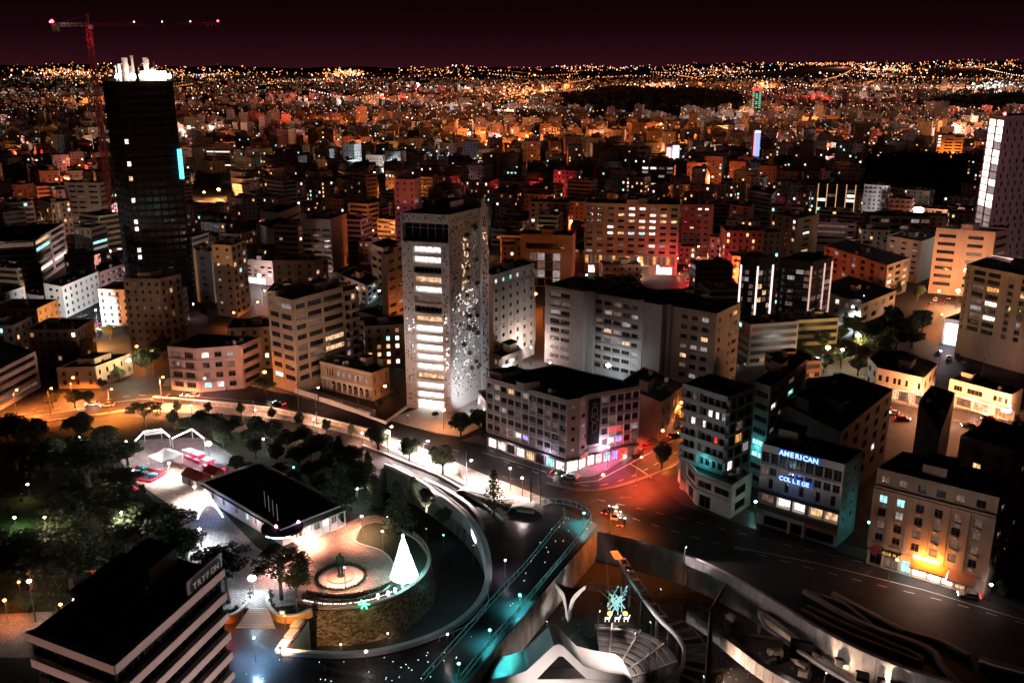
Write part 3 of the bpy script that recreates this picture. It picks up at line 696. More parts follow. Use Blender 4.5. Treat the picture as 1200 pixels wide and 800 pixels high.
for r in range(9):
    for a_, b_ in ((.02, .175), (.295, .60), (.79, .985)): S.band(3, 2.0 + 3.45 * r - .3, 2.0 + 3.45 * r + .35, .3, None, L5 * a_, L5 * b_)
for a_, b_, oo in ((.19, .275, 3.2), (.285, .325, 1.6), (.595, .615, 1.5), (.635, .735, 3.6), (.745, .765, 1.4)): S.band(3, 0, h5 + 1.2, oo, None, L5 * a_, L5 * b_, 'stair_tower')
b = MB()
for r in range(8): b.obox(S.P(3, L5 * .277, 3.0 + 3.45 * r, .06), S.frame(3)[1] * .5, Vector((0, 0, 0)) + Vector((-S.frame(3)[1].y, S.frame(3)[1].x, 0)) * .05, Vector((0, 0, 1.6)))
for r in range(3, 8): b.obox(S.P(3, L5 * .619, 3.0 + 3.45 * r, .06), S.frame(3)[1] * .4, Vector((-S.frame(3)[1].y, S.frame(3)[1].x, 0)) * .05, Vector((0, 0, 1.4)))
b.build('stair_window', LIT['white'], S.root)
for k in range(7): S.roof_box(R.uniform(.3, .6), .1 + .125 * k, 5, R.uniform(4, 8), R.uniform(1.2, 2.6), w_dark)
S.clutter(10); S.close()

# 6 the stepped apartment block at the junction
h6 = 29.6
A6 = Bld('stepped_apartments', 'grey apartment block with long balconies above an angled white shop podium', 'apartment block', quad_of(856, 468, (803, 452), (885, 456), h6, 0), h6, w_grey, parapet=.9)
La = A6.length(3); fl = (h6 - 9.2) / 6
A6.grid(3, [(.05, .13), (.17, .27), (.43, .50), (.54, .64), (.70, .78), (.83, .92)], 6, 9.2, h6, hf=(.1, .68), lit=.06, kinds=('blinds', 'teal'), fixed={(4, 3): 'white', (4, 4): 'white', (2, 4): 'red', (3, 2): 'white', (3, 1): 'white'}, mull=1)
A6.grid(0, [(.08, .28), (.33, .60), (.66, .92)], 6, 9.2, h6, hf=(.12, .86), lit=.04, fixed={(2, 1): 'amber'})
for r in range(6):
    A6.balcony(3, 0.0, La * .38, 9.2 + fl * r, 1.3, rail=1.0); A6.balcony(3, La * .41, La - .02, 9.2 + fl * r, 1.3, rail=1.0)
A6.band(3, h6 - .2, h6 + 1.0, 1.2, name='canopy'); A6.fin(3, La * .395, .5, 0, h6 + 1, 1.3)
A6.clutter(5); A6.close()
pod = [V2(q) for q in pl([(858, 572), (882, 556)], 8.6)]; l0, l1 = pl([(817, 556), (796, 530)], 8.6)
P6 = Bld('shop_podium', 'two storey white podium with angled corner under the balcony apartments', 'shop building', [pod[0], pod[1], pod[1] + (l1 - pod[0]) * .75, l1 + Vector((3.5, 6)), l1, l0], 8.6, w_white, parapet=.8)
P6.grid(5, [(.05, .42), (.5, .92)], 1, 5.2, 8.4, hf=(.12, .7), lit=0, mull=1, extra=[(1.0, P6.length(5) * .42, .2, 3.6, 'dark')])
P6.grid(4, [(.1, .42), (.5, .9)], 1, 5.2, 8.4, hf=(.12, .8), lit=0, mull=1, extra=[(P6.length(4) * .2, P6.length(4) * .45, .2, 3.4, 'dark'), (P6.length(4) * .6, P6.length(4) * .85, .2, 3.4, 'dark')])
P6.grid(0, [(.2, .7)], 2, 0.4, 8.4, hf=(.2, .8), lit=0)
for i in (5, 4): P6.band(i, 4.4, 4.9, .5, w_white); P6.band(i, 8.3, 8.75, .4, w_white)
b = MB()
for k in range(9):
    u = P6.length(5) * (.08 + .1 * k); b.bar(P6.P(5, u, 8.76, .4), P6.P(5, u + .55, 8.76, .4), .14); b.bar(P6.P(5, u, 8.7, .38), P6.P(5, u, 9.5, .38), .12); b.bar(P6.P(5, u, 9.5, .38), P6.P(5, u + .5, 9.5, .38), .12)
b.build('roof_letters', w_white, P6.root)
P6.clutter(3); P6.close()

# 7 plain block between
B7 = Bld('narrow_block', 'narrow seven storey block with teal lit balconies behind the balcony apartments', 'apartment block', quad_of(903, 457, (884, 450), (946, 424), 29.0), 29.0, w_grey, parapet=.9)
B7.grid(3, [(.12, .88)], 8, 1, 28.6, hf=(.3, .75), lit=0, fixed={(3, 0): 'teal', (2, 0): 'teal'}, mull=3)
B7.grid(0, [(.06, .18), (.26, .38), (.5, .65), (.75, .9)], 8, 1, 28.6, hf=(.3, .72), lit=.06, fixed={(6, 0): 'white', (3, 0): 'teal', (6, 2): 'teal'})
B7.roof_box(.45, .6, 5, 4, 4.0, w_grey); B7.clutter(5); B7.close()

# 8 the office with the blue roof letters
h8 = 21.0
C8 = Bld('language_school', 'pale five storey office with blue lit roof letters and glowing shop floor', 'office block', quad_of(990, 547, (893, 522), (1011, 530), h8), h8, w_white, parapet=.6)
L8 = C8.length(3)
C8.grid(3, 9, 1, 16.4, 20.4, wf=.86, hf=(.22, .92), lit=0, mull=0)
C8.done.discard(3); C8.w = MB()
H = [(L8 * (.015 + .109 * k), L8 * (.015 + .109 * k) + L8 * .096, 17.0, 19.7, 'dark') for k in range(9)]
for o in list(C8.root.children): bpy.data.objects.remove(o)
H += [(L8 * (.015 + .109 * k), L8 * (.015 + .109 * k) + L8 * .085, 13.9, 15.9, R.choice(['dark', 'dim', 'blinds', 'dark'])) for k in range(9)]
H += [(L8 * q, L8 * q + 1.1, 10.4, 13.0, 'dark') for q in (.12, .32, .5, .70, .88)]
H += [(L8 * a_, L8 * b_, 6.1, 9.0, k_, 1.2) for a_, b_, k_ in ((.02, .20, 'dim'), (.24, .41, 'white'), (.44, .59, 'white'), (.64, .80, 'warm'), (.82, .98, 'warm'))]
H += [(L8 * a_, L8 * b_, .3, 3.3, 'dark', .8) for a_, b_ in ((.1, .4), (.44, .58), (.62, .96))]
C8.face(3, H, mull=1)
C8.grid(0, [(.2, .3), (.6, .75)], 5, 5, 20, hf=(.3, .65), lit=0)
C8.band(3, 9.3, 9.9, 1.1, w_dark, name='canopy'); C8.band(3, 4.6, 5.8, .5, w_dark, name='shop_fascia'); C8.band(3, 3.4, 4.5, .7, w_white, 0, L8 * .62, name='shop_sign'); C8.band(3, 3.4, 4.3, .7, mat('sign_orange', (.7, .25, .03), .6), L8 * .64, L8 - .02, name='orange_sign')
C8.band(3, 3.5, 4.4, .74, mat('sign_green', (.2, .5, .08), .6), 0, L8 * .1, name='green_sign')
C8.band(3, 9.9, 10.3, .3, w_white); C8.band(3, 16.2, 16.6, .35, w_white); C8.band(3, 13.2, 13.5, .2, w_white)
for k in range(10): C8.fin(3, max(.12, min(L8 - .12, L8 * (.005 + .109 * k))), .2, 16.6, 20.2, .2, w_white, 'mullion')
for q in (.42, .60): C8.fin(3, L8 * q, .4, 0, 3.4, .7, w_white, 'column')
def letters(B, i, text, u, z, size, m, step, name='letter', out=.3, depth=.2, axis=None):
    a, d, L = B.frame(i); rz = math.atan2(d.y, d.x)
    for ch in text:
        if ch == ' ': u += step; continue
        cu = bpy.data.curves.new(name, 'FONT'); cu.body = ch; cu.size = size; cu.extrude = depth / 2; cu.offset = .02 * size
        o = bpy.data.objects.new(name, cu); COL.objects.link(o)
        dg = bpy.context.evaluated_depsgraph_get(); me = bpy.data.meshes.new_from_object(o.evaluated_get(dg)); bpy.data.objects.remove(o)
        me.materials.clear(); me.materials.append(m)
        link(name, me, B.root, B.P(i, u, z, out), (math.pi / 2, 0, rz)); u += step * (.55 if ch in 'I' else 1.25 if ch in 'MW' else 1)
BLUEW = emit('sign_blue_white', (.40, .70, 1), 1.7); BLUEB = emit('sign_blue', (.05, .18, 1), .28)
C8.band(3, 19.9, 21.5, .22, BLUEB, L8 * .21, L8 * .72, 'sign_panel'); C8.band(3, 13.55, 14.9, .26, BLUEB, L8 * .24, L8 * .66, 'sign_panel')
letters(C8, 3, 'AMERICAN', L8 * .225, 20.1, 1.75, BLUEW, 1.22); letters(C8, 3, 'COLLEGE', L8 * .25, 13.65, 1.5, BLUEW, 1.12)
C8.roof_box(.7, .8, 5, 5, 3.4, w_tan); C8.clutter(7); C8.close()
spill(C8.root, C8.o + C8.P(3, L8 * .45, 14.6, 1.6), BLUE, .07)

# 9 the art deco corner block
h9 = 23.5
D = Bld('pilaster_block', 'old tan six bay block with pilasters above a glowing orange restaurant', 'apartment block', quad_of(1171, 585, (1028, 550), (1196, 562), h9), h9, w_tan, parapet=.4)
L9 = D.length(3); fl = 3.15; H = []
cx = [.085, .235, .40, .555, .71, .875]
for k, q in enumerate(cx):
    H.append((L9 * q - 1.0, L9 * q + .9, 20.6, 22.3, R.choice(['dark', 'dim', 'dark'])))
    for r in range(4):
        kind = 'teal' if (r, k) in ((3, 0), (3, 1)) else 'blinds' if (r, k) in ((2, 1),) else R.choice(['dark', 'dark', 'dim'])
        H.append((L9 * q - .9, L9 * q + .8, 6.4 + fl * r, 8.3 + fl * r, kind))
H += [(L9 * a_, L9 * b_, .3, 3.4, k_, .7) for a_, b_, k_ in ((.02, .13, 'dark'), (.145, .275, 'dim'), (.30, .385, 'teal'), (.40, .52, 'hot'), (.53, .64, 'hot'), (.65, .74, 'hot'), (.76, .84, 'warm'), (.85, .93, 'dim'))]
D.face(3, H, mull=1)
D.grid(0, [(.2, .35), (.6, .75)], 5, 6, 22, hf=(.3, .7), lit=0)
for q in (.01, .16, .318, .478, .632, .79, .985): D.fin(3, L9 * q, .9, 4.6, 19.2, .22)
D.band(3, 19.6, 20.0, .7, name='cornice'); D.band(3, 18.9, 19.15, .35); D.band(3, 4.3, 4.6, .3)
for k, q in enumerate(cx):
    for r in range(4):
        if R.random() < .7:
            b = MB(); b.obox(D.P(3, L9 * q - .5 + R.uniform(-.2, .6), 5.75 + fl * r, .42), D.frame(3)[1] * .8, Vector((-D.frame(3)[1].y, D.frame(3)[1].x, 0)) * .4, Vector((0, 0, .55))); b.build('air_unit', w_white, D.root)
    if k < 2: D.balcony(3, L9 * q - 1.3, L9 * q + 1.2, 6.2, .8, solid=False)
SIGNO = emit('fascia_orange', (1, .30, .04), 1.2)
def awning(B, i, u0, u1, z, out, drop, m, name='awning'):
    b = MB(); b.quad(B.P(i, u0, z - drop, out), B.P(i, u1, z - drop, out), B.P(i, u1, z, .03), B.P(i, u0, z, .03)); b.quad(B.P(i, u0, z - .08, .03), B.P(i, u1, z - .08, .03), B.P(i, u1, z - drop - .08, out), B.P(i, u0, z - drop - .08, out))
    b.quad(B.P(i, u0, z - drop - .4, out), B.P(i, u1, z - drop - .4, out), B.P(i, u1, z - drop, out), B.P(i, u0, z - drop, out)); return b.build(name, m, B.root)
awning(D, 3, L9 * .395, L9 * .70, 5.0, 2.6, 1.2, mat('awning_orange', (.6, .3, .08), .8)); awning(D, 3, L9 * .71, L9 * .93, 4.9, 2.6, 1.5, mat('awning_pink', (.5, .33, .3), .8))
D.band(3, 5.05, 5.5, .25, emit('strip_white', (1, .88, .7), 9), L9 * .40, L9 * .62, 'light_strip')
D.band(3, 3.5, 4.9, .5, w_black, L9 * .13, L9 * .29, 'black_fascia'); letters(D, 3, 'CLUB PLAY', L9 * .137, 3.85, .95, emit('sign_gold', (1, .5, .12), 1.0), .46, out=.55, depth=.05)
b = MB(); qd = [(-1.5, 0), (0, -1.4), (1.6, 0), (0, 1.4)]
b.poly([D.P(3, L9 * .07 + x, 4.4 + z, 1.0) for x, z in qd]); b.poly([D.P(3, L9 * .07 + x, 4.4 + z, .8) for x, z in reversed(qd)])
for (x, z), (x2, z2) in zip(qd, qd[1:] + qd[:1]): b.quad(D.P(3, L9 * .07 + x, 4.4 + z, .8), D.P(3, L9 * .07 + x2, 4.4 + z2, .8), D.P(3, L9 * .07 + x2, 4.4 + z2, 1.0), D.P(3, L9 * .07 + x, 4.4 + z, 1.0))
b.build('diamond_sign', mat('sign_dark_red', (.25, .03, .03), .6), D.root)
D.band(3, 3.5, 4.9, .35, SIGNO, L9 * .3, L9 * .39, 'orange_sign')
for u, pw in ((.46, 2.6), (.55, 2.6), (.63, 2.0)): spill(D.root, D.o + D.P(3, L9 * u, 6.2, 1.6), (1, .30, .055), pw * .38)
for u in (.45, .56, .68): spill(D.root, D.o + D.P(3, L9 * u, 2.6, 2.0), CWH, .5)
spill(D.root, D.o + D.P(3, L9 * .345, 2.6, 1.5), (.6, .95, 1), .25)
rb = D.roof_box(.4, .55, 7, 5, 3.2, w_tan)
D.clutter(9); D.close()

# 10 white block at the right edge
E10 = Bld('white_corner_block', 'pale block with dark slit windows cut by the right edge below', 'apartment block', rect_of(1188, 530, 27, 130, 12, 16), 27, w_warmgrey, parapet=.5)
E10.root['label'] = 'pale concrete block with dark upright windows right of the pilaster block'
E10.grid(3, [(.3, .45), (.7, .85)], 7, 2, 26, hf=(.2, .75), lit=0, fixed={(5, 0): 'warm'}); E10.grid(0, [(.1, .2), (.4, .5)], 7, 2, 26, hf=(.3, .7), lit=0); E10.close()

# 11 the striped hotel-like office with the roof sign in the foreground
ht = 33.0
def ry(px, z): return V2(at(px[0], px[1], z))
c0, cl, cr_ = ry((134, 777), ht), ry((36, 740), ht), ry((257, 668), ht)
Y = Bld('striped_office', 'dark striped office with pale spandrel bands and a name board in the foreground', 'office block', [c0, cr_, cl + cr_ - c0, cl], ht, w_black, parapet=0, roof=ROOF)
nb = 9; fh = ht / nb
for i in (0, 3):
    L = Y.length(i); H = []
    for r in range(nb): H += [(.3 + (L - .6) * k / 8 + .1, .3 + (L - .6) * (k + 1) / 8 - .1, fh * r + .2, fh * (r + 1) - 1.5, 'dark') for k in range(8)]
    Y.face(i, H, mull=1)
w_band = mat('band_pink_grey', (.50, .43, .41), .8, 0, .12, .3)
for r in range(nb):
    z = fh * (r + 1); o_ = 1.0; 
    Y.band(0, z - 1.35 + (.55 if r == nb - 1 else 0), z + (.55 if r == nb - 1 else .0) - .004, o_, w_band, -1.0, None, 'spandrel_band')
    Y.band(3, z - 1.35 + (.55 if r == nb - 1 else 0), z + (.55 if r == nb - 1 else .0) - .004, o_, w_band, 0 if r == nb - 1 else 2.6 - (r % 2) * 2.2, Y.length(3) + .99, 'spandrel_band')
Ly = Y.length(0)
sb = MB(); a, d, L = Y.frame(0); inn = Vector((-d.y, d.x, 0))
u0, u1, zz = Ly * .66, Ly * .985, ht + .56
pts = []
for k in range(9): t = math.radians(90 + 180 * k / 8); pts.append((u0 + 1.0 + 1.0 * math.cos(t) * 1.0, zz + 1.2 + 1.2 * math.sin(t)))
for k in range(9): t = math.radians(-90 + 180 * k / 8); pts.append((u1 - 1.0 + 1.0 * math.cos(t), zz + 1.2 + 1.2 * math.sin(t)))
def plate(pts, o0, o1, m, name, par):
    b = MB(); f = [Y.P(0, u, z, o1) for u, z in pts]; g = [Y.P(0, u, z, o0) for u, z in pts]; n = len(pts)
    b.poly(list(reversed(f)) if False else f); b.poly(list(reversed(g)))
    for k in range(n): b.quad(f[k], g[k], g[(k + 1) % n], f[(k + 1) % n])
    return b.build(name, m, par)
rect = [(u0 - .5, zz), (u1 + .5, zz), (u1 + .5, zz + 2.6), (u0 - .5, zz + 2.6)]
sgn = plate(rect, .35, .6, mat('sign_board', (.30, .30, .31), .5, 0, .1), 'sign_board', Y.root)
plate(pts, .6, .66, mat('sign_oval', (.02, .022, .025), .4), 'sign_oval', sgn)
letters(Y, 0, 'TRYFON', u0 + .75, zz + .62, min(1.7, (u1 - u0 - 1.3) / 6 * 1.22), mat('sign_letters', (.75, .78, .8), .5), (u1 - u0 - 1.3) / 6, out=.7, depth=.06)
Y.band(0, ht - fh * 2 - 1.2, ht - fh * 2 - .2, 1.06, w_white, Ly * .90, Ly - .3, 'small_sign')
b = MB(); q = [Y.P(3, 1.0, ht, -4), Y.P(3, Y.length(3) - 4, ht, -Ly * .45)]
Y.roof_box(.8, .65, 7, 6, 3.0, w_dark); Y.roof_box(.5, .88, 10, 1.2, 2.6, w_brown); Y.clutter(9); Y.close()
# ------------------------------------------------------------------ further named buildings
def base_of(p, l, r):
    """footprint from three ground points seen in the photograph"""
    p, l, r = V2(at(*p)), V2(at(*l)), V2(at(*r)); return [p, r, l + r - p, l]
def simple(name, label, cat, pts, h, wall, left=None, right=None, par=.5, roof=None, tanks=3, z0=0.0, bands=None, heads=((.5, .5, 4, 4, 2.4),), frame='d', rec=.28):
    B = Bld(name, label, cat, pts, h, wall, z0, roof, par)
    for i, g in ((3, left), (0, right)):
        if g:
            g = dict(g); zl, zh = g.pop('z', (3.4, h - .3)); B.grid(i, g.pop('c'), g.pop('r'), zl, zh, frame=frame, rec=g.pop('rec', rec), **g)
            if bands:
                rws = (g.get('rr') or 0)
    for q in heads: B.roof_box(q[0], q[1], q[2], q[3], q[4])
    if tanks: B.clutter(tanks)
    return B
def hq(x, yb, yt): return height_of(x, yb, yt)

# under construction tower, its crown of work lights and the crane behind it
dt = base_of((166, 352), (150, 345), (228, 346))
DT = Bld('unfinished_tower', 'black unfinished high tower wrapped in netting with work lights on top', 'tower', dt, 103.5, w_black, parapet=0, roof=DCONC)
Ld = DT.length(3); Lr = DT.length(0)
net = mat('netting_black', (.012, .012, .013), .9, 0, .5, .4)
DT.wallm = net
DT.grid(3, 4, 28, 6, 102, wf=.72, hf=(.15, .8), lit=0, rnd=0, rec=.8, mull=1)
DT.grid(0, [(.03, .1)] + [(.14 + .14 * k, .26 + .14 * k) for k in range(6)], 28, 6, 102, hf=(.15, .8), lit=.0, rnd=0, rec=.8, mull=0, fixed={(20, 0): 'white', (17, 0): 'white', (15, 0): 'warm', (12, 0): 'white', (9, 0): 'white', (8, 0): 'white', (5, 0): 'white', (4, 0): 'white', })
b = MB()
for k in range(26):
    u = Lr * R.random(); q = DT.P(0, u, 103.5, -R.uniform(.5, 12)); b.tube([q, q + Vector((0, 0, R.uniform(2, 5)))], .12, 4)
b.build('column_bars', DCONC, DT.root)
for k in range(16):
    u = R.random() * .93 + .03; b = MB(); hh0 = R.uniform(3, 11); ww = R.uniform(.8, 2.6); q = DT.P(0, Lr * u, 103.46, -R.uniform(2, 11)); b.box(q.x - ww / 2, q.y - .3, q.z, q.x + ww / 2, q.y + .3, q.z + hh0)
    if k % 3 == 0: b.box(q.x - ww, q.y - .2, q.z + hh0 + .004, q.x + ww * .6, q.y + .2, q.z + hh0 + .5)
    b.build('formwork', w_white, DT.root)
for k, (u, v) in enumerate(((.04, .5), (.25, .3), (.4, .2), (.55, .4), (.7, .25), (.85, .5), (.95, .3), (.5, .7), (.75, .8), (.33, .15), (.62, .1), (.8, .12))):
    q = DT.P(0, Lr * u, 104.4, -9 * v); b = MB(); b.lathe(q, [(.3, 0), (1.0, .6), (1.1, 1.4), (.4, 2.2)], 8); b.build('work_light', head_mat(CWH, 20), DT.root)
    if k % 2 == 0: light(DT.root, q + Vector((0, -1.5, 3.4)), (1, .62, .38) if k % 4 else CWH, 2.2, .6, 'work_beam')
b = MB(); b.prism([V2(DT.P(0, Lr * .45, 0, -2)), V2(DT.P(0, Lr * .9, 0, -2)), V2(DT.P(0, Lr * .9, 0, -10)), V2(DT.P(0, Lr * .45, 0, -10))], 103.46, 108); b.build('lift_core', w_white, DT.root)
b = MB(); b.bar(DT.P(0, Lr * .38, 103.4, .2), DT.P(0, Lr * .38, 110, .2), 1.2); b.bar(DT.P(0, Lr * .05, 103.4, -1), DT.P(0, Lr * .05, 113, -1), .5); b.bar(DT.P(0, Lr * .7, 103.4, -3), DT.P(0, Lr * .7, 112, -3), .4); b.build('hoist_mast', w_black, DT.root)
b = MB(); b.bar(DT.P(0, Lr * .985, 58, .5), DT.P(0, Lr * .985, 72, .5), 1.6); b.build('teal_sign', emit('sign_teal', (.1, .75, .95), 3), DT.root)
b = MB()
for k in range(15):
    z = 8 + 6.2 * k; b.bar(DT.P(0, .2, z, .4), DT.P(0, Lr - .2, z, .4), .25)
b.build('scaffold_rail', mat('scaffold', (.07, .07, .075), .6, .3), DT.root); DT.close()

RS = mat('crane_red', (.30, .02, .03), .6, 0, .2); cx0 = 103.0
for _ in range(30):
    z_ = height_of(cx0, 283, 27); e_ = proj(at(cx0, 283) + Vector((0, 0, z_)))[0] - 103; cx0 -= e_ * .8
cp = at(cx0, 283)
CR = empty('tower_crane', cp, 'red tower crane with a long level jib rising beside the unfinished tower', 'crane')
zt = height_of(cx0, 283, 27)
def lattice(b, p, q, w, n, rad=.14):
    p, q = Vector(p), Vector(q); d = (q - p).normalized(); up = Vector((0, 0, 1)) if abs(d.z) < .9 else Vector((1, 0, 0)); x = d.cross(up).normalized() * w / 2; y = x.cross(d).normalized() * w / 2
    cs = [x + y, x - y, -x - y, -x + y]
    for c in cs: b.bar(p + c, q + c, rad)
    for k in range(n):
        a, e = p + (q - p) * k / n, p + (q - p) * (k + 1) / n
        for j in range(4): b.bar(a + cs[j], e + cs[(j + 1) % 4], rad * .7)
b = MB(); lattice(b, (0, 0, 0), (0, 0, zt), 2.6, 34, .42); b.build('mast', RS, CR)
jd = Vector((1, -.12, 0)).normalized()
b = MB(); lattice(b, Vector((0, 0, zt - 1)), jd * 84 + Vector((0, 0, zt - 1)), 1.5, 30, .2); b.build('jib', RS, CR)
b = MB(); lattice(b, Vector((0, 0, zt - 1)), -jd * 24 + Vector((0, 0, zt - 1)), 1.8, 9, .28); b.build('counter_jib', mat('crane_steel', (.5, .45, .43), .5, .2), CR)
b = MB(); b.bar((0, 0, zt), (0, 0, zt + 5.5), 1.0); b.bar((0, 0, zt + 5), jd * 40 + Vector((0, 0, zt)), .14); b.bar((0, 0, zt + 5), -jd * 17 + Vector((0, 0, zt)), .14); b.build('tower_head', RS, CR)
b = MB(); b.obox(-jd * 24 + Vector((0, 0, zt - 5)), jd * 3.6, Vector((.3, 2, 0)), (0, 0, 4)); b.build('counterweight', CONC, CR)
b = MB(); b.box(.8, -2.4, zt - 3.6, 3.0, -.4, zt - 1.2); b.build('cab', w_white, CR)
for t, c, s in ((83.5, RED, .75), (30, CWH, .35), (48, CWH, .35), (66, CWH, .35), (-23.5, RED, 1.3), (-24.5, MAG, .8)):
    b = MB(); b.lathe(jd * t + Vector((0, 0, zt + .2)), [(s * .6, 0), (s, s * .6), (s * .4, s * 1.4)], 8); b.build('warning_light', head_mat(c, 14), CR)
light(CR, Vector((3, -5, zt - 9)), RED, 1.2, .4, 'warning_beam'); light(CR, -jd * 15 + Vector((0, -3, zt + 3)), PINK, .7, .4, 'warning_beam')
light(CR, jd * 76 + Vector((0, -3, zt + 4)), RED, .4, .4, 'warning_beam')

G = lambda c, r, **k: dict(c=c, r=r, **k)
bs = []
bs.append(simple('apartment_building', 'dull brown seven storey block standing in front of the black unfinished tower', 'apartment block', quad_of(187, 328, (144, 327), (212, 322), 29.5), 29.5, w_brown, G(5, 8, wf=.35, hf=(.3, .7), lit=0), G(3, 8, wf=.45, hf=(.15, .75), lit=0, rec=.6, fixed={(6, 1): 'warm'}), heads=((.4, .5, 6, 5, 2.6),)))
wb = simple('school_building', 'white floodlit three storey building with slit windows beside a bright car park', 'building', quad_of(73, 337, (51, 333), (115, 319), 14.2), 14.2, w_white, G([(.25, .45), (.6, .75)], 4, wf=.3, hf=(.3, .7), lit=0, z=(.4, 14)), G(7, 4, wf=.42, hf=(.25, .75), lit=0, z=(.4, 14), mull=1), heads=(), tanks=8); bs.append(wb)
bs.append(simple('shop_house', 'red lit shop house with balconies joined to the white floodlit building', 'building', quad_of(117, 320, (112, 312), (144, 310), 15), 15, w_rose, None, G(4, 4, wf=.7, hf=(.15, .7), lit=.2, kinds=('warm', 'red'), rec=.8), heads=()))
bs.append(simple('garage_house', 'small grey two storey house left of the white floodlit building', 'house', quad_of(50, 348, (29, 345), (60, 343), 8), 8, w_grey, G(3, 2, wf=.3, lit=0, z=(1, 7.6)), None, heads=(), tanks=1))
bs.append(simple('banded_office', 'dark office with long pale balcony bands and teal shop light below', 'office block', quad_of(40, 282, (-40, 287), (75, 262), 23), 23, w_pink, G([(.02, .98)], 6, hf=(.22, .86), lit=0, rec=1.0, z=(1, 22.8), fixed={(0, 0): 'teal'}, mull=9), G([(.03, .48), (.53, .97)], 6, hf=(.25, .85), lit=.1, rec=.6, z=(1, 22.8), fixed={(5, 0): 'warm', (4, 0): 'teal'}), tanks=3))
bs.append(simple('apartment_building', 'beige seven storey block with pairs of small windows above the banded office', 'apartment block', rect_of(116, 215, 33, 172, 26, 12), 33, w_cream, G([(.12, .3), (.36, .54), (.68, .92)], 8, hf=(.3, .65), lit=0, fixed={(1, 1): 'white'}, mull=3), G([(.1, .9)], 8, hf=(.3, .7), lit=0)))
bs.append(simple('apartment_building', 'dim rose four storey block between the banded office and the beige block', 'apartment block', rect_of(72, 236, 22, 176, 25, 12), 22, w_rose, G(5, 5, wf=.6, lit=.12), G(2, 5, wf=.5, lit=0)))
bs.append(simple('office_block', 'dark brown block with shallow bays right of the banded office', 'office block', quad_of(106, 268, (86, 267), (125, 263), 26), 26, w_brown, G(3, 6, wf=.25, lit=0), G([(.05, .95)], 7, hf=(.25, .75), lit=0, fixed={(4, 0): 'teal'})))
bs.append(simple('apartment_building', 'cream eight storey block with orange lit lower storeys right of the unfinished tower', 'apartment block', quad_of(271, 289, (248, 287), (288, 282), hq(271, 372, 289)), hq(271, 372, 289), w_cream, G(2, 9, wf=.3, hf=(.3, .65), lit=.04, z=(1, 33)), G(3, 9, wf=.55, hf=(.2, .75), lit=.08, z=(1, 33), fixed={(5, 1): 'teal'})))
bs.append(simple('apartment_building', 'narrow cream slab with one window per floor left of the eight storey block', 'apartment block', quad_of(247, 296, (226, 294), (252, 291), hq(247, 356, 296)), hq(247, 356, 296), w_cream, G(1, 8, wf=.25, hf=(.3, .65), lit=0, z=(1, 27)), None))
hb = hq(387, 318, 257)
rb = simple('balcony_building', 'salmon block with wide balconies and a blank pink side wall', 'apartment block', quad_of(387, 258, (353, 257), (406, 251), hb), hb, w_pink, G([(.03, .3), (.36, .64), (.7, .97)], 8, hf=(.2, .72), lit=0, z=(.5, hb - 4), rec=.7), None); bs.append(rb)
for r in range(7): rb.band(3, .5 + (hb - 4.5) / 8 * r - .2, .5 + (hb - 4.5) / 8 * r + .8, 1.0, w_pink)
ho = hq(431, 276, 240)
bs.append(simple('office_block', 'orange lit six storey office with ribbon windows on both faces', 'office block', quad_of(431, 240, (409, 238), (444, 237), ho), ho, w_orange, G([(.06, .94)], 6, hf=(.25, .75), lit=0, z=(1, ho - .5), mull=8), G([(.06, .94)], 6, hf=(.25, .75), lit=0, z=(1, ho - .5), mull=7), heads=()))
bs.append(simple('shop_building', 'low pink building with glaring white shops at street level', 'shop building', quad_of(319, 307, (287, 304), (326, 303), hq(319, 335, 307)), hq(319, 335, 307), w_pink, G(4, 3, wf=.6, hf=(.25, .75), lit=.3, z=(4, 10.5), extra=[(.5, 12, .3, 3.4, 'hot')]), None, heads=((.3, .5, 4, 3, 2.4),)))
bs.append(simple('house', 'plain dark four storey house in front of the salmon balcony block', 'apartment block', quad_of(368, 306, (320, 306), (384, 301), 16), 16, w_tan, G(4, 4, wf=.3, lit=0, z=(1, 15)), G(2, 4, wf=.4, lit=.1, z=(1, 15)), heads=((.7, .4, 5, 4, 2.5),)))
bs.append(simple('office_block', 'low block with a violet lit end wall behind the salmon balcony block', 'building', quad_of(328, 250, (304, 248), (351, 241), hq(328, 277, 250)), hq(328, 277, 250), w_white, G(4, 3, wf=.8, hf=(.2, .7), lit=0, z=(1, 12)), G([(.05, .95)], 3, hf=(.3, .7), lit=.0, z=(1, 12)), heads=()))
bs.append(simple('house', 'beige lit four storey house facing the lane left of the salmon block', 'apartment block', quad_of(326, 271, (300, 263), (354, 262), 17), 17, w_cream, None, G(5, 4, wf=.3, lit=.05, z=(1, 16)), heads=()))
hp = hq(485, 296, 211)
bs.append(simple('rose_tower', 'rose pink lit tower block seen past the left shoulder of the white tower', 'tower', rect_of(486, 211, hp, 172, 13, 16), hp, w_rose, G(3, 11, wf=.3, hf=(.3, .65), lit=.08), G(4, 11, wf=.4, lit=.1)))
bs.append(simple('terrace_house', 'white stepped house with lit terraces left of the white tower', 'house', quad_of(430, 336, (397, 322), (447, 326), 9), 9, w_white, G(4, 3, wf=.5, lit=.2, z=(.5, 8.8)), G(3, 3, wf=.6, lit=.2, z=(.5, 8.8)), heads=((.5, .5, 6, 5, 3),)))
hw = hq(450, 350, 291)
bs.append(simple('balcony_building', 'white banded apartment block with teal glow low on its side, left of the white tower', 'apartment block', quad_of(449, 292, (434, 286), (470, 285), hw), hw, w_white, G([(.08, .45), (.55, .92)], 6, hf=(.2, .68), lit=.05, z=(1, hw - .3)), G([(.05, .3), (.4, .9)], 6, hf=(.2, .68), lit=.05, z=(1, hw - .3), fixed={(0, 1): 'teal', (1, 1): 'teal'}), heads=()))
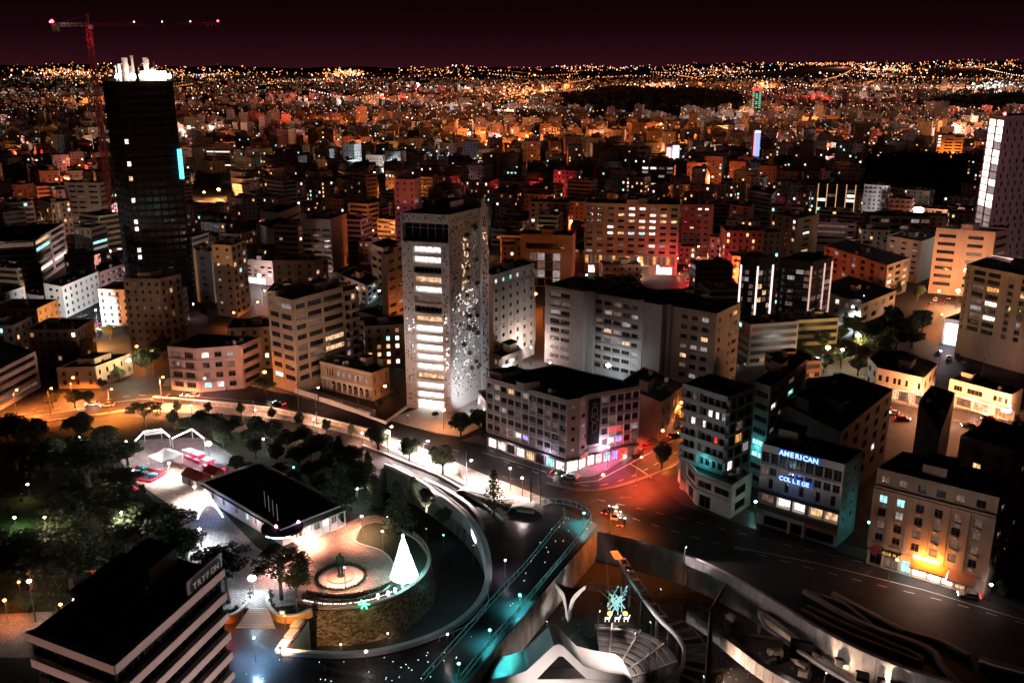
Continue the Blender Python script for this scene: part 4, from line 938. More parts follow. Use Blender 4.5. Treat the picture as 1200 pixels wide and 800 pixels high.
hw2 = hq(452, 424, 300)
bs.append(simple('apartment_building', 'dim grey block close against the left side of the white tower', 'apartment block', quad_of(453, 300, (446, 298), (476, 292), 38), 38, w_tan, None, G([(.1, .4), (.55, .85)], 10, hf=(.3, .68), lit=0, z=(1, 37))))
bs.append(simple('low_office', 'low dim tan office between ribbon window office and the white tower', 'building', quad_of(440, 372, (415, 365), (472, 365), 12), 12, w_tan, G([(.05, .95)], 3, hf=(.3, .7), lit=0, z=(.6, 11.5), mull=5), G([(.05, .95)], 3, hf=(.3, .7), lit=0, z=(.6, 11.5), mull=6), heads=()))
hc = hq(577, 436, 324)
cb = simple('stone_office', 'cream stone office lit from below beside the right flank of the white tower', 'office block', quad_of(577, 324, (562, 318), (627, 309), hc), hc, w_cream, None, G(6, 9, wf=.3, hf=(.28, .72), lit=0, z=(4, hc - .5), fixed={(8, 0): 'white', (8, 1): 'teal', (8, 2): 'teal', (8, 3): 'white'}, mull=1)); bs.append(cb)
for z in (4.2, hc * .45, hc * .86): cb.band(0, z, z + .5, .3)
for k in range(7): cb.fin(0, max(.3, min(cb.length(0) - .3, cb.length(0) * k / 6)), .5, 4.7, hc * .86, .2)
bs.append(simple('annex', 'white lit annex with flat roof between the stone office and the corner office', 'building', quad_of(588, 420, (574, 414), (612, 410), 8.5), 8.5, w_cream, G(1, 2, wf=.2, lit=0, z=(1, 8)), G(2, 2, wf=.3, lit=0, z=(1, 8)), heads=((.7, .5, 5, 4, 3),), tanks=1))
hh = 38.5
ht_ = simple('hotel', 'long nine storey hotel front in tan with scattered lit rooms', 'hotel', rect_of(797, 241, hh, 171, 51, 17), hh, w_tan, None, G(3, 8, wf=.3, lit=.1, z=(9, hh)), heads=((.6, .4, 12, 6, 3), (.2, .5, 6, 6, 2.5))); bs.append(ht_)
fx = {(r, k): 'white' for r, k in ((7, 4), (6, 4), (6, 6), (5, 5), (5, 6), (4, 6), (3, 2), (7, 5), (4, 2))}; fx.update({(r, k): 'warm' for r, k in ((6, 3), (5, 4), (5, 7), (3, 3), (6, 7), (4, 5), (5, 8))}); fx.update({(3, 4): 'teal', (3, 5): 'teal'})
Lh = ht_.length(3)
ht_.grid(3, 9, 8, 11, hh - .6, wf=.58, hf=(.28, .72), lit=.02, fixed=fx, mull=2, extra=[(Lh * (.015 + .0485 * k), Lh * (.015 + .0485 * k) + 1.8, 5.6, 10.2, 'dim' if k % 3 else 'amber', .8) for k in range(20)] + [(Lh * a, Lh * c, .4, 4.6, k) for a, c, k in ((.05, .12, 'white'), (.25, .33, 'hot'), (.38, .42, 'dark'), (.46, .51, 'hot'), (.6, .7, 'dim'), (.78, .95, 'white'))])
for r in range(9): ht_.band(3, 10.7 + (hh - 11.6) / 8 * r, 11.2 + (hh - 11.6) / 8 * r, .35)
for r in range(8):
    for k in range(9):
        if R.random() < .45:
            b = MB(); u = Lh * (k + .5) / 9 + R.uniform(-1.5, 1.5); b.obox(ht_.P(3, u, 11.3 + (hh - 11.6) / 8 * r, .75), ht_.frame(3)[1] * .9, Vector((-ht_.frame(3)[1].y, ht_.frame(3)[1].x, 0)) * .7, Vector((0, 0, .6))); b.build('air_unit', TANK, ht_.root)
bs.append(simple('red_block', 'red lit six storey block right of the long hotel', 'apartment block', rect_of(837, 241, 30, 172, 19, 14), 30, w_rose, G([(.08, .2), (.28, .4), (.5, .62), (.72, .84)], 7, hf=(.3, .62), lit=.06, fixed={(6, 2): 'white', (6, 3): 'white'}), G(3, 7, wf=.4, lit=.1), heads=()))
pb = simple('portal_office', 'ochre office with a tall glass portal left of the long hotel', 'office block', rect_of(671, 277, 27, 170, 27, 14), 27, w_ochre, None, None, heads=((.5, .5, 10, 6, 3),)); bs.append(pb)
Lp = pb.length(3); pb.face(3, [(Lp * (.18 + .15 * k), Lp * (.18 + .15 * k) + Lp * .14, .5 + 4.4 * r, 4.6 + 4.4 * r, R.choice(['dark', 'dim', 'dim', 'blinds']), 1.2) for k in range(4) for r in range(4)] + [(Lp * .1, Lp * .9, 20, 23, 'dark', .8)])
bs.append(simple('apartment_building', 'dark rose block with small terrace behind the ochre portal office', 'apartment block', rect_of(666, 238, 24, 170, 26, 14), 24, w_rose, G(5, 6, wf=.4, lit=.06), G(2, 6, wf=.4, lit=0)))
# twin dark glass towers with light tubes
for nm, lab, q in (('glass_tower', 'dark glass tower with three white light tubes behind the grey slab block', ((890, 308), (868, 306), (907, 306), 392)), ('glass_tower', 'dark glass tower with pink light tubes, right one of the pair', ((953, 308), (914, 304), (976, 302), 390))):
    hg = hq(q[0][0], q[3], q[0][1])
    g = simple(nm, lab, 'office tower', quad_of(q[0][0], q[0][1], q[1], q[2], hg), hg, w_black, G(4, 9, wf=.9, hf=(.12, .8), lit=.10, kinds=('dim', 'blinds', 'dim'), z=(2, hg - 3)), G(3, 9, wf=.86, hf=(.12, .85), lit=.22, kinds=('dim', 'warm', 'blinds'), z=(2, hg - 3)), heads=((.5, .5, 8, 8, 2),)); bs.append(g)
    tm = emit('tube_white' if q[0][0] < 900 else 'tube_pink', (1, .80, .72) if q[0][0] < 900 else (1, .55, .45), 1.6 if q[0][0] < 900 else .8)
    for i, u in ((3, .04), (3, .985), (0, .98)) if q[0][0] < 900 else ((3, .97), (0, .6), (0, .98)):
        g.fin(i, max(.4, min(g.length(i) - .4, g.length(i) * u)), .65, 1, hg - 1.5, .4, tm, 'light_tube')
    for k in range(5): g.fin(0, g.length(0) * (.15 + .17 * k), .9, 1.0, 2.2, .3, LIT['white'], 'shop_light')
# right hand tower
rt = base_of((1149, 335), (1132, 326), (1222, 326)); hr_ = 86
RT = simple('pale_tower', 'tall pale tower with a glowing white glass edge at the right', 'tower', rt, hr_, w_pink, None, None, heads=(), tanks=0); bs.append(RT)
RT.root['label'] = 'tall pink grey tower with staggered slit windows and one white glowing glass corner'
H = []; nfl = 22; Lr_ = RT.length(0)
for r in range(nfl):
    for k in range(9):
        H.append((Lr_ * (.05 + .105 * k) + (1.2 if r % 2 else 0), Lr_ * (.05 + .105 * k) + (1.2 if r % 2 else 0) + 1.2, 3 + 3.7 * r + .6, 3 + 3.7 * r + 3.0, 'warm' if (r, k) == (8, 5) else 'dark'))
RT.face(0, H, mull=0); Ll = RT.length(3)
pt = ['hot' if r in (1, 2, 4, 5) or r >= 10 else 'blinds' for r in range(nfl)]
RT.face(3, [(Ll * (.06 + .48 * k), Ll * (.46 + .48 * k), 3.2 + 3.7 * r, 6.5 + 3.7 * r, 'hot' if r >= 10 and R.random() < .9 or r in (4, 5, 1) else 'blinds') for r in range(nfl) for k in range(2)], frame='w', mull=1)
b = MB(); b.lathe(RT.P(0, 3, hr_ + .5, -3), [(.3, 0), (.8, .7), (.3, 1.6)], 8); b.build('warning_light', head_mat(RED, 20), RT.root)
hor = hq(1167, 350, 273)
ob = simple('orange_office', 'orange lit six storey office with ribbon windows and blank piers', 'office block', quad_of(1167, 273, (1097, 268), (1184, 269), hor), hor, w_orange, G([(.06, .36), (.56, .82)], 7, hf=(.25, .68), lit=0, z=(3.5, hor - 1), mull=5), G([(.1, .85)], 7, hf=(.25, .68), lit=0, z=(3.5, hor - 1)), heads=((.3, .5, 8, 5, 3),)); bs.append(ob)
pd = simple('podium', 'long blank podium wall carrying stacked glowing billboards', 'building', quad_of(1250, 398, (1107, 374), (1290, 380), 10.5), 10.5, w_warmgrey, None, None, heads=(), tanks=0); bs.append(pd)
for k, (z0_, z1_, m_) in enumerate(((5.6, 9.3, emit('board_white', (1, .80, .85), 3.2)), (2.2, 5.2, emit('board_pale', (1, .9, .95), 3.2)), (-.2, 1.9, emit('board_blue', (.45, .7, 1), 2.2)))):
    pd.band(3, max(.2, z0_), z1_, .4, m_, .9, 6.4, 'billboard')
spill(pd.root, pd.o + pd.P(3, 3.5, 5, 4), (1, .8, .85), 3)
bs.append(simple('framed_office', 'tan framed office with deep square bays above the billboard podium', 'office block', quad_of(1235, 331, (1133, 311), (1262, 318), 36), 36, w_tan, G([(.03, .045), (.10, .24), (.27, .42), (.52, .58), (.66, .72), (.8, .86)], 9, hf=(.15, .8), lit=.02, z=(10.6, 35.6), rec=.5, fixed={(6, 2): 'amber'}), None, heads=((.5, .5, 8, 6, 3),)))
# orange lit shop rows at the roundabout
p = [V2(at(x, y, 9.6)) for x, y in ((1083, 445), (1099, 428), (1060, 413), (1030, 411), (1018, 421), (1028, 433))]
rd = Bld('curved_shop_house', 'low rounded shop house in orange lamplight at the roundabout', 'shop building', p, 9.6, w_cream, parapet=.7); bs.append(rd)
rd.grid(5, [(.04, .12), (.2, .27), (.36, .43), (.46, .53), (.62, .68), (.74, .8), (.88, .94)], 1, 5.2, 9.2, hf=(.15, .7), lit=.2, extra=[(rd.length(5) * (.36 + .16 * k), rd.length(5) * (.36 + .16 * k) + 3, .4, 3.8, ['warm', 'dim', 'warm', 'dim'][k]) for k in range(4)])
rd.grid(0, 3, 2, .6, 9.2, wf=.5, lit=.2); rd.grid(4, 2, 2, .6, 9.2, wf=.4, lit=.1); rd.band(5, 4.3, 4.8, .9, w_white); rd.roof_box(.6, .55, 8, 4, 2.6, w_tan); rd.clutter(3)
rs = simple('shop_house', 'low two storey shop house with glowing blue sign beside the rounded one', 'shop building', quad_of(1186, 464, (1113, 445), (1199, 456), 8.6), 8.6, w_cream, G([(.08, .22), (.3, .55), (.72, .78), (.8, .86), (.9, .95)], 1, hf=(.2, .7), lit=0, z=(4.8, 8.4), extra=[(3, 8, .4, 3.6, 'dim', 1.0), (9, 14, .4, 3.6, 'warm', 1.0), (16, 22, .4, 3.6, 'amber', 1.0)]), None, heads=((.7, .8, 6, 4, 2.6),)); bs.append(rs)
rs.band(3, 4.0, 4.6, 1.4, w_white); rs.band(3, 3.2, 4.4, 1.5, emit('sign_cyan', (.35, .65, 1), 5), 18.5, 21, 'blue_sign')
# dark blocks behind the language school
bs.append(simple('dark_block', 'unlit black block behind the language school roof', 'building', [V2(q) for q in (at(985, 508, 22), at(1046, 458, 22), at(985, 438, 22), at(915, 474, 22))], 22, w_dark, None, G(5, 5, wf=.4, lit=.05), heads=((.3, .3, 6, 5, 4), (.15, .7, 7, 5, 3.4)), tanks=8))
bs.append(simple('dark_block', 'narrow unlit block with stair tower behind the pilaster block', 'building', [V2(q) for q in (at(1100, 520, 24), at(1118, 470, 24), at(1090, 461, 24), at(1076, 480, 24))], 26, w_dark, None, None, heads=(), tanks=4))
bs.append(simple('dark_block', 'plain dark roofed block behind the corner office and its side street', 'building', quad_of(775, 473, (722, 452), (806, 450), 12), 12, w_brown, None, G(5, 2, wf=.3, lit=.3, kinds=('amber', 'dim'), z=(2, 11)), heads=((.3, .5, 5, 4, 3.5),), tanks=5))
# left edge
bs.append(simple('low_office', 'low banded office cut off by the left edge above the orange avenue', 'building', quad_of(-30, 449, (-80, 430), (42, 413), 13), 13, w_pink, None, G([(.03, .97)], 4, hf=(.3, .8), lit=0, z=(.6, 12.8), rec=.6, mull=9), heads=()))
bs.append(simple('old_house', 'low dark house lit orange along its front on the avenue corner', 'house', quad_of(112, 431, (66, 432), (154, 415), 7.5), 7.5, w_ochre, G(3, 2, wf=.25, lit=0, z=(.6, 7)), G(5, 2, wf=.25, lit=0, z=(.6, 7)), heads=((.5, .5, 8, 6, 2.2),)))
p = [V2(at(x, y, 15.6)) for x, y in ((282, 406), (305, 396), (232, 392), (196, 407), (229, 410))]
sb_ = Bld('street_corner_block', 'pink four storey street corner block with chamfered balcony end on the avenue', 'apartment block', p, 15.6, w_pink, parapet=.5); bs.append(sb_)
sb_.grid(4, [(.12, .28), (.4, .56), (.68, .84)], 4, .6, 15.4, hf=(.2, .72), lit=.05, fixed={(3, 0): 'white', (0, 0): 'teal', (3, 2): 'blinds'}); sb_.grid(3, [(.1, .45), (.55, .9)], 4, .6, 15.4, hf=(.15, .75), lit=0, rec=.7); sb_.grid(0, [(.1, .9)], 4, .6, 15.4, hf=(.2, .7), lit=0, rec=.5); sb_.clutter(7)
for r in range(1, 4): sb_.band(4, .4 + 3.7 * r, .7 + 3.7 * r, .25); sb_.band(3, .4 + 3.7 * r, .8 + 3.7 * r, .5)
# mid-distance blocks that stand out
for nm, lab, cat, pts, h, wl, lf, rg in (
    ('apartment_building', 'ochre block with a bright side wall behind the twin glass towers', 'apartment block', quad_of(935, 257, (903, 250), (960, 252), 25), 25, w_ochre, G(4, 6, wf=.35, lit=.3), G([(.3, .6)], 6, hf=(.3, .68), lit=.2)),
    ('apartment_building', 'pink block with striped balconies right of the ochre block', 'apartment block', rect_of(1004, 262, 18, 168, 26, 12), 18, w_pink, G([(.05, .75), (.82, .95)], 4, hf=(.3, .7), lit=.05), G(2, 4, wf=.4, lit=0)),
    ('lined_tower', 'black glass block edged by thin orange vertical lines', 'office tower', rect_of(1004, 216, 30, 160, 26, 14), 30, w_black, G(4, 8, wf=.85, hf=(.15, .8), lit=.08, kinds=('teal', 'white')), None),
    ('office_block', 'flat office with a row of framed windows left of the orange office', 'office block', rect_of(1091, 255, 20, 172, 36, 18), 20, w_tan, G(6, 4, wf=.8, hf=(.2, .75), lit=0), G(2, 4, wf=.5, lit=0)),
    ('apartment_building', 'cream block of paired small windows left of the orange office', 'apartment block', quad_of(1080, 284, (1040, 277), (1100, 277), 22), 22, w_cream, G(3, 6, wf=.4, hf=(.3, .62), lit=0), None),
    ('low_office', 'long low dark block with white lit windows right of the twin glass towers', 'building', quad_of(1040, 312, (966, 288), (1066, 303), 17), 17, w_brown, G(7, 4, wf=.4, lit=.2, kinds=('white', 'blinds')), G(3, 4, wf=.6, lit=.3)),
    ('low_office', 'flat dark roofed hall in front of the long low block', 'building', quad_of(1010, 358, (955, 338), (1050, 341), 9), 9, w_tan, G(5, 2, wf=.4, lit=.05, z=(.5, 8.6)), G(4, 2, wf=.5, lit=.05, z=(.5, 8.6))),
    ('striped_block', 'pink striped block over a glowing orange shop curve at the crossroads', 'apartment block', rect_of(270, 170, 27, 172, 30, 14), 27, w_rose, G([(.05, .32), (.37, .95)], 8, hf=(.3, .75), lit=.15, kinds=('teal', 'warm', 'white')), G(2, 8, wf=.5, lit=.1)),
    ('apartment_building', 'tan block with columns of small windows behind the white lit shops', 'apartment block', rect_of(655, 150, 22, 172, 24, 14), 22, w_ochre, G(6, 5, wf=.35, lit=.15), G(3, 5, wf=.4, lit=0)),
    ('office_block', 'pale grey block with blue lit signs on the hill of lights', 'office block', rect_of(790, 195, 22, 170, 30, 14), 22, w_grey, G(4, 5, wf=.7, lit=.1), G(2, 5, wf=.5, lit=.1)),
    ('apartment_building', 'orange lit block with stacked balconies near the pale tower', 'apartment block', rect_of(1130, 158, 30, 170, 30, 16), 30, w_ochre, G([(.03, .13), (.3, .6), (.68, .95)], 7, hf=(.3, .75), lit=0, fixed={(r, 0): 'hot' for r in range(3, 7)}), G(3, 7, wf=.5, lit=.1)),
    ('sign_building', 'building whose whole front glows blue and pink', 'building', rect_of(892, 152, 34, 168, 10, 12), 34, w_white, None, G(2, 9, wf=.5, lit=.05)),
    ('green_tower', 'far tower with green lit panes under a red lit top', 'tower', rect_of(893, 107, 55, 165, 22, 16), 55, w_black, G(3, 12, wf=.7, hf=(.15, .8), lit=.75, kinds=('green',)), G(3, 12, wf=.5, lit=.0)),
    ('neon_block', 'small block with a pink and white neon front', 'building', rect_of(797, 170, 22, 170, 16, 12), 22, w_white, None, G(2, 5, wf=.5, lit=.1)),
    ('apartment_building', 'white lit balcony block above the red block by the hotel', 'apartment block', quad_of(905, 228, (876, 223), (912, 222), 22), 22, w_white, G([(.05, .95)], 6, hf=(.3, .7), lit=0), G(2, 6, wf=.5, lit=.1)),
    ('apartment_building', 'salmon block half hidden behind the red block and the neon sign', 'apartment block', quad_of(880, 243, (855, 240), (884, 238), 21), 21, w_pink, G(2, 6, wf=.3, lit=0), None),
):
    q = simple(nm, lab, cat, pts, h, wl, lf, rg, heads=((.5, .5, 5, 4, 2.5),), tanks=2); bs.append(q)
    if nm == 'lined_tower':
        for u in (.01, .25, .5, .75, .99): q.fin(3, max(.4, min(q.length(3) - .4, q.length(3) * u)), .5, 1, 29.5, .4, emit('line_orange', (1, .5, .25), .9), 'light_line')
    if nm == 'green_tower':
        q.band(3, 55.5, 62, .5, emit('crown_red', (1, .02, .02), 2.5), name='red_crown')
        b = MB(); b.bar(q.P(3, 2, 0, 14), q.P(3, 6, 50, 4), 1.0); b.build('red_line', emit('line_red', (1, .03, .1), .9), q.root)
    if nm == 'sign_building': q.band(3, 1, 30, .4, emit('front_blue', (.35, .45, 1), 1.3), 4, 9.6, 'glowing_front'); q.band(3, 1, 31, .45, emit('front_pink', (1, .3, .35), 1.5), 2.2, 3.9, 'glowing_edge'); q.band(3, 30.5, 32, .5, emit('front_white', (.8, .9, 1), 4), 3, 9.6, 'glowing_sign')
    if nm == 'neon_block': q.band(3, 3, 19, .4, emit('front_rose', (1, .45, .55), 2.0), 1, 6, 'glowing_front'); q.band(3, 2, 21, .4, emit('front_cool', (.9, .85, 1), 2.6), 8, 15, 'glowing_front')
for q in bs: q.close()
# ------------------------------------------------------------------ trees
def clump_crown(kind, seed):
    rr = random.Random(seed); b = MB()
    def leaf(p, s, d=None):
        a = Vector((rr.uniform(-1, 1), rr.uniform(-1, 1), rr.uniform(-.7, .7))).normalized() * s
        q = a.cross(Vector((rr.uniform(-1, 1), rr.uniform(-1, 1), rr.uniform(-1, 1)))).normalized() * s * rr.uniform(.5, .9)
        b.quad(p - a, p - q * .8, p + a, p + q, rr.random() < .35)
    def clump(c, r, n, s, fl=.75):
        for _ in range(n):
            v = Vector((rr.gauss(0, 1), rr.gauss(0, 1), rr.gauss(0, 1))); v.normalize(); v *= rr.random() ** .45 * r
            leaf(Vector(c) + Vector((v.x, v.y, v.z * fl)), s)
    if kind == 'broad':
        for _ in range(30):
            v = Vector((rr.gauss(0, 1), rr.gauss(0, 1), rr.gauss(0, .8))).normalized() * rr.uniform(.45, 1); clump((v.x * 3.3, v.y * 3.3, 6.2 + v.z * 2.8), rr.uniform(.9, 1.7), 120, .27)
    elif kind == 'round':
        for _ in range(22):
            v = Vector((rr.gauss(0, 1), rr.gauss(0, 1), rr.gauss(0, 1))).normalized() * rr.uniform(.4, .85); clump((v.x * 3.0, v.y * 3.0, 6.0 + v.z * 3.1), rr.uniform(1.1, 1.5), 130, .26, .95)
    elif kind == 'pine':
        for _ in range(34):
            t, r = rr.uniform(0, 6.28), 4.2 * rr.random() ** .5; clump((r * math.cos(t), r * math.sin(t), 8.2 + rr.uniform(-.6, .9) - r * .2), rr.uniform(.8, 1.3), 75, .22, .55)
    elif kind == 'conifer':
        for k in range(30):
            z = 1.2 + 8.6 * k / 30; r = 1.9 * (1 - (z / 10.4) ** 1.5); t = k * 2.4; clump((r * .6 * math.cos(t), r * .6 * math.sin(t), z), .5 + r * .5, 62, .21, 1.1)
    elif kind == 'spiky':
        for k in range(12):
            z = 2 + .68 * k; r = 3.0 * (1 - k / 13)
            for j in range(9):
                t = j * .7 + k * .4
                for m in range(7):
                    q = (m + 1) / 7; leaf(Vector((r * q * math.cos(t), r * q * math.sin(t), z + .5 * q * q - .3 * q)), .26)
    elif kind == 'palm':
        for j in range(22):
            t = j * .9; el = rr.uniform(-.2, .9); pr = None
            for m in range(9):
                q = m / 8; r = 2.6 * q * math.cos(el * .7); z = 9.3 + 2.0 * q * math.sin(el) - 1.7 * q * q; p = Vector((r * math.cos(t), r * math.sin(t), z))
                if pr:
                    sd = Vector((-math.sin(t), math.cos(t), 0)) * (.38 * (1 - q * .6)); b.quad(pr - sd + Vector((0, 0, -.12)), pr, p, p - sd + Vector((0, 0, -.12)), j % 3 == 0); b.quad(pr, pr + sd + Vector((0, 0, -.12)), p + sd + Vector((0, 0, -.12)), p, j % 3 == 0)
                pr = p
    return b
def trunk_mesh(kind, seed):
    rr = random.Random(seed); b = MB()
    if kind == 'conifer' or kind == 'spiky': b.tube([(0, 0, 0), (.03, 0, 4), (0, 0, 9.5)], [.28, .18, .03], 7)
    elif kind == 'palm': b.tube([(0, 0, 0), (.12, 0, 3), (.05, .1, 6.5), (0, 0, 9.4)], [.3, .22, .19, .2], 8)
    else:
        hz = 5.8 if kind == 'pine' else 2.6; b.tube([(0, 0, 0), (.08, .05, hz * .5), (0, 0, hz)], [.34, .27, .22], 8)
        for k in range(7 if kind != 'round' else 5):
            t = k * 6.28 / 6 + rr.uniform(-.3, .3); r = rr.uniform(1.6, 3.2); z2 = hz + rr.uniform(1.4, 2.8)
            b.tube([(0, 0, hz - .15), (r * .4 * math.cos(t), r * .4 * math.sin(t), hz + (z2 - hz) * .6), (r * math.cos(t), r * math.sin(t), z2)], [.17, .11, .03], 5)
    return b
TREES = {}
LM = {'broad': (LEAF_D, LEAF), 'round': (LEAF_D, LEAF), 'pine': (LEAF_D, LEAF_D), 'conifer': (LEAF_D, LEAF), 'spiky': (LEAF_D, LEAF_O), 'palm': (LEAF_D, LEAF_O), 'olive': (LEAF_O, LEAF)}
def tree(p, h, kind, label=None, name=None, spread=1.0, group=None, mats=None):
    v = len([1 for k in TREES if k[0] == kind]); key = (kind, R.randrange(3 if kind in ('broad', 'round') else 2), mats)
    if key not in TREES:
        TREES[key] = (trunk_mesh(kind, 3 + key[1]).mesh('trunk', BARK), clump_crown(kind, 11 + key[1]).mesh('crown', list(LM[mats or kind])))
    t, c = TREES[key]; s = h / {'broad': 9.6, 'round': 9.6, 'pine': 9.8, 'conifer': 10.2, 'spiky': 10.3, 'palm': 11.0}[kind]
    root = empty(name or {'pine': 'pine_tree', 'conifer': 'conifer', 'palm': 'palm_tree', 'spiky': 'conifer'}.get(kind, 'tree'), p, label, {'palm': 'palm'}.get(kind, 'tree'), group, R.uniform(0, 6.28))
    root.scale = (s * spread, s * spread, s); link('trunk', t, root); link('crown', c, root); return root
for k, (x, y, h, kd) in enumerate(((300, 512, 7, 'broad'), (318, 520, 8, 'broad'), (338, 528, 7, 'broad'), (358, 522, 7, 'broad'), (378, 536, 8, 'broad'), (398, 540, 8, 'conifer'), (412, 546, 7, 'broad'), (392, 556, 9, 'broad'), (350, 548, 7, 'broad'), (328, 560, 5, 'broad'), (418, 584, 9, 'broad'), (432, 560, 8, 'conifer'), (270, 512, 7, 'broad'), (288, 524, 6, 'broad'), (262, 525, 6, 'broad'), (236, 500, 6, 'broad'), (365, 562, 6, 'broad'), (405, 566, 8, 'broad'))):
    tree(at(x, y), h, kd, ('nearest', 'second', 'third', 'fourth', 'fifth', 'sixth', 'seventh', 'eighth', 'ninth', 'tenth', 'eleventh', 'twelfth', 'thirteenth', 'fourteenth', 'fifteenth', 'sixteenth', 'seventeenth', 'last')[(8, 9, 7, 10, 5, 4, 3, 2, 6, 11, 0, 1, 13, 12, 14, 17, 15, 16)[k]] + ' dark tree counted from the moat in the grove behind the cafe', group='grove between cafe and promenade', spread=1.35)
for k, (x, y, h) in enumerate(((1000, 395, 10), (1020, 402, 11), (1035, 396, 10), (985, 400, 8), (1050, 410, 10), (1012, 415, 9), (1068, 408, 9), (945, 425, 6), (1028, 420, 9))):
    tree(at(x, y), h, 'broad', ('first', 'second', 'third', 'fourth', 'fifth', 'sixth', 'seventh', 'eighth', 'ninth')[k] + ' tree of the dark clump between glass towers and billboards', group='dark clump left of the billboards', spread=1.4)
g1 = 'round clipped trees along the lit promenade'
for (x, y, h), w in zip(((245, 487, 5.2), (283, 489, 5.6), (319, 494, 5.4), (351, 505, 7.2), (383, 509, 5.6), (412, 514, 5.2), (208, 486, 5.4)), ('small round tree on the promenade under the pink corner block', 'small round tree on the promenade, second from the pine', 'small round tree on the promenade across from the orange glowing tree', 'largest clipped promenade tree, opposite the garden wall of the mansion', 'small clipped promenade tree just past the largest one', 'slim clipped tree against the fence panels near the big dark trees', 'low tree on the promenade beside the umbrella pine')):
    tree(at(x, y), h, 'round', w, group=g1, spread=.85)
for x, y, h, s, l in ((443, 528, 9.0, 1.35, 'broad dark tree beside the road, leftmost of three below the white tower'), (480, 541, 8.2, 1.2, 'middle of three broad dark trees on the bright pavement below the white tower'), (519, 555, 9.2, 1.25, 'broad dark tree with red lights behind it, right of three below the white tower')): tree(at(x, y), h, 'round', l, spread=s, group='broad trees on the bright pavement')
for x, y, h, s, l in ((540, 514, 9.5, 1.0, 'dense tree glowing amber from a lamp at the foot of the white tower'), (565, 512, 9.8, 1.05, 'dark dense tree between the white tower and the corner office'), (588, 508, 8.2, .9, 'dark tree touching the left end of the corner office')): tree(at(x, y), h, 'broad', l, spread=s)
tree(at(579, 605), 13.5, 'spiky', 'tall dark spiky conifer standing on the bright traffic island', spread=.9)
for x, y, h, k, s, l in ((400, 606, 17, 'conifer', 1.3, 'tall dark conifer behind the cafe roof'), (468, 628, 15, 'conifer', 1.35, 'tall green conifer behind the glowing light tree'), (440, 600, 11, 'conifer', 1.2, 'shorter conifer between the two tall ones in the moat'), (500, 600, 7, 'broad', 1.0, 'low shadowy tree in the moat beside the curved ramp'), (520, 618, 6, 'broad', 1.0, 'low dark tree under the ramp wall in the moat'), (485, 590, 8, 'conifer', 1.3, 'dark conifer close under the avenue parapet'), (345, 575, 6.5, 'broad', 1.0, 'round bush tree tinted teal behind the cafe'), (375, 580, 7, 'broad', 1.0, 'yellow green tree beside the tall dark conifer'), (325, 545, 7.5, 'broad', 1.0, 'dark tree behind the cafe roof nearest the promenade'), (300, 537, 7, 'broad', 1.0, 'dark tree above the pale shrub near the fair'), (420, 570, 8, 'round', 1.1, 'dark round tree under the promenade near the conifers'), (365, 540, 8, 'broad', 1.1, 'dark tree below the fence panels of the promenade')):
    tree(at(x, y, -2 if x > 430 else 0), h, k, l, spread=s)
for x, y, h, s, l in ((278, 555, 6, 1.2, 'pale floodlit shrub tree behind the red roofed huts'), (292, 560, 5, 1.3, 'bright white lit shrub against the cafe roof')): tree(at(x, y), h, 'broad', l, spread=s, mats='olive')
tree(at(172, 512), 11.5, 'pine', 'umbrella pine with bare forked limbs at the edge of the orange avenue', spread=1.05); tree(at(204, 503), 7, 'round', 'dark tree right of the umbrella pine', spread=1.0)
park = [(105, 570, 15, 'broad', 'tall lit olive green tree left of the playground'), (60, 560, 12, 'broad', 'black tree on the park edge below the avenue'), (20, 550, 9, 'broad', 'black tree at the left edge below the avenue'), (130, 620, 13, 'broad', 'dark tree directly left of the playground court'), (185, 655, 14, 'broad', 'large grey green tree lit along its right side by the cafe path'), (152, 650, 13, 'broad', 'rounded tree in front of the playground court'), (95, 625, 12, 'broad', 'black tree in the middle of the park'), (40, 690, 14, 'broad', 'large bare looking tree above the orange lit bush'), (85, 690, 12, 'broad', 'dark tree above the small white light figure'), (-12, 655, 8, 'broad', 'dark tree beside the green lawn at the left edge'), (120, 690, 9, 'palm', 'pale fronded palm beside the pink play frame'), (150, 545, 8, 'broad', 'dim tree between avenue and fair tents'), (225, 512, 7, 'broad', 'teal tinged tree behind the fair floodlight'), (250, 508, 7, 'broad', 'teal lit tree right of the fair floodlight'), (10, 715, 5, 'broad', 'orange lit bush at the left edge by the path'), (32, 716, 4.5, 'broad', 'smaller orange lit bush beside the path lamp'), (92, 600, 9, 'broad', 'tree over the small lit clearing in the park'), (10, 520, 10, 'broad', 'black tree at the left edge touching the avenue kerb'), (125, 530, 9, 'broad', 'dark tree under the umbrella pine'), (95, 515, 9, 'broad', 'dark tree close below the avenue lamp pole'), (40, 525, 10, 'broad', 'wide black tree below the orange road'), (170, 600, 8, 'conifer', 'slim tree against the court fence'), (215, 660, 9, 'broad', 'thin leaved tree beside the blue light arch'), (75, 655, 11, 'broad', 'black tree behind the pink play frame'), (140, 585, 10, 'broad', 'dark tree at the corner of the inflatable')]
for x, y, h, k, l in park: tree(at(x, y), h, k, l, spread=1.5 if k == 'broad' else 1.15)
for x, y, h, l in ((268, 706, 13, 'dark open pine in front of the cafe, left of the globe lamp'), (330, 702, 12, 'wide dark pine right of the globe lamp')): tree(at(x, y, 1.5), h, 'pine', l, spread=1.15)
tree(at(348, 700, 1.5), 9, 'round', 'dark round tree joined to the wide pine by the terrace', spread=1.1)
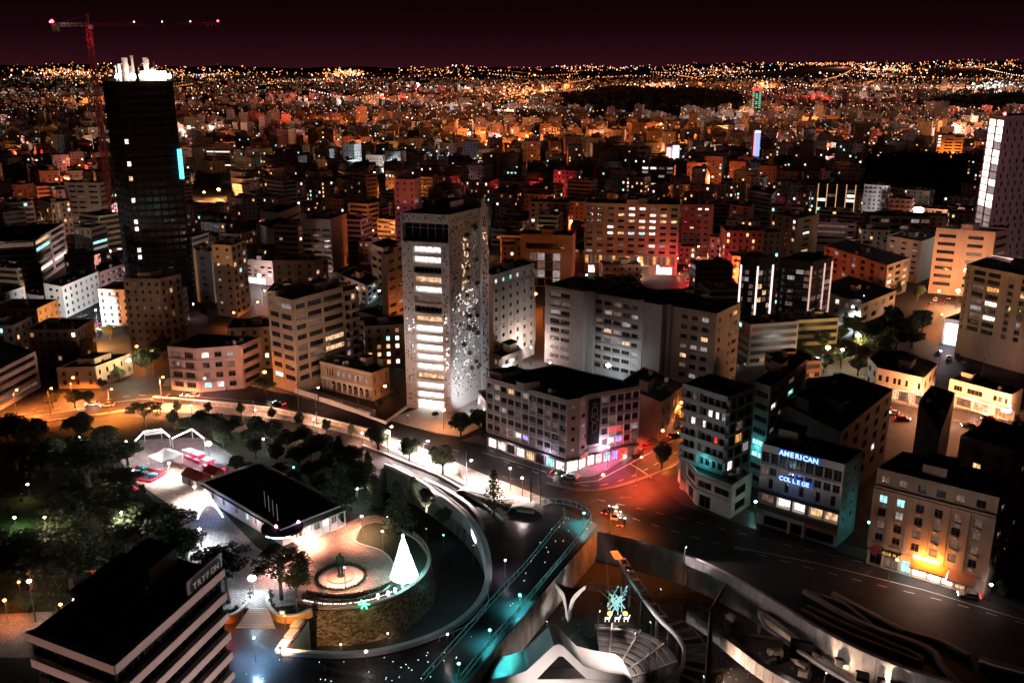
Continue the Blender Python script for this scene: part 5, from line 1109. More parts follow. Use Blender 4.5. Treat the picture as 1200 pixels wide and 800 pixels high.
for x, y, h, k, l in ((88, 478, 7, 'broad', 'orange lit tree under the avenue lamp'), (62, 478, 6, 'broad', 'orange lit tree left of the avenue lamp'), (104, 476, 6, 'broad', 'small orange lit tree right of the avenue lamp'), (312, 463, 8, 'broad', 'tree glowing orange around a street lamp beside the ribbon window office'), (172, 440, 12, 'broad', 'tall black tree behind the orange street bend'), (190, 420, 10, 'broad', 'black tree left of the pink corner block'), (140, 447, 6, 'broad', 'tree lit by the white lamp at the old house'), (120, 458, 5, 'broad', 'low hedge like tree beside the old house'), (245, 378, 10, 'round', 'dark round tree at the foot of the cream eight storey block'), (60, 388, 6, 'round', 'small tree in front of the white floodlit building'), (105, 402, 9, 'broad', 'black tree before the bright car park'), (25, 400, 9, 'broad', 'black tree left of the bright car park'), (130, 398, 7, 'broad', 'black tree between car park and brown block'), (775, 550, 9, 'round', 'round black tree on the junction corner by the balcony apartments'), (772, 503, 9, 'broad', 'dark tree on the orange side street'), (790, 498, 7, 'broad', 'orange lit tree deeper in the side street'), (965, 437, 8, 'broad', 'yellow lit tree near the roundabout'), (985, 428, 8, 'broad', 'yellow tree behind the white roundabout lights'), (1005, 440, 8, 'broad', 'olive tree beside the rounded shop house'), (1040, 412, 9, 'broad', 'amber lit tree behind the rounded shop house'), (1060, 400, 12, 'broad', 'large dark tree left of the billboards'), (1080, 392, 12, 'broad', 'grey green tree lit by the billboard street'), (1045, 385, 11, 'broad', 'black tree behind the amber lit one'), (1075, 352, 8, 'broad', 'dark tree at the foot of the orange office'), (1100, 405, 5, 'palm', 'small palm below the billboards'), (1150, 530, 13, 'palm', 'tall palm silhouetted against the orange shop house'), (612, 335, 9, 'broad', 'dark tree in front of the ochre portal office'), (680, 300, 9, 'broad', 'dark tree left of the long hotel'), (1195, 520, 8, 'broad', 'black tree at the right edge beyond the pale block'), (1172, 700, 4, 'broad', 'small lit tree in the alley right of the restaurant'), (510, 490, 2.6, 'broad', 'low dark shrub on the plaza of the white tower'), (445, 480, 4, 'broad', 'shrub beside the mansion garden wall'), (462, 470, 4.5, 'broad', 'shrub between the mansion and the white tower')):
    tree(at(x, y), h, k, l, spread=1.1)
for x, y, h, l in ((655, 684, 7, 'lamp lit palm below the glass railing beside the white tripod column'), (620, 722, 6, 'lamp lit palm below the glass railing beyond the middle lamp'), (588, 765, 5.5, 'lamp lit palm under the near end of the glass railing')): tree(at(x, y, MOAT), h, 'palm', l, spread=1.2)
b = MB()
for k in range(900):
    x, y = R.uniform(-20, 240), R.uniform(500, 720); p = at(x, y)
    if x > 120 + (y - 520) * .25 and y < 640 and x > 135 or x > 200: continue
    leaf_blob(b, (p.x, p.y, .3), .8, 3, .3, .4)
gr = b.build('undergrowth', LEAF_D); tag(gr, kind='stuff')

# ------------------------------------------------------------------ bastion, terrace, statue, light tree
STONE = mat('bastion_stone', (.30, .21, .135), .95, 0, .5, .5, .9, .1, None, 1.7)
bw = empty('stone_bastion', (BC.x, BC.y, 0), 'round sandstone bastion wall rising from the dark moat', 'bastion')
b = MB(); n = 60; RA, RB = A0 - 360 - 8, A1 + 4
for k in range(n):
    for j in range(6):
        def q(kk, jj): t = math.radians(RA + (RB - RA) * kk / n); r = BR + .15 + 1.1 * (1 - jj / 6) ** 1.2; return (r * math.cos(t), r * math.sin(t), MOAT - .2 + (8.0) * jj / 6)
        b.quad(q(k, j), q(k + 1, j), q(k + 1, j + 1), q(k, j + 1))
b.build('wall', STONE, bw)
b = MB(); ribbon(b, [(p.x, p.y, .005) for p in arc(Vector((0, 0)), BR - .3, RA, RB, n)], .9, .55); b.build('coping', mat('coping_stone', (.30, .25, .2), .9, 0, .3, .8, .3), bw)
for k in range(70):   # single stones that stand proud of the face
    t = math.radians(R.uniform(RA + 5, RB - 30)); j = R.uniform(.15, .95); r = BR + .15 + 1.1 * (1 - j) ** 1.2; w = R.uniform(.35, .8)
    tg = Vector((-math.sin(t), math.cos(t), 0)); rd_ = Vector((math.cos(t), math.sin(t), 0)); s_ = MB(); s_.obox(rd_ * (r - .1) - tg * w / 2 + Vector((0, 0, MOAT + 8 * j)), rd_ * .2, tg * w, Vector((0, 0, R.uniform(.25, .45)))); s_.build('stone', STONE, bw)
SX = Vector((-38.4, 184.2, 0))
st = empty('statue', SX + Vector((0, 0, .62)), 'tall dark green bronze statue of a standing man on a round plinth', 'statue')
bronze = mat('bronze_green', (.03, .07, .05), .45, .7, .4, 2)
def skin(name, verts, edges, rad, m, parent, sub=1):
    me = bpy.data.meshes.new(name); me.from_pydata(verts, edges, []); o = bpy.data.objects.new(name, me); COL.objects.link(o)
    sk = o.modifiers.new('s', 'SKIN'); sk.use_smooth_shade = True; su = o.modifiers.new('u', 'SUBSURF'); su.levels = su.render_levels = sub
    for v, r in zip(me.skin_vertices[0].data, rad): v.radius = (r, r) if not isinstance(r, tuple) else r
    me.skin_vertices[0].data[0].use_root = True
    dg = bpy.context.evaluated_depsgraph_get(); m2 = bpy.data.meshes.new_from_object(o.evaluated_get(dg)); bpy.data.objects.remove(o)
    m2.materials.clear(); m2.materials.append(m); return link(name, m2, parent)
k = 5.9 / 1.78
V = [(0, 0, .95), (0, 0, 1.15), (0, .02, 1.38), (0, 0, 1.5), (0, -.02, 1.62), (0, -.01, 1.73), (.2, .02, 1.40), (.26, .04, 1.15), (.20, -.1, .98), (-.2, .02, 1.40), (-.26, .04, 1.15), (-.22, -.06, .93), (.1, 0, .88), (.11, -.02, .48), (.11, .03, .08), (.12, -.12, .03), (-.1, 0, .88), (-.12, .02, .48), (-.12, .05, .08), (-.14, -.1, .03)]
Ed = [(0, 1), (1, 2), (2, 3), (3, 4), (4, 5), (2, 6), (6, 7), (7, 8), (2, 9), (9, 10), (10, 11), (0, 12), (12, 13), (13, 14), (14, 15), (0, 16), (16, 17), (17, 18), (18, 19)]
rad = [(.19, .13), (.19, .13), (.22, .14), .07, .105, .08, .095, .07, .05, .095, .07, .05, .11, .085, .06, .05, .11, .085, .06, .05]
skin('body', [tuple(c * k for c in v) for v in V], Ed, [tuple(c * k for c in r) if isinstance(r, tuple) else r * k for r in rad], bronze, st, 2)
b = MB(); b.lathe((0, 0, -.02), [(.0, 0), (.9, 0), (.9, .1), (.0, .12)], 12); b.build('foot_plate', bronze, st)
ph = empty('plinth', (SX.x, SX.y, .03), 'low round stepped plinth ringed by a clipped dark hedge', 'plinth')
b = MB(); b.lathe((0, 0, 0), [(4.9, 0), (4.9, .2), (3.1, .22)], 48); b.build('ring_step', mat('plinth_pale', (.62, .55, .52), .6, 0, .12), ph)
b = MB(); b.lathe((0, 0, .2), [(3.1, 0), (3.1, .38), (0.0, .39)], 40); b.build('drum', mat('plinth_red', (.5, .3, .24), .6, 0, .15), ph)
b = MB()
for k in range(64):
    t = k * .0982; leaf_blob(b, (5.5 * math.cos(t), 5.5 * math.sin(t), .4), .42, 34, .13, .9)
b.build('hedge', LEAF_D, ph)
b = MB(); ribbon(b, [(5.95 * math.cos(t * .131), 5.95 * math.sin(t * .131), 0) for t in range(49)], .2, .25); b.build('kerb', CONC, ph)
def hedge(path, w, h, label, lights=False):
    b = MB(); o = Vector(path[0])
    for a, c in zip(path, path[1:]):
        a, c = Vector(a), Vector(c); n = max(1, int((c - a).length / .45))
        for k in range(n): p = a + (c - a) * k / n - o; leaf_blob(b, (p.x, p.y, h * .5), w * .55, 42, .14, h / w)
    h_ = empty('hedge', o, label, 'hedge'); b.build('foliage', LEAF_D, h_)
    if lights:
        b = MB()
        for a, c in zip(path, path[1:]):
            a, c = Vector(a), Vector(c)
            for k in range(6): p = a + (c - a) * (k + R.random()) / 6 - o; b.lathe((p.x + R.uniform(-.3, .3), p.y - w * .55, R.uniform(.15, .3)), [(.02, 0), (.07, .07), (.02, .14)], 5)
        b.build('fairy_lights', head_mat((1, .8, .7), 6), h_)
cc = Vector((BC.x, BC.y))
hedge([(p.x, p.y, .03) for p in arc(cc, 16.6, A0 - 360 + 3, -40, 22)], 1.0, .9, 'long curved hedge along the front rim of the terrace', True)
hedge([(p.x, p.y, .03) for p in arc(cc, 14.2, -118, -18, 18)], .9, .8, 'inner curved hedge between the terrace paving and the light figures')
# lawn on the right of the terrace
sheet('terrace_lawn', pl([(416, 634), (424, 616), (440, 612), (466, 616), (487, 632), (500, 650), (502, 670), (488, 688), (462, 700), (430, 709), (440, 700), (462, 684), (461, 660), (450, 646)]), .045, GRASS)
b = MB(); ribbon(b, W3(smooth_px([(425, 616), (415, 628), (420, 637), (445, 645), (458, 656), (462, 672), (455, 688), (436, 703)], 4), .03), .35, .3); structure('lawn_kerb', b, mat('kerb_pale', (.6, .5, .4), .7, 0, .1))
xp = Vector((-24.1, 183.8, .06)); XM = emit('tree_lights', (.62, 1, 1), 7.0)
xt = empty('light_tree', xp, 'tall glowing white Christmas tree of lights on the terrace', 'christmas tree')
b = MB(); nt_ = 11
for k in range(nt_):
    z = .6 + 9.4 * k / nt_; r = 2.7 * (1 - k / nt_) + .25; b.lathe((0, 0, z), [(r * .7, 0), (r * 1.08, .1), (r * .95, .3), (r * .55, .9)], 18)
b.build('lit_tiers', XM, xt); b = MB(); b.lathe((0, 0, 0), [(.3, 0), (.3, .7)], 8); b.build('stand', BLACK, xt)
b = MB(); b.lathe((0, 0, 10.2), [(.1, 0), (.35, .35), (.05, .9)], 6); b.build('star', head_mat((.7, 1, 1), 20), xt)
b = MB()
for k in range(220):
    z = R.uniform(.5, 9.5); r = 2.85 * (1 - (z - .5) / 10) + .15; t = R.uniform(0, 6.28); b.lathe((r * math.cos(t), r * math.sin(t), z), [(.02, 0), (.08, .08), (.02, .16)], 5)
b.build('bulbs', head_mat((.8, 1, 1), 25), xt)
light(xt, (0, -4.6, 3.0), (.25, .9, 1), 1.7, .6, 'tree_glow'); light(xt, (4.5, 0, 4.0), (.2, .85, 1), 1.2, .6, 'tree_glow'); light(xt, (-4.6, 0, 5.0), (.35, .9, 1), .7, .6, 'tree_glow')
FIG = head_mat((.85, .85, 1), 9); FIGG = head_mat((.1, 1, .45), 5)
for (x, y), l in zip(((443, 703), (455, 700), (463, 696), (472, 690), (481, 684)), ('lit figure on the terrace edge nearest the green star', 'second lit figure along the terrace edge from the green star', 'lit figure in the middle of the row on the terrace edge', 'lit figure on the terrace edge before the last', 'lit figure on the terrace edge closest to the light tree')):
    f = empty('light_figure', at(x, y, .05), l, 'light figure', 'lit figures along the terrace edge'); b = MB(); b.tube([(0, 0, 0), (0, 0, 1.0)], .07, 6); b.lathe((0, 0, 1.0), [(.05, 0), (.3, .25), (.3, .45), (.05, .7)], 8); b.bar((-.35, 0, .7), (.35, 0, .7), .08); b.build('figure', FIG, f)
f = empty('star_light', at(427, 713, .05), 'green glowing star ornament on the rim of the bastion', 'light figure'); b = MB()
for k in range(6): t = k * 1.047; b.bar((0, 0, 1.2), (1.2 * math.cos(t), -.1, 1.2 + 1.2 * math.sin(t)), .22)
b.build('rays', FIGG, f); b = MB(); b.bar((0, 0, 0), (0, 0, 1.2), .08); b.build('stake', BLACK, f); light(f, (0, -1, 1.3), (.1, 1, .4), .12)
def railing(path, h, label, name='railing', step=1.6, m=STEEL, bars=2):
    o = Vector(path[0]); r = empty(name, o, label, 'railing'); b = MB(); c = MB()
    for a, d in zip(path, path[1:]):
        a, d = Vector(a) - o, Vector(d) - o; n = max(1, int((d - a).length / step))
        for k in range(n + 1): p = a + (d - a) * k / n; b.bar(p, p + Vector((0, 0, h)), .06)
        for k in range(bars): c.bar(a + Vector((0, 0, h * (k + 1) / bars)), d + Vector((0, 0, h * (k + 1) / bars)), .05)
    b.build('posts', m, r); c.build('rails', m, r); return r
railing([(p.x, p.y, .56) for p in arc(cc, BR - .3, -40, 42, 16)], 1.0, 'white railing on the rim of the bastion beside the light tree', m=WHITE)
# ribbon parapet
RC = mat('ribbon_concrete', (.60, .56, .57), .55, 0, .15, .3, .1)
rp_ = empty('ribbon_parapet', at(332, 767), 'pale ribbon parapet curving round the moat from the steps to the avenue', 'parapet')
o_ = rp_.location; path = [at(x, y, -.3) - o_ for x, y in RIB]; b = MB(); ribbon(b, path, 1.5, .95); b.build('ribbon', RC, rp_)
b = MB(); ribbon(b, [Vector((p.x, p.y, .65)) + Vector((math.cos(math.atan2(p.y - (BC.y - o_.y), p.x - (BC.x - o_.x))), math.sin(math.atan2(p.y - (BC.y - o_.y), p.x - (BC.x - o_.x))), 0)) * .55 for p in path], .3, .25); b.build('lip', RC, rp_)
for k in range(6, len(path) - 6, 2):
    p, q = path[k], path[k + 2] if k + 2 < len(path) else path[-1]; d = (q - p); n_ = Vector((d.y, -d.x, 0)).normalized(); b = MB(); b.obox(p - n_ * .79 + Vector((0, 0, -2.6)) + d * .015, d * .97, n_ * .12, (0, 0, 2.55)) if d.cross(n_).z > 0 else b.obox(p - n_ * .67 + Vector((0, 0, -2.6)) + d * .015, d * .97, -n_ * .12, (0, 0, 2.55)); b.build('panel', RC, rp_)
rq = empty('ribbon_bench', at(548, 727, 0), 'low curved rail with posts outside the ribbon parapet', 'railing'); b = MB(); oq = rq.location
P_ = [at(x, y, 1.0) - oq for x, y in smooth_px([(515, 746), (540, 736), (560, 722), (572, 706), (571, 690)], 3)]; b.tube(P_, .1, 5)
for p in P_[::2]: b.bar(p, (p.x, p.y, 0), .1)
b.build('rail', WHITE, rq)
# avenue side ramp walls above the moat
for px, lab, w in ((((497, 563), (520, 574), (545, 590), (560, 606), (566, 622)), 'white ramp wall that joins the avenue and the ribbon parapet', 1.1), (((425, 524), (470, 541), (520, 562), (560, 588), (590, 612)), 'pale kerb wall along the avenue edge above the moat', .6)):
    r = empty('ramp_wall', at(*px[0]), lab, 'wall'); b = MB(); ribbon(b, [at(x, y, .02) - r.location for x, y in smooth_px(px, 4)], w, .8); b.build('wall', RC, r)
# stair, landing, planters
sheet('upper_landing', pl([(236, 690), (352, 690), (346, 708), (314, 712), (292, 712), (236, 716)], 1.5), .02, mat('pale_paving', (.36, .32, .32), .5), lift=1.48)
stp = empty('stone_steps', at(299, 735), 'fan of pale stone steps between two orange lit planter walls', 'steps'); so_ = stp.location
a0, a1, b0, b1 = at(276, 736), at(323, 736), at(292, 712, 1.5), at(314, 712, 1.5)
for k in range(10):
    f = k / 10; q = lambda u, f: (a0 + (a1 - a0) * u) * (1 - f) + (b0 + (b1 - b0) * u) * f
    w0, w1, e0, e1 = q(0, f ** .8), q(1, f ** .8), q(0, ((k + 1) / 10) ** .8), q(1, ((k + 1) / 10) ** .8); s_ = MB()
    s_.prism([(w0.x - so_.x, w0.y - so_.y), (w1.x - so_.x, w1.y - so_.y), (b1.x - so_.x, b1.y - so_.y), (b0.x - so_.x, b0.y - so_.y)], .148 * k + .012, .148 * (k + 1)); s_.build('step', mat('step_stone', (.55, .47, .46), .6, 0, .12), stp)
PLW = mat('planter_orange', (.55, .26, .07), .8, 0, .25, 1)
for px, lab in (([(232, 728), (262, 730), (278, 726), (290, 714), (292, 706)], 'curved orange planter wall left of the stone steps'), ([(314, 706), (316, 718), (326, 728), (346, 729), (366, 722)], 'curved orange planter wall right of the stone steps')):
    r = empty('planter_wall', at(*px[0]), lab, 'planter'); pp = [at(x, y, .012) - r.location for x, y in smooth_px(px, 4)]; b = MB(); ribbon(b, pp, .5, 1.75); b.build('wall', PLW, r); b = MB(); ribbon(b, [p + Vector((0, 0, 1.755)) for p in pp], .8, .2); b.build('coping', w_white, r)
    b = MB()
    for p in pp[::2]: leaf_blob(b, (p.x + R.uniform(-.5, .5), p.y + 1.6, 1.9), .6, 30, .16)
    b.build('shrub', LEAF_D, r)
b = MB()
for (x, y), (x2, y2), lab in (((333, 766), (344, 750), 'a'),): pass
for px, lab in ((((333, 766), (342, 752)), 'near white bench block at the point of the moat wall'), (((343, 750), (351, 740)), 'middle white bench block with red edge by the moat wall'), (((350, 738), (357, 729)), 'far white bench block by the planter wall')):
    r = empty('bench_block', at(*px[0], .012), lab, 'bench', 'bench blocks beside the moat'); p = at(*px[1], .012) - r.location; n_ = Vector((-p.y, p.x, 0)).normalized(); b = MB(); b.obox((0, 0, 0), p * .96, n_ * 1.9, (0, 0, .75)); b.build('seat', w_white, r); b = MB(); b.obox(-n_ * .12 + Vector((0, 0, .3)), p * .96, n_ * .115, (0, 0, .35)); b.build('edge', mat('bench_red', (.5, .03, .05), .5), r)
tot = empty('info_pillar', at(332, 728, .012), 'lit cream information pillar against the orange planter wall', 'pillar'); b = MB(); b.box(-.6, -.3, 0, .6, .3, 2.9); b.build('case', GREYM, tot); b = MB(); b.box(-.5, -.34, .3, .5, -.304, 2.7); b.build('panel', emit('panel_cream', (1, .8, .45), 1.2), tot)
railing(W3([(300, 757), (323, 768), (352, 778), (390, 788), (440, 797)], .012), 1.1, 'thin dark railing on the square in front of the moat point')
# ------------------------------------------------------------------ cafe and Christmas fair
CF = Bld('cafe', 'low white cafe under a broad black roof with lit veranda columns', 'cafe', quad_of(330, 619, (238, 565), (398, 592), 4.6), 4.6, w_white, parapet=.25, par_out=.8, roof=w_black)
lc = CF.length(3); lr = CF.length(0)
CF.face(3, [(lc * q, lc * q + 1.5, 1.2, 3.2, k) for q, k in ((.10, 'dark'), (.25, 'dark'), (.42, 'dim'), (.56, 'teal'), (.66, 'dim'), (.76, 'warm'))], frame='w'); CF.face(0, [(lr * (.22 + .155 * k), lr * (.22 + .155 * k) + 2.0, .4, 3.6, 'white' if k % 2 else 'dim', .3) for k in range(5)], frame='w')
for k in range(7):
    b = MB(); p = CF.P(0, lr * (.18 + .135 * k), 0, 2.2); b.lathe(p, [(.3, 0), (.22, .3), (.18, 3.6), (.3, 3.9)], 8); b.build('column', w_white, CF.root)
CF.band(0, 3.9, 4.25, 2.6, w_white, lr * .15, lr, 'veranda_roof'); CF.band(0, .02, .35, 2.6, w_white, lr * .15, lr, 'veranda_floor')
CF.band(3, 4.0, 4.2, .9, w_black, name='eave')
b = MB(); p = CF.P(0, 0, 0, 0); b.lathe((p.x - .2, p.y + 1.5, 3.7), [(4.6, 0), (5.0, .15), (5.0, .7), (.2, 1.0)], 28); b.build('round_canopy', w_black, CF.root)
b = MB(); t0 = [(p.x - .2 + 5.02 * math.cos(math.radians(a)), p.y + 1.5 + 5.02 * math.sin(math.radians(a)), 3.95) for a in range(235, 306, 10)]
b.tube(t0, .13, 5); b.build('light_strip', head_mat((.8, .95, 1), 8), CF.root)
b = MB()
for i, u0, u1 in ((3, .35, .78), (0, .45, .9)): b.bar(CF.P(i, CF.length(i) * u0, 4.95, .9), CF.P(i, CF.length(i) * u1, 4.95, .9), .22)
b.build('roof_edge', w_white, CF.root)
for k in range(4): b = MB(); q = CF.P(3, lc * (.66 + .075 * k), 4.5, -3.5 + k * .6); b.tube([q, q + Vector((0, 0, 4.4))], [.09, .06], 6); b.build('flagpole', w_white, CF.root)
for u, i in ((.2, 0), (.4, 0), (.62, 0), (.85, 0)): spill(CF.root, CF.o + CF.P(i, CF.length(i) * u, 3.3, 1.4), (1, .78, .8), .16)
spill(CF.root, CF.o + CF.P(3, lc * .25, 3.2, 2.2), (.75, .7, 1), .35); spill(CF.root, CF.o + CF.P(3, lc * .7, 3.0, 2.0), (1, .75, .8), .35)
for i, u in ((0, .25), (3, .97)):
    b = MB(); q = CF.P(i, CF.length(i) * u, 4.75, .8); b.lathe(q, [(.1, 0), (.38, .3), (.1, .7)], 8); b.build('pink_lamp', head_mat((1, .45, .9), 14), CF.root)
CF.clutter(2); CF.close()
ar = empty('light_arch', at(247, 610), 'glowing blue lattice arch over the path to the cafe', 'arch'); b = MB()
pa, pb_ = at(231, 608) - ar.location, at(262, 606) - ar.location; prev = None
for k in range(15):
    t = k / 14; c = pa + (pb_ - pa) * t; z = 4.6 * math.sin(math.pi * t) ** .8; cur = [Vector((c.x, c.y, z)), Vector((c.x, c.y, z * .86 - .15 if 0 < k < 14 else 0)) + (pb_ - pa).normalized() * .5 * (.5 - t)]
    if prev: b.bar(prev[0], cur[0], .16); b.bar(prev[1], cur[1], .14); b.bar(prev[0], cur[1], .09)
    prev = cur
b.build('arch', emit('arch_blue', (.35, .55, 1), 5), ar); light(ar, (0, -1.5, 3.0), (.3, .45, 1), .3)
RR = mat('roof_red', (.55, .05, .035), .8, 0, .2, 1); PK = mat('kiosk_pink', (.6, .12, .22), .6, 0, .15)
def hut(p, L, Wd, h, deg, label):
    r = empty('hut', p, label, 'hut', 'red roofed huts at the fair', math.radians(deg)); b = MB(); b.box(-L / 2, -Wd / 2, 0, L / 2, Wd / 2, h); b.build('wall', w_white, r)
    b = MB(); e = .3; A = [(-L / 2 - e, -Wd / 2 - e, h), (L / 2 + e, -Wd / 2 - e, h), (L / 2 + e, 0, h + 1.5), (-L / 2 - e, 0, h + 1.5), (L / 2 + e, Wd / 2 + e, h), (-L / 2 - e, Wd / 2 + e, h)]
    b.quad(A[0], A[1], A[2], A[3]); b.quad(A[3], A[2], A[4], A[5]); b.tri(A[1], A[4], A[2]); b.tri(A[5], A[0], A[3]); b.quad(A[5], A[4], A[1], A[0]); b.build('roof', RR, r)
    b = MB(); b.box(-.5, -Wd / 2 - .04, .03, .5, -Wd / 2 - .004, 2.0); b.build('door', w_brown, r); b = MB(); b.box(L / 2 - 1.8, -Wd / 2 - .05, 1.0, L / 2 - .6, -Wd / 2 - .004, 1.9); b.build('window', LIT['warm'], r)
hut(at(231, 566), 7, 4.5, 2.5, -36, 'larger white hut with bright red gable roof beside the court'); hut(at(252, 560), 4.5, 3.5, 2.2, -36, 'smaller red roofed hut close behind the larger one')
for (x, y), l in zip(((223, 537), (233, 541), (244, 548), (258, 556)), ('pink market kiosk furthest left in the row', 'pink market kiosk second from the left', 'pink market kiosk with pale roof beside the huts', 'pink market kiosk nearest the cafe roof')):
    r = empty('kiosk', at(x, y, .03), l, 'kiosk', 'pink kiosks at the fair', math.radians(-36)); b = MB()
    for sx_ in (-1.4, 1.3):
        for sy in (-1.1, 1.0): b.box(sx_, sy, 0, sx_ + .12, sy + .12, 2.5)
    b.box(-1.4, 1.0, 0, 1.42, 1.1, 2.5); b.box(-1.4, -1.1, .0, 1.42, -1.0, 1.0); b.build('stall', PK, r); b = MB(); b.box(-1.6, -1.3, 2.505, 1.6, 1.3, 2.75); b.build('roof', mat('kiosk_roof', (.7, .45, .5), .6), r); b = MB(); b.box(-1.2, -.95, .9, 1.2, -.3, 1.0); b.build('counter', w_white, r)
    light(r, (0, -.2, 2.2), (1, .2, .38), .3)
def tent(p, w, h, label):
    r = empty('marquee', p, label, 'marquee', 'white marquees at the fair', math.radians(-36)); b = MB(); q = w / 2
    for sx_ in (-q, q): 
        for sy in (-q, q): b.tube([(sx_, sy, 0), (sx_, sy, h)], .09, 5)
    b.build('poles', w_white, r); b = MB(); n = 4; c = [(-q - .2, -q - .2), (q + .2, -q - .2), (q + .2, q + .2), (-q - .2, q + .2)]
    for k in range(4):
        a, d = c[k], c[(k + 1) % 4]; 
        for j in range(4):
            f, g = j / 4, (j + 1) / 4; sc = lambda pt, f: (pt[0] * (1 - f), pt[1] * (1 - f), h + 2.2 * f ** 1.6 * 1.0)
            b.quad(sc(a, f), sc(d, f), sc(d, g), sc(a, g)) if j < 3 else b.tri(sc(a, f), sc(d, f), (0, 0, h + 2.2))
        b.quad((a[0], a[1], h - .4), (d[0], d[1], h - .4), (d[0], d[1], h), (a[0], a[1], h))
    b.build('canopy', mat('canvas_white', (.8, .78, .76), .8, 0, .05), r); light(r, (1.5, -q - 2.2, h + 1.6), (1, .9, .88), 1.2); return r  # light added outside the marquee to brighten its canvas
tent(at(195, 543), 6.5, 2.8, 'white pyramid marquee over the picnic tables')
lc_ = empty('light_canopy', at(178, 530), 'long strip of white hanging lights at the back of the fair', 'lights'); b = MB(); o_ = lc_.location
for p, q in (((160, 528), (170, 517)), ((170, 517), (190, 514)), ((190, 514), (200, 523)), ((203, 525), (226, 514)), ((226, 514), (240, 525))):
    b.bar(at(*p, 0) - o_ + Vector((0, 0, 3.2)), at(*q, 0) - o_ + Vector((0, 0, 3.2)), .22)
b.build('light_string', head_mat((1, .82, .85), 9), lc_); b = MB()
for p in ((160, 528), (170, 517), (190, 514), (200, 523), (203, 525), (226, 514), (240, 525)): b.bar(at(*p) - o_, at(*p) - o_ + Vector((0, 0, 3.2)), .14)
b.build('posts', w_white, lc_); b = MB(); p, q = at(170, 519) - o_, at(192, 516) - o_; b.obox(p + Vector((0, 0, 2.4)), q - p, (0, .15, 0), (0, 0, .9)); b.build('fringe', mat('canvas_white', (.8, .78, .76), .8), lc_)
light(lc_, (1, -4.5, 4.4), (1, .8, .82), 3.0); light(lc_, (10, -4.5, 4.2), (1, .75, .8), 2.2)
inf = empty('inflatable', at(168, 557), 'red edged inflatable play mat with teal and white shapes', 'inflatable', rz=math.radians(-22)); b = MB(); b.box(-5.4, -3.2, .02, 5.4, 3.2, .5); b.build('base', mat('mat_dark', (.05, .06, .09), .5), inf); b = MB()
for a, c in (((-5.4, -3.2), (5.4, -3.2)), ((5.4, -3.2), (5.4, 3.2)), ((5.4, 3.2), (-5.4, 3.2)), ((-5.4, 3.2), (-5.4, -3.2))): b.tube([(a[0], a[1], .6), (c[0], c[1], .6)], .32, 7)
b.build('edge', mat('vinyl_red', (.6, .03, .05), .4), inf)
for k in range(9):
    b = MB(); x, y = R.uniform(-4.3, 4.3), R.uniform(-2.2, 2.2); c = R.random(); b.lathe((x, y, .5), [(.3, 0), (.8, .2), (.9, .9), (.4, 1.5)], 8) if c < .5 else b.tube([(x - .9, y, .9), (x + .9, y + .6, 1.0)], .42, 7); b.build('bolster', [mat('vinyl_teal', (.05, .45, .42), .4), mat('vinyl_white', (.75, .74, .7), .4), mat('vinyl_blue', (.08, .2, .5), .4)][k % 3], inf)
for k, (x, y) in enumerate(((212, 580), (218, 584), (224, 587), (204, 548), (210, 553), (216, 556), (190, 552), (196, 557))):
    r = empty('picnic_bench', at(x, y, .03), ('bench on the pale court, ' + ('leftmost', 'middle', 'nearest the cafe')[k] + ' of three') if k < 3 else ('picnic bench beside the marquee, ' + ('furthest right in back', 'second in back', 'third in back', 'front left', 'front right')[k - 3]), 'bench', 'benches at the fair', math.radians(20)); b = MB(); b.box(-1.2, -.25, .42, 1.2, .25, .5); b.build('seat', mat('bench_wood', (.35, .17, .07), .7), r); b = MB(); b.box(-1, -.2, 0, -.9, .2, .42); b.box(.9, -.2, 0, 1, .2, .42); b.build('legs', GREYM, r)
sl = empty('slide', at(155, 575), 'red children slide beside the court', 'slide'); b = MB(); b.obox((0, 0, .1), (2.6, -.8, 0), (.2, .7, 0), (0, 0, .12)); b.bar((-.2, .3, 2.0), (2.0, -.5, .3), .6, h=.12); b.bar((-.3, .3, 0), (-.3, .3, 2.6), .3); b.build('chute', mat('vinyl_red', (.6, .03, .05), .4), sl)
pf = empty('play_frame', at(115, 678), 'pink and yellow play frame beside a small white lamp', 'play frame'); b = MB(); b.bar((-3.5, 0, 2), (3.5, 0, 2), .22); b.build('beam', mat('play_yellow', (.6, .4, .08), .5), pf); b = MB()
for x in (-.6, 2.6): b.tube([(x, 0, .1), (x - .5, 0, 1), (x, 0, 2.4)], .3, 6); b.bar((x, -.1, .2), (x + .6, -.1, 1.6), .5)
b.build('swings', mat('play_red', (.55, .03, .1), .5), pf); light(pf, (0, -1.5, 2.5), PINK, .12)
sn = empty('snow_figure', at(88, 712), 'small white glowing snow figure on the lawn', 'light figure'); b = MB(); b.lathe((0, 0, 0), [(.3, 0), (.7, .5), (.5, 1.1), (.5, 1.4), (.2, 2.2)], 10); b.build('figure', head_mat((.75, 1, .95), 7), sn); light(sn, (0, -1.2, 2), (.7, 1, .85), .25)
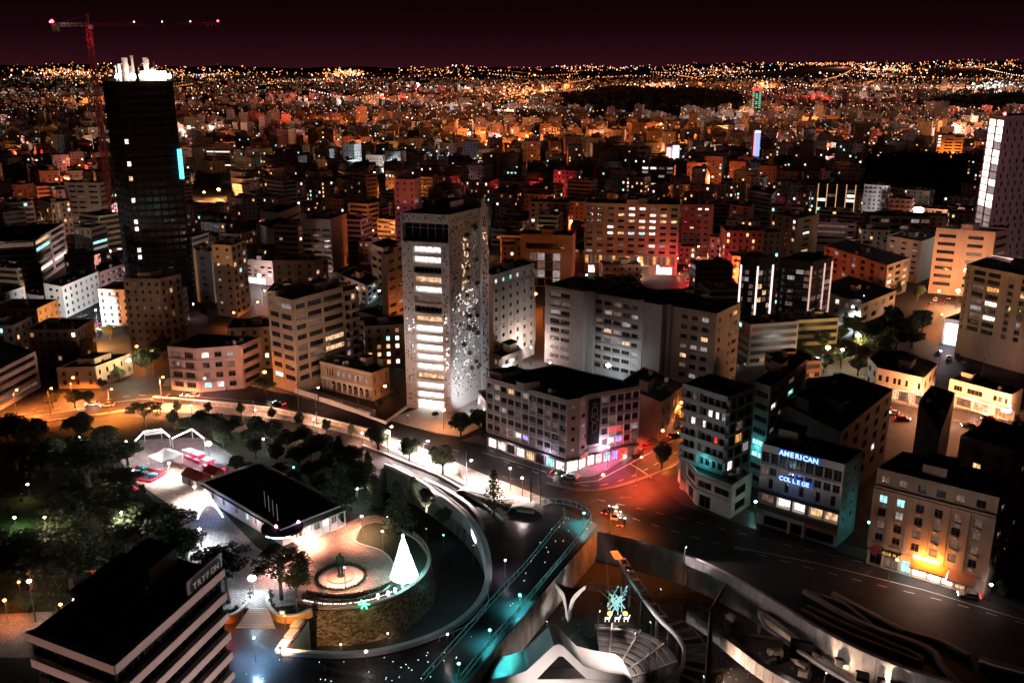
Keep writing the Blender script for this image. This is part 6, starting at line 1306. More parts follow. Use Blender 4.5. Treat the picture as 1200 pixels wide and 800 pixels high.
# ------------------------------------------------------------------ glass bridge railings, tripod, canopy, amphitheatre, crane
GL = mat('rail_glass', (.10, .30, .31), .1, 0, .05)
GL.node_tree.nodes['Principled BSDF'].inputs['Alpha'].default_value = .28
def glass_rail(px, label):
    P = W3(px, .012); o = P[0]; r = empty('glass_railing', o, label, 'railing'); acc = []
    for a, d in zip(P, P[1:]):
        n = max(1, round((d - a).length / 2.8)); acc += [(a + (d - a) * k / n - o, a + (d - a) * (k + 1) / n - o) for k in range(n)]
    for a, d in acc:
        b = MB(); b.bar(a, a + Vector((0, 0, 1.35)), .09); b.build('post', STEEL, r)
        u = (d - a).normalized(); t = Vector((-u.y, u.x, 0)) * .025; b = MB(); b.obox(a + u * .08 + Vector((0, 0, .1)), (d - a) - u * .16, t, (0, 0, 1.1)); b.build('glass_panel', GL, r)
    b = MB()
    for a, d in acc: b.bar(a + Vector((0, 0, 1.35)), d + Vector((0, 0, 1.35)), .1); b.bar(a + Vector((0, 0, .05)), d + Vector((0, 0, .05)), .1)
    b.build('handrail', emit('rail_led', (.25, .8, .82), .14), r)
glass_rail(smooth_px([(660, 599), (662, 607), (650, 622), (618, 662), (585, 697), (545, 742), (495, 798)], 3), 'long glass railing on the moat side of the teal lit bridge')
glass_rail(smooth_px([(637, 590), (660, 590), (682, 597), (692, 606), (690, 614), (672, 640), (640, 678), (605, 720), (570, 760), (540, 798)], 3), 'glass railing on the construction side of the teal lit bridge')
b = MB()
for k in range(90):
    f = R.random(); x, y = 680 - 190 * f + R.uniform(-30, 25), 605 + 190 * f; 
    if R.random() < .35: x, y = R.uniform(245, 480), R.uniform(740, 798)
    p = at(x, y, .03)
    if (Vector((p.x, p.y)) - BC).length < 40 and y < 768: continue
    b.lathe(p, [(.04, 0), (.065, .04), (.02, .07)], 6)
gl_ = b.build('paving_lights', head_mat((.75, 1, 1), 7)); tag(gl_, kind='stuff')
tp = at(667, 694, MOAT); TR = empty('tripod_column', tp, 'white concave three pointed column head standing in the dark site', 'sculpture')
top = [at(x, y, -1.8) - tp for x, y in ((648, 683), (686, 689), (665, 719))]; cen = sum(top, Vector()) / 3
def tri_ring(sc, z, pinch, rot=0):
    o = []
    for k in range(3):
        a, d = cen + (top[k] - cen) * sc, cen + (top[(k + 1) % 3] - cen) * sc
        for j in range(6):
            t = j / 6; m = a * (1 - t) + d * t; m = m + (cen - m) * (pinch * 4 * t * (1 - t)); o.append(Vector((m.x, m.y, z)))
    return o
rings = [tri_ring(.16, 0, .0), tri_ring(.2, 2.0, .1), tri_ring(.4, 4.2, .3), tri_ring(.8, 5.6, .45), tri_ring(1.02, 6.0, .48), tri_ring(1.02, 6.9, .48), tri_ring(.86, 6.9, .50), tri_ring(.55, 5.6, .5), tri_ring(.25, 4.6, .4)]
b = MB()
for A, B_ in zip(rings, rings[1:]):
    for k in range(18): b.quad(A[k], A[(k + 1) % 18], B_[(k + 1) % 18], B_[k])
b.poly(rings[-1]); o = b.build('shell', mat('shell_white', (.66, .62, .60), .5, 0, .12, .4), TR, smooth=False)
cp_ = at(655, 792, MOAT + 4); CN = empty('folded_canopy', cp_, 'white folded concrete canopy with a triangular dark opening', 'canopy'); SW = mat('shell_white', (.66, .62, .60), .5)
outer = [(-14, -1.8), (-13.6, .9), (-9, 1.6), (-6.4, 2.6), (-1.2, 8.0), (-.2, 8.3), (.7, 7.8), (4.6, 3.6), (8, 2.6), (12.6, 1.8), (14.2, .5), (13.2, -.4), (4, -1.8)]
inner = [(-4.4, .6), (-.2, 5.6), (.6, 5.6), (5.2, .8)]
fr = lambda x, z: Vector((x, -1.5 - abs(x) * .05, z)); bk_ = lambda x, z: Vector((x * .96 - .8, 4.2, z * 1.02 + .3))
b = MB(); loops = [[Vector((x, z, 0)) for x, z in outer], [Vector((x, z, 0)) for x, z in inner]]; flat = [p for l in loops for p in l]
for t in tessellate_polygon(loops): A = [flat[i] for i in t]; A = A if (A[1] - A[0]).cross(A[2] - A[0]).z > 0 else [A[0], A[2], A[1]]; b.tri(*[fr(p.x, p.y) for p in A])
n = len(outer)
for k in range(n): (x, z), (x2, z2) = outer[k], outer[(k + 1) % n]; b.quad(fr(x, z), bk_(x, z), bk_(x2, z2), fr(x2, z2))
for k in range(len(inner)): (x, z), (x2, z2) = inner[k], inner[(k + 1) % len(inner)]; b.quad(fr(x2, z2), bk_(x2, z2), bk_(x, z), fr(x, z))
b.build('shell', SW, CN); b = MB(); b.poly([fr(x * .98, z * .97) + Vector((0, 3.0, 0)) for x, z in inner]); b.build('glazing', GLASS, CN)
b = MB(); b.obox((-16, -6, -2.6), (27, 2.5, 0), (0, 4.2, 0), (0, 0, 2.3)); b.build('plinth_wall', w_white, CN)
b = MB(); b.lathe((6.5, -3.2, -2.6), [(2.2, 0), (2.5, .6), (1.9, 1.5), (.4, 1.8)], 12); b.build('wrapped_pile', w_white, CN)
AM = Vector((18.9, 158.3)); am = empty('amphitheatre', (AM.x, AM.y, MOAT), 'dark curved amphitheatre terraces inside the pale ribbon rail', 'amphitheatre')
for k in range(8):
    r = 4.2 + 1.35 * k; b = MB(); p = arc(Vector((0, 0)), r, -75, 95, 22); ribbon(b, [(q.x, q.y, .01) for q in p], 1.34, .35 + .5 * k); b.build('terrace', DCONC, am); b = MB(); ribbon(b, [(q.x, q.y, .365 + .5 * k) for q in arc(Vector((0, 0)), r - .6, -75, 95, 22)], .12, .07); b.build('nosing', CONC, am)
for k in range(6):
    t = math.radians(-50 + 26 * k); b = MB(); d = Vector((math.cos(t), math.sin(t), 0)); b.bar(d * 4.0 + Vector((0, 0, .6)), d * 14 + Vector((0, 0, 4.4)), .3); b.build('aisle', CONC, am)
rb_ = empty('ribbon_rail', at(720, 648, -1), 'thin pale ribbon wall with white bracket steps around the amphitheatre', 'wall'); ro = rb_.location
RP = smooth_px([(719, 648), (728, 662), (742, 684), (770, 722), (792, 744), (802, 763), (798, 784), (778, 804), (750, 830)], 5); rpw = [at(x, y, -1) for x, y in RP]
b = MB(); ribbon(b, [p - ro - Vector((0, 0, .4)) for p in rpw], .55, 1.0); b.build('ribbon', RC, rb_); b = MB(); ribbon(b, [p - ro - Vector((0, 0, .38)) for p in rpw[:5]], 2.0, 1.1); b.build('head_block', RC, rb_)
outl = []
for k in range(3, len(rpw) - 1):
    p = rpw[k]; d = (rpw[k + 1] - rpw[k - 1]).normalized(); n_ = Vector((-d.y, d.x, 0)); n_ = n_ if n_.x > 0 or n_.y > 0 and k > 20 else -n_; ln = 2.2 + (2.6 if k > 16 else 0); outl.append(p - ro + n_ * ln + Vector((0, 0, -.4)))
    if k % 2: b = MB(); b.bar(p - ro + n_ * .4 + Vector((0, 0, -.1)), p - ro + n_ * ln * .92 + Vector((0, 0, -.2)), .55, h=.3); b.build('bracket', w_white, rb_)
b = MB(); b.tube(outl, .12, 5); b.build('outer_rail', STEEL, rb_)
for t in range(8): 
    p = rpw[6 + 3 * t] - ro; b = MB(); b.bar(p + Vector((0, 0, -7)), p + Vector((0, 0, -.4)), .5); b.build('pier', DCONC, rb_)
# festive ornament
orn = empty('festive_ornament', at(722, 722, MOAT), 'leaning teal lit festive ornament with orange lanterns and white deer', 'ornament'); b = MB()
for k in range(14): t = k * .45; b.bar((R.uniform(-2, 2), R.uniform(-1, 1), R.uniform(.5, 3)), (R.uniform(-2.5, 2.5), R.uniform(-1, 1), R.uniform(4, 7.5)), .24)
b.build('crystals', emit('crystal_teal', (.45, .85, .85), .9), orn); b = MB(); b.bar((-1.2, 0, 0), (-2.5, .5, 13), .3); b.bar((-1.2, 0, 4), (-4.5, .5, 7), .2); b.build('stem', mat('stem_rust', (.4, .2, .1), .6), orn)
for k, x in enumerate((-1.6, 1.8)): b = MB(); b.lathe((x, -1.5, 1.2), [(.1, 0), (.55, .3), (.55, .8), (.1, 1.1)], 9); b.build('lantern', head_mat((1, .5, .12), 3), orn)
for x in (-2.2, 0, 2.0):
    b = MB(); b.bar((x - .5, -2, .9), (x + .5, -2, .9), .35)
    for s in (-.45, .4): b.bar((x + s, -2, 0), (x + s, -2, .9), .12)
    b.bar((x + .5, -2, .9), (x + .8, -2, 1.7), .2); b.build('deer', head_mat((1, .95, .9), 2.2), orn)
light(orn, (0, -3, 4), (.3, .9, .9), .35); light(orn, (0, -3.5, 1.5), (1, .6, .3), .1)
# site crane
cb_ = at(826, 830, MOAT); cy = empty('site_crane', cb_, 'slim site crane with yellow base and folding jib over the amphitheatre', 'crane'); zt2 = height_of(826, 830, 712, MOAT) - MOAT
YL = mat('crane_yellow', (.6, .33, .03), .5, 0, .2); b = MB(); b.bar((0, 0, 0), (0, 0, zt2), .75); b.build('mast', mat('mast_grey', (.42, .38, .36), .5, .2), cy)
b = MB(); b.bar((.4, 0, 0), (.4, 0, 8), .25); b.bar((.4, 0, 8), (2.8, 0, 0), .22); b.bar((2.9, 0, 0), (2.9, 0, 9), .22); b.bar((.4, 0, 8), (2.9, 0, 8.6), .4); b.bar((.4, 0, 4), (2.9, 0, 7), .16); b.build('base_frame', YL, cy)
ap = Vector((2.4, 0, zt2 + 5)); jt = at(690, 724, zt2 - 9 + MOAT) - cb_; b = MB(); b.bar((0, 0, zt2), ap, .45); b.bar((.5, .3, zt2 - .3), ap, .25); b.build('strut', YL, cy)
jn = Vector((-22, 10, zt2 - 1.5)); b = MB(); lattice(b, (0, 0, zt2), jn, .9, 16, .12); b.build('jib', mat('jib_brown', (.28, .18, .1), .6), cy); b = MB(); b.bar(ap, jn * .45 + Vector((0, 0, zt2)) * .55, .08); b.build('tie', YL, cy); b = MB(); b.obox((-5.2, 1.5, zt2 - 1.4), (3.6, -.6, 0), (0, 1, 0), (0, 0, 1.0)); b.build('trolley', w_white, cy)
b = MB(); b.bar((-9, 4, zt2 - .8), (-9, 4, 2), .1); b.build('cable', YL, cy)
# retaining walls and beams of the construction site
def site_wall(px, z, w, h, label, m=CONC, panels=0, name='site_wall'):
    r = empty(name, at(*px[0], z), label, 'wall'); P = [at(x, y, z) - r.location for x, y in smooth_px(px, 4)]; b = MB(); ribbon(b, [p - Vector((0, 0, h)) for p in P], w, h); b.build('wall', m, r)
    if panels:
        for p, q in zip(P, P[1:]):
            d = q - p; nn = Vector((d.y, -d.x, 0)).normalized(); n = max(1, round(d.length / panels))
            for k in range(n): b = MB(); b.obox(p + d * (k + .015) / n + nn * (w / 2 + .0) - Vector((0, 0, h * .96)), d * .97 / n, -nn * .001 if False else Vector((-d.y, d.x, 0)).normalized() * -.09, Vector((0, 0, h * .95))) if False else b.obox(p + d * (k + .015) / n + nn * (w / 2 + .09) - Vector((0, 0, h * .96)), d * .97 / n, -nn * .088, Vector((0, 0, h * .95))); b.build('panel', m, r)
    return r
site_wall([(789, 644), (825, 658), (871, 681), (907, 702), (950, 729)], 1.0, .7, 2.4, 'long pale parapet wall descending along the street side of the site', mat('wall_concrete_pale', (.42, .37, .35), .8, 0, .4, .35, .2), 3.2)
site_wall([(950, 729), (1000, 756), (1060, 781), (1125, 800), (1200, 816)], 1.0, .9, 8.6, 'tall concrete retaining wall with square openings at the lower right', CONC, 4.5)
sw2 = site_wall([(808, 712), (833, 729), (865, 755), (899, 780), (942, 804), (990, 826)], -2.0, 1.4, 3.2, 'heavy lit concrete beam crossing the site behind the crane', CONC, 6)
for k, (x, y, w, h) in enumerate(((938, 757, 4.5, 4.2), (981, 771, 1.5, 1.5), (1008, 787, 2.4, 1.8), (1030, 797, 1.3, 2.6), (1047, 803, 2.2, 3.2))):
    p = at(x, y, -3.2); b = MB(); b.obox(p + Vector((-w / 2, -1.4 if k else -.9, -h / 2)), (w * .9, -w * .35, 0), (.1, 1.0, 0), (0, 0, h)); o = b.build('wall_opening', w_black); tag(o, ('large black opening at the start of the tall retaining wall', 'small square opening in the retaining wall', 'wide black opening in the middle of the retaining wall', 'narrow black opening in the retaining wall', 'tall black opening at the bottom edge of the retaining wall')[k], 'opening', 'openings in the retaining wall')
for px, z, w, h, l in (([(976, 693), (1020, 716), (1060, 736), (1100, 748), (1136, 766)], .9, .9, .9, 'upper kerb wall of the ramps, farthest from the crane'), ([(942, 690), (980, 712), (1020, 732), (1088, 757), (1104, 778), (1127, 802)], .9, 1.0, .9, 'long kerb wall of the ramps that bends down at its end'), ([(950, 693), (990, 706), (1028, 736)], .7, .5, .7, 'short thin kerb between two ramp walls'), ([(945, 708), (990, 728), (1040, 750), (1075, 765), (1078, 772), (1030, 754), (985, 736), (940, 712)], .6, .4, .6, 'looped low kerb closing the lowest ramp'), ([(1148, 770), (1175, 778), (1210, 787)], 1.5, 1.6, 1.5, 'rough stone wall end at the right edge above the ramps')):
    site_wall(px, z, w, h, l, mat('ramp_concrete', (.34, .30, .29), .8, 0, .3), 0, 'ramp_wall')
yc = empty('branching_beam', at(915, 746, -3), 'pale branching curved beam lying in the construction site', 'beam'); yo = yc.location
for px in ([(890, 715), (897, 732), (915, 746), (950, 770), (1000, 800), (1030, 818)], [(876, 743), (896, 746), (918, 748)], [(893, 716), (925, 740), (958, 768)]):
    b = MB(); pp = [at(x, y, -3) - yo for x, y in smooth_px(px, 4)]; ribbon(b, [p - Vector((0, 0, .6)) for p in pp], .7, .7); b.build('limb', mat('beam_pale', (.55, .48, .42), .6, 0, .2), yc)
for px, l in (((891, 718), 'front'), ((918, 750), 'middle'), ((950, 771), 'rear')):
    b = MB(); p = at(*px, -3) - yo; b.bar(p + Vector((0, 0, -5)), p + Vector((0, 0, -.6)), .5); b.build('prop', DCONC, yc)
for k in range(26):
    x, y = R.uniform(850, 990), R.uniform(725, 798)
    if (x - 850) * .55 + 725 > y + 40: continue
    p = at(x, y, MOAT); b = MB(); w, d, h = R.uniform(.8, 2.6), R.uniform(.6, 1.6), R.uniform(.4, 1.3); b.box(-w / 2, -d / 2, 0, w / 2, d / 2, h); b.box(-w / 2 + .1, -d / 2 + .1, h + .004, w / 2 - .2, d / 2 - .2, h + .12, 1)
    o = b.build('building_block', [CONC, w_brown], None, p, rot=(0, 0, R.uniform(0, 3))); tag(o, 'loose building block lying in the dark construction site', 'block', 'loose blocks in the construction site')
b = MB()
for k in range(420):
    x, y = R.uniform(600, 1000), R.uniform(700, 800); p = at(x, y, MOAT); s = R.uniform(.1, .4); b.obox(p, (s, s * .3, 0), (-s * .2, s, 0), (0, 0, s * .6))
tag(b.build('rubble', DCONC), kind='stuff')
# promenade wall with fence panels, bollards
fw = empty('fence_wall', at(180, 470), 'pale retaining wall with fence panels below the avenue', 'wall'); fo = fw.location; P = [at(x, y, .13) - fo for x, y in smooth_px([(180, 470), (300, 480), (350, 489), (400, 500), (430, 508)], 4)]
b = MB(); ribbon(b, P, .5, 1.5); b.build('wall', w_cream, fw); b = MB(); ribbon(b, [p + Vector((0, 0, 1.505)) for p in P], .75, .22); b.build('coping', w_white, fw)
for p, q in zip(P, P[1:]):
    d = q - p; nn = Vector((d.y, -d.x, 0)).normalized(); n = max(1, round(d.length / 3))
    for k in range(n):
        b = MB(); a = p + d * (k + .1) / n + nn * .34 + Vector((0, 0, .3)); b.obox(a, d * .8 / n, -nn * .085, (0, 0, 1.0)); b.build('panel', w_tan, fw)
for k, (x, y) in enumerate(((298, 483), (372, 497), (411, 506))): b = MB(); p = at(x, y) - fo; b.bar(p - Vector((0, .6, 0)), p + Vector((0, -.6, 4.5)), .2); b.build('dark_post', BLACK, fw)
# white curved seats and canopies on the traffic island
for (x, y, w, a), l in zip(((606, 593, 5.5, -.35), (616, 600, 4.5, -.25), (558, 583, 6, -.55)), ('large white curved shelter on the traffic island', 'smaller white curved shelter in front of the large one', 'white ribbed shelter beside the spiky conifer')):
    r = empty('shelter', at(x, y, .13), l, 'shelter', 'white shelters on the island', a); b = MB(); pr = [(-w, 0), (-w * .8, 1.6), (-w * .2, 2.5), (w * .5, 2.3), (w, 1.2), (w * 1.05, .2)]
    for (x0, z0), (x1, z1) in zip(pr, pr[1:]): b.quad((x0, -1.4, z0), (x1, -1.4, z1), (x1, 1.4, z1), (x0, 1.4, z0)); b.quad((x0, 1.4, z0 - .2), (x1, 1.4, z1 - .2), (x1, -1.4, z1 - .2), (x0, -1.4, z0 - .2)); b.quad((x0, -1.4, z0 - .2), (x1, -1.4, z1 - .2), (x1, -1.4, z1), (x0, -1.4, z0))
    b.build('shell', w_white, r); b = MB(); b.box(-w * .5, -.3, 0, w * .5, .3, .45); b.build('seat', RC, r)
for (x, y, hh, l) in ((633, 598, 16, 'tall thin black pole on the traffic island'), (622, 596, 9, 'shorter black pole on the traffic island'), (547, 566, 9, 'slim pale flagpole by the bright pavement')): r = empty('pole', at(x, y), l, 'pole'); b = MB(); b.tube([(0, 0, 0), (0, 0, hh)], [.16, .09], 6); b.build('shaft', BLACK if 'black' in l else STEEL, r); b = MB(); b.lathe((0, 0, hh), [(.1, 0), (.16, .1), (.03, .25)], 6); b.build('cap', STEEL, r)
# ------------------------------------------------------------------ cars
def car_meshes(colname, col):
    m = mat('car_' + colname, col, .25, .2, .05); b = MB(); pr = [(-2.2, .32), (-2.25, .72), (-2.05, .88), (-1.2, .95), (1.0, .92), (2.0, .78), (2.2, .55), (2.18, .3)]
    for s, y in ((1, .86), (-1, -.86)):
        pts = [(x, y, z) for x, z in pr]; b.poly(pts if s < 0 else list(reversed(pts)))
    for (x0, z0), (x1, z1) in zip(pr, pr[1:] + pr[:1]): b.quad((x0, .86, z0), (x0, -.86, z0), (x1, -.86, z1), (x1, .86, z1)) if False else b.quad((x0, -.86, z0), (x0, .86, z0), (x1, .86, z1), (x1, -.86, z1))
    b.poly([(-1.35, -.62, 1.42), (.25, -.62, 1.42), (.25, .62, 1.42), (-1.35, .62, 1.42)])
    c = MB(); B0 = [(-2.0, -.78, .9), (1.05, -.78, .92), (1.05, .78, .92), (-2.0, .78, .9)]; T0 = [(-1.35, -.62, 1.415), (.25, -.62, 1.415), (.25, .62, 1.415), (-1.35, .62, 1.415)]
    for k in range(4): c.quad(B0[k], B0[(k + 1) % 4], T0[(k + 1) % 4], T0[k])
    w = MB(); w.v = []; ring = 10
    for sy in (-.11, .11):
        w.v += [(.33 * math.cos(t * .628), sy, .33 * math.sin(t * .628)) for t in range(ring)]
    w.f = [(k, (k + 1) % ring, ring + (k + 1) % ring, ring + k) for k in range(ring)] + [tuple(range(ring - 1, -1, -1)), tuple(range(ring, 2 * ring))]; w.m = [0] * len(w.f)
    return b.mesh('body', m), c.mesh('glazing', GLASS), w.mesh('wheel', BLACK)
CARM = {n: car_meshes(n, c) for n, c in (('white', (.6, .6, .6)), ('silver', (.35, .35, .36)), ('black', (.02, .02, .022)), ('red', (.35, .02, .02)), ('blue', (.03, .06, .2)))}
hl = MB(); hl.box(2.19, -.2, 0, 2.24, .2, .16); HLM = hl.mesh('headlight', head_mat((1, .93, .85), 25)); tl = MB(); tl.box(-2.3, -.2, 0, -2.25, .2, .18); TLM = tl.mesh('tail_light', head_mat((1, .03, .02), 10))
OFFM = hl.mesh('headlight', mat('lens_off', (.4, .4, .4), .2)); OFFT = tl.mesh('tail_light', mat('lens_red', (.2, .01, .01), .2))
def car(x, y, deg, colr, on=True, label=None, group='cars on the streets', z=0.0, beam=False):
    r = empty('car', at(x, y, z), label, 'car', group, math.radians(deg)); bm_, cm, wm = CARM[colr]; link('body', bm_, r); link('glazing', cm, r)
    for sx_ in (-1.35, 1.35):
        for sy in (-.8, .8): link('wheel', wm, r, (sx_, sy, .33))
    for sy in (-.6, .6): link('headlight', HLM if on else OFFM, r, (0, sy, .58)); link('tail_light', TLM if on else OFFT, r, (0, sy, .66))
    if beam: light(r, (4.2, 0, .8), (1, .85, .7), .25, .2, 'headlight_beam'); light(r, (-3.2, 0, .8), RED, .10, .2, 'tail_beam')
    return r
for x, y, d, c, l, bm in ((108, 475, 195, 'white', 'white car with bright headlights on the orange avenue', True), (126, 476, 195, 'silver', 'silver car following on the orange avenue', True), (205, 465, 0, 'black', 'dark car with red tail lights passing the pink corner block', True), (226, 465, 180, 'white', 'white car with headlights on passing the pink corner block', True), (327, 474, 150, 'blue', 'blue car opposite the glowing tree', True), (655, 556, -20, 'black', 'dark car with red tail lights at the corner office', True), (668, 560, 160, 'white', 'white car with headlights meeting the dark one at the corner', True), (712, 600, 60, 'black', 'black car stopped in the orange junction nearest the bridge', True), (722, 606, 70, 'silver', 'silver car stopped beside the black one in the junction', False), (728, 614, 75, 'black', 'black car at the back of the junction group', True), (756, 525, 215, 'red', 'red car parked beyond the corner office', True), (745, 534, 215, 'black', 'black car parked at the corner office', True), (300, 453, 160, 'silver', 'silver car parked by the lit tree', False), (232, 455, 175, 'red', 'red car parked in front of the pink corner block', False), (262, 456, 175, 'white', 'white car parked in front of the pink corner block', False), (1045, 485, 160, 'white', 'white car before the rounded shop house', True), (1058, 492, -20, 'red', 'red car before the rounded shop house', True), (1035, 478, 160, 'black', 'black car before the rounded shop house', True), (1135, 500, 170, 'black', 'black car left of the tall palm', True), (1158, 492, 170, 'red', 'red car queueing right of the tall palm', True), (1170, 487, 170, 'white', 'white car queueing right of the tall palm', True), (1172, 500, -10, 'silver', 'silver car in front of the blue sign shop', True), (790, 512, 35, 'black', 'black car in the orange side street', True), (1080, 660, 160, 'black', 'black car parked at the restaurant', False), (1135, 700, 160, 'silver', 'silver car beside the restaurant awning', False)):
    car(x, y, d, c, 'parked' not in l, l, beam=bm)
k = 0
for j in range(4):
    for i in range(5):
        x, y = 88 + 11 * i + 3 * j, 392 - 7 * j - 2.0 * i; cc = R.choice(['white', 'silver', 'red', 'black', 'blue']); car(x, y, 60 + R.uniform(-5, 5), cc, False, '%s car %s from the left in the %s row of the floodlit car park' % (cc, ('first', 'second', 'third', 'fourth', 'last')[i], ('front', 'second', 'third', 'back')[j]), 'cars in the floodlit car park')
for k, (x, y) in enumerate(((798, 322), (803, 316), (806, 308), (810, 300), (814, 322), (806, 330), (812, 312), (818, 302))): car(x, y, 80, R.choice(['white', 'silver', 'red']), True, ('left lane car nearest the slab block', 'second left lane car', 'third left lane car', 'last left lane car', 'right lane car nearest the slab block', 'middle lane car low in the row', 'right lane car further up', 'last right lane car')[k] + ' in the glowing street beside the hotel', 'cars in the street beside the hotel')
for k, (x, y) in enumerate(((1096, 352), (1104, 356), (1112, 350), (1088, 358), (1100, 414), (1112, 420), (1122, 418), (1130, 424))): car(x, y, 60, R.choice(['white', 'silver', 'red', 'black']), y < 400, ('second', 'third', 'last', 'first')[k % 4] + ' car from the left in the bright yard before the orange office' if y < 400 else ('first', 'second', 'third', 'last')[k % 4] + ' car from the left parked below the glowing billboards', 'cars near the orange office' if y < 400 else 'cars below the billboards')
# ------------------------------------------------------------------ the city behind
BOX = []
for B in BLDS:
    cs = [V2(B.o) + p for p in B.pts]; c = sum(cs, Vector((0, 0))) / len(cs); BOX.append((c, max((p - c).length for p in cs)))
def inside(p, poly):
    r = False; n = len(poly)
    for k in range(n):
        a, b = poly[k], poly[(k + 1) % n]
        if (a[1] > p[1]) != (b[1] > p[1]) and p[0] < (b[0] - a[0]) * (p[1] - a[1]) / (b[1] - a[1]) + a[0]: r = not r
    return r
# open places of the city: streets, yards, squares, woods (surveyed on the photograph)
OPEN_PX = [
    [(-80, 500), (0, 462), (150, 448), (300, 455), (440, 480), (480, 470), (700, 560), (800, 520), (800, 660), (1300, 760), (1300, 900), (-400, 900)],
    [(60, 400), (75, 372), (140, 340), (150, 400)], [(205, 400), (300, 345), (325, 360), (310, 400), (250, 400)],
    [(800, 300), (812, 290), (830, 300), (800, 350), (770, 352)], [(940, 455), (960, 415), (1100, 395), (1220, 410), (1220, 520), (1045, 500)],
    [(1075, 395), (1085, 340), (1150, 340), (1110, 380)], [(690, 330), (690, 308), (800, 308), (790, 350)], [(755, 520), (790, 470), (820, 470), (800, 530)], [(580, 440), (600, 400), (640, 400), (640, 440)],
    [(225, 252), (228, 205), (285, 205), (285, 246)], [(1000, 440), (1000, 380), (1100, 380), (1090, 440)]]
WOOD_PX = [[(655, 128), (660, 112), (720, 104), (800, 104), (870, 112), (872, 128), (760, 136)], [(1005, 236), (1005, 200), (1060, 188), (1140, 190), (1135, 240)], [(1090, 128), (1090, 116), (1200, 112), (1200, 130)]]
OPEN = [pl(q) for q in OPEN_PX]; WOODS = [pl(q) for q in WOOD_PX]
def free(c, r, woods=True):
    for q, qr in BOX:
        if (q - c).length < r + qr * .92: return False
    return not any(inside(c, q) for q in OPEN) and not (woods and any(inside(c, q) for q in WOODS))
PAL = [('cream', w_cream), ('tan', w_tan), ('grey', w_grey), ('rose', w_pink), ('brown', w_brown), ('white', w_white), ('russet', w_rose), ('sandy', w_ochre)]
DARKW = mat('far_window', (.02, .018, .018), .3)
LITM = [emit('far_room_white', (1, .88, .74), 2.6), emit('far_room_warm', (1, .50, .2), 1.6), emit('far_room_teal', (.4, .9, .95), 1.8), emit('far_room_dim', (1, .45, .25), .35)]
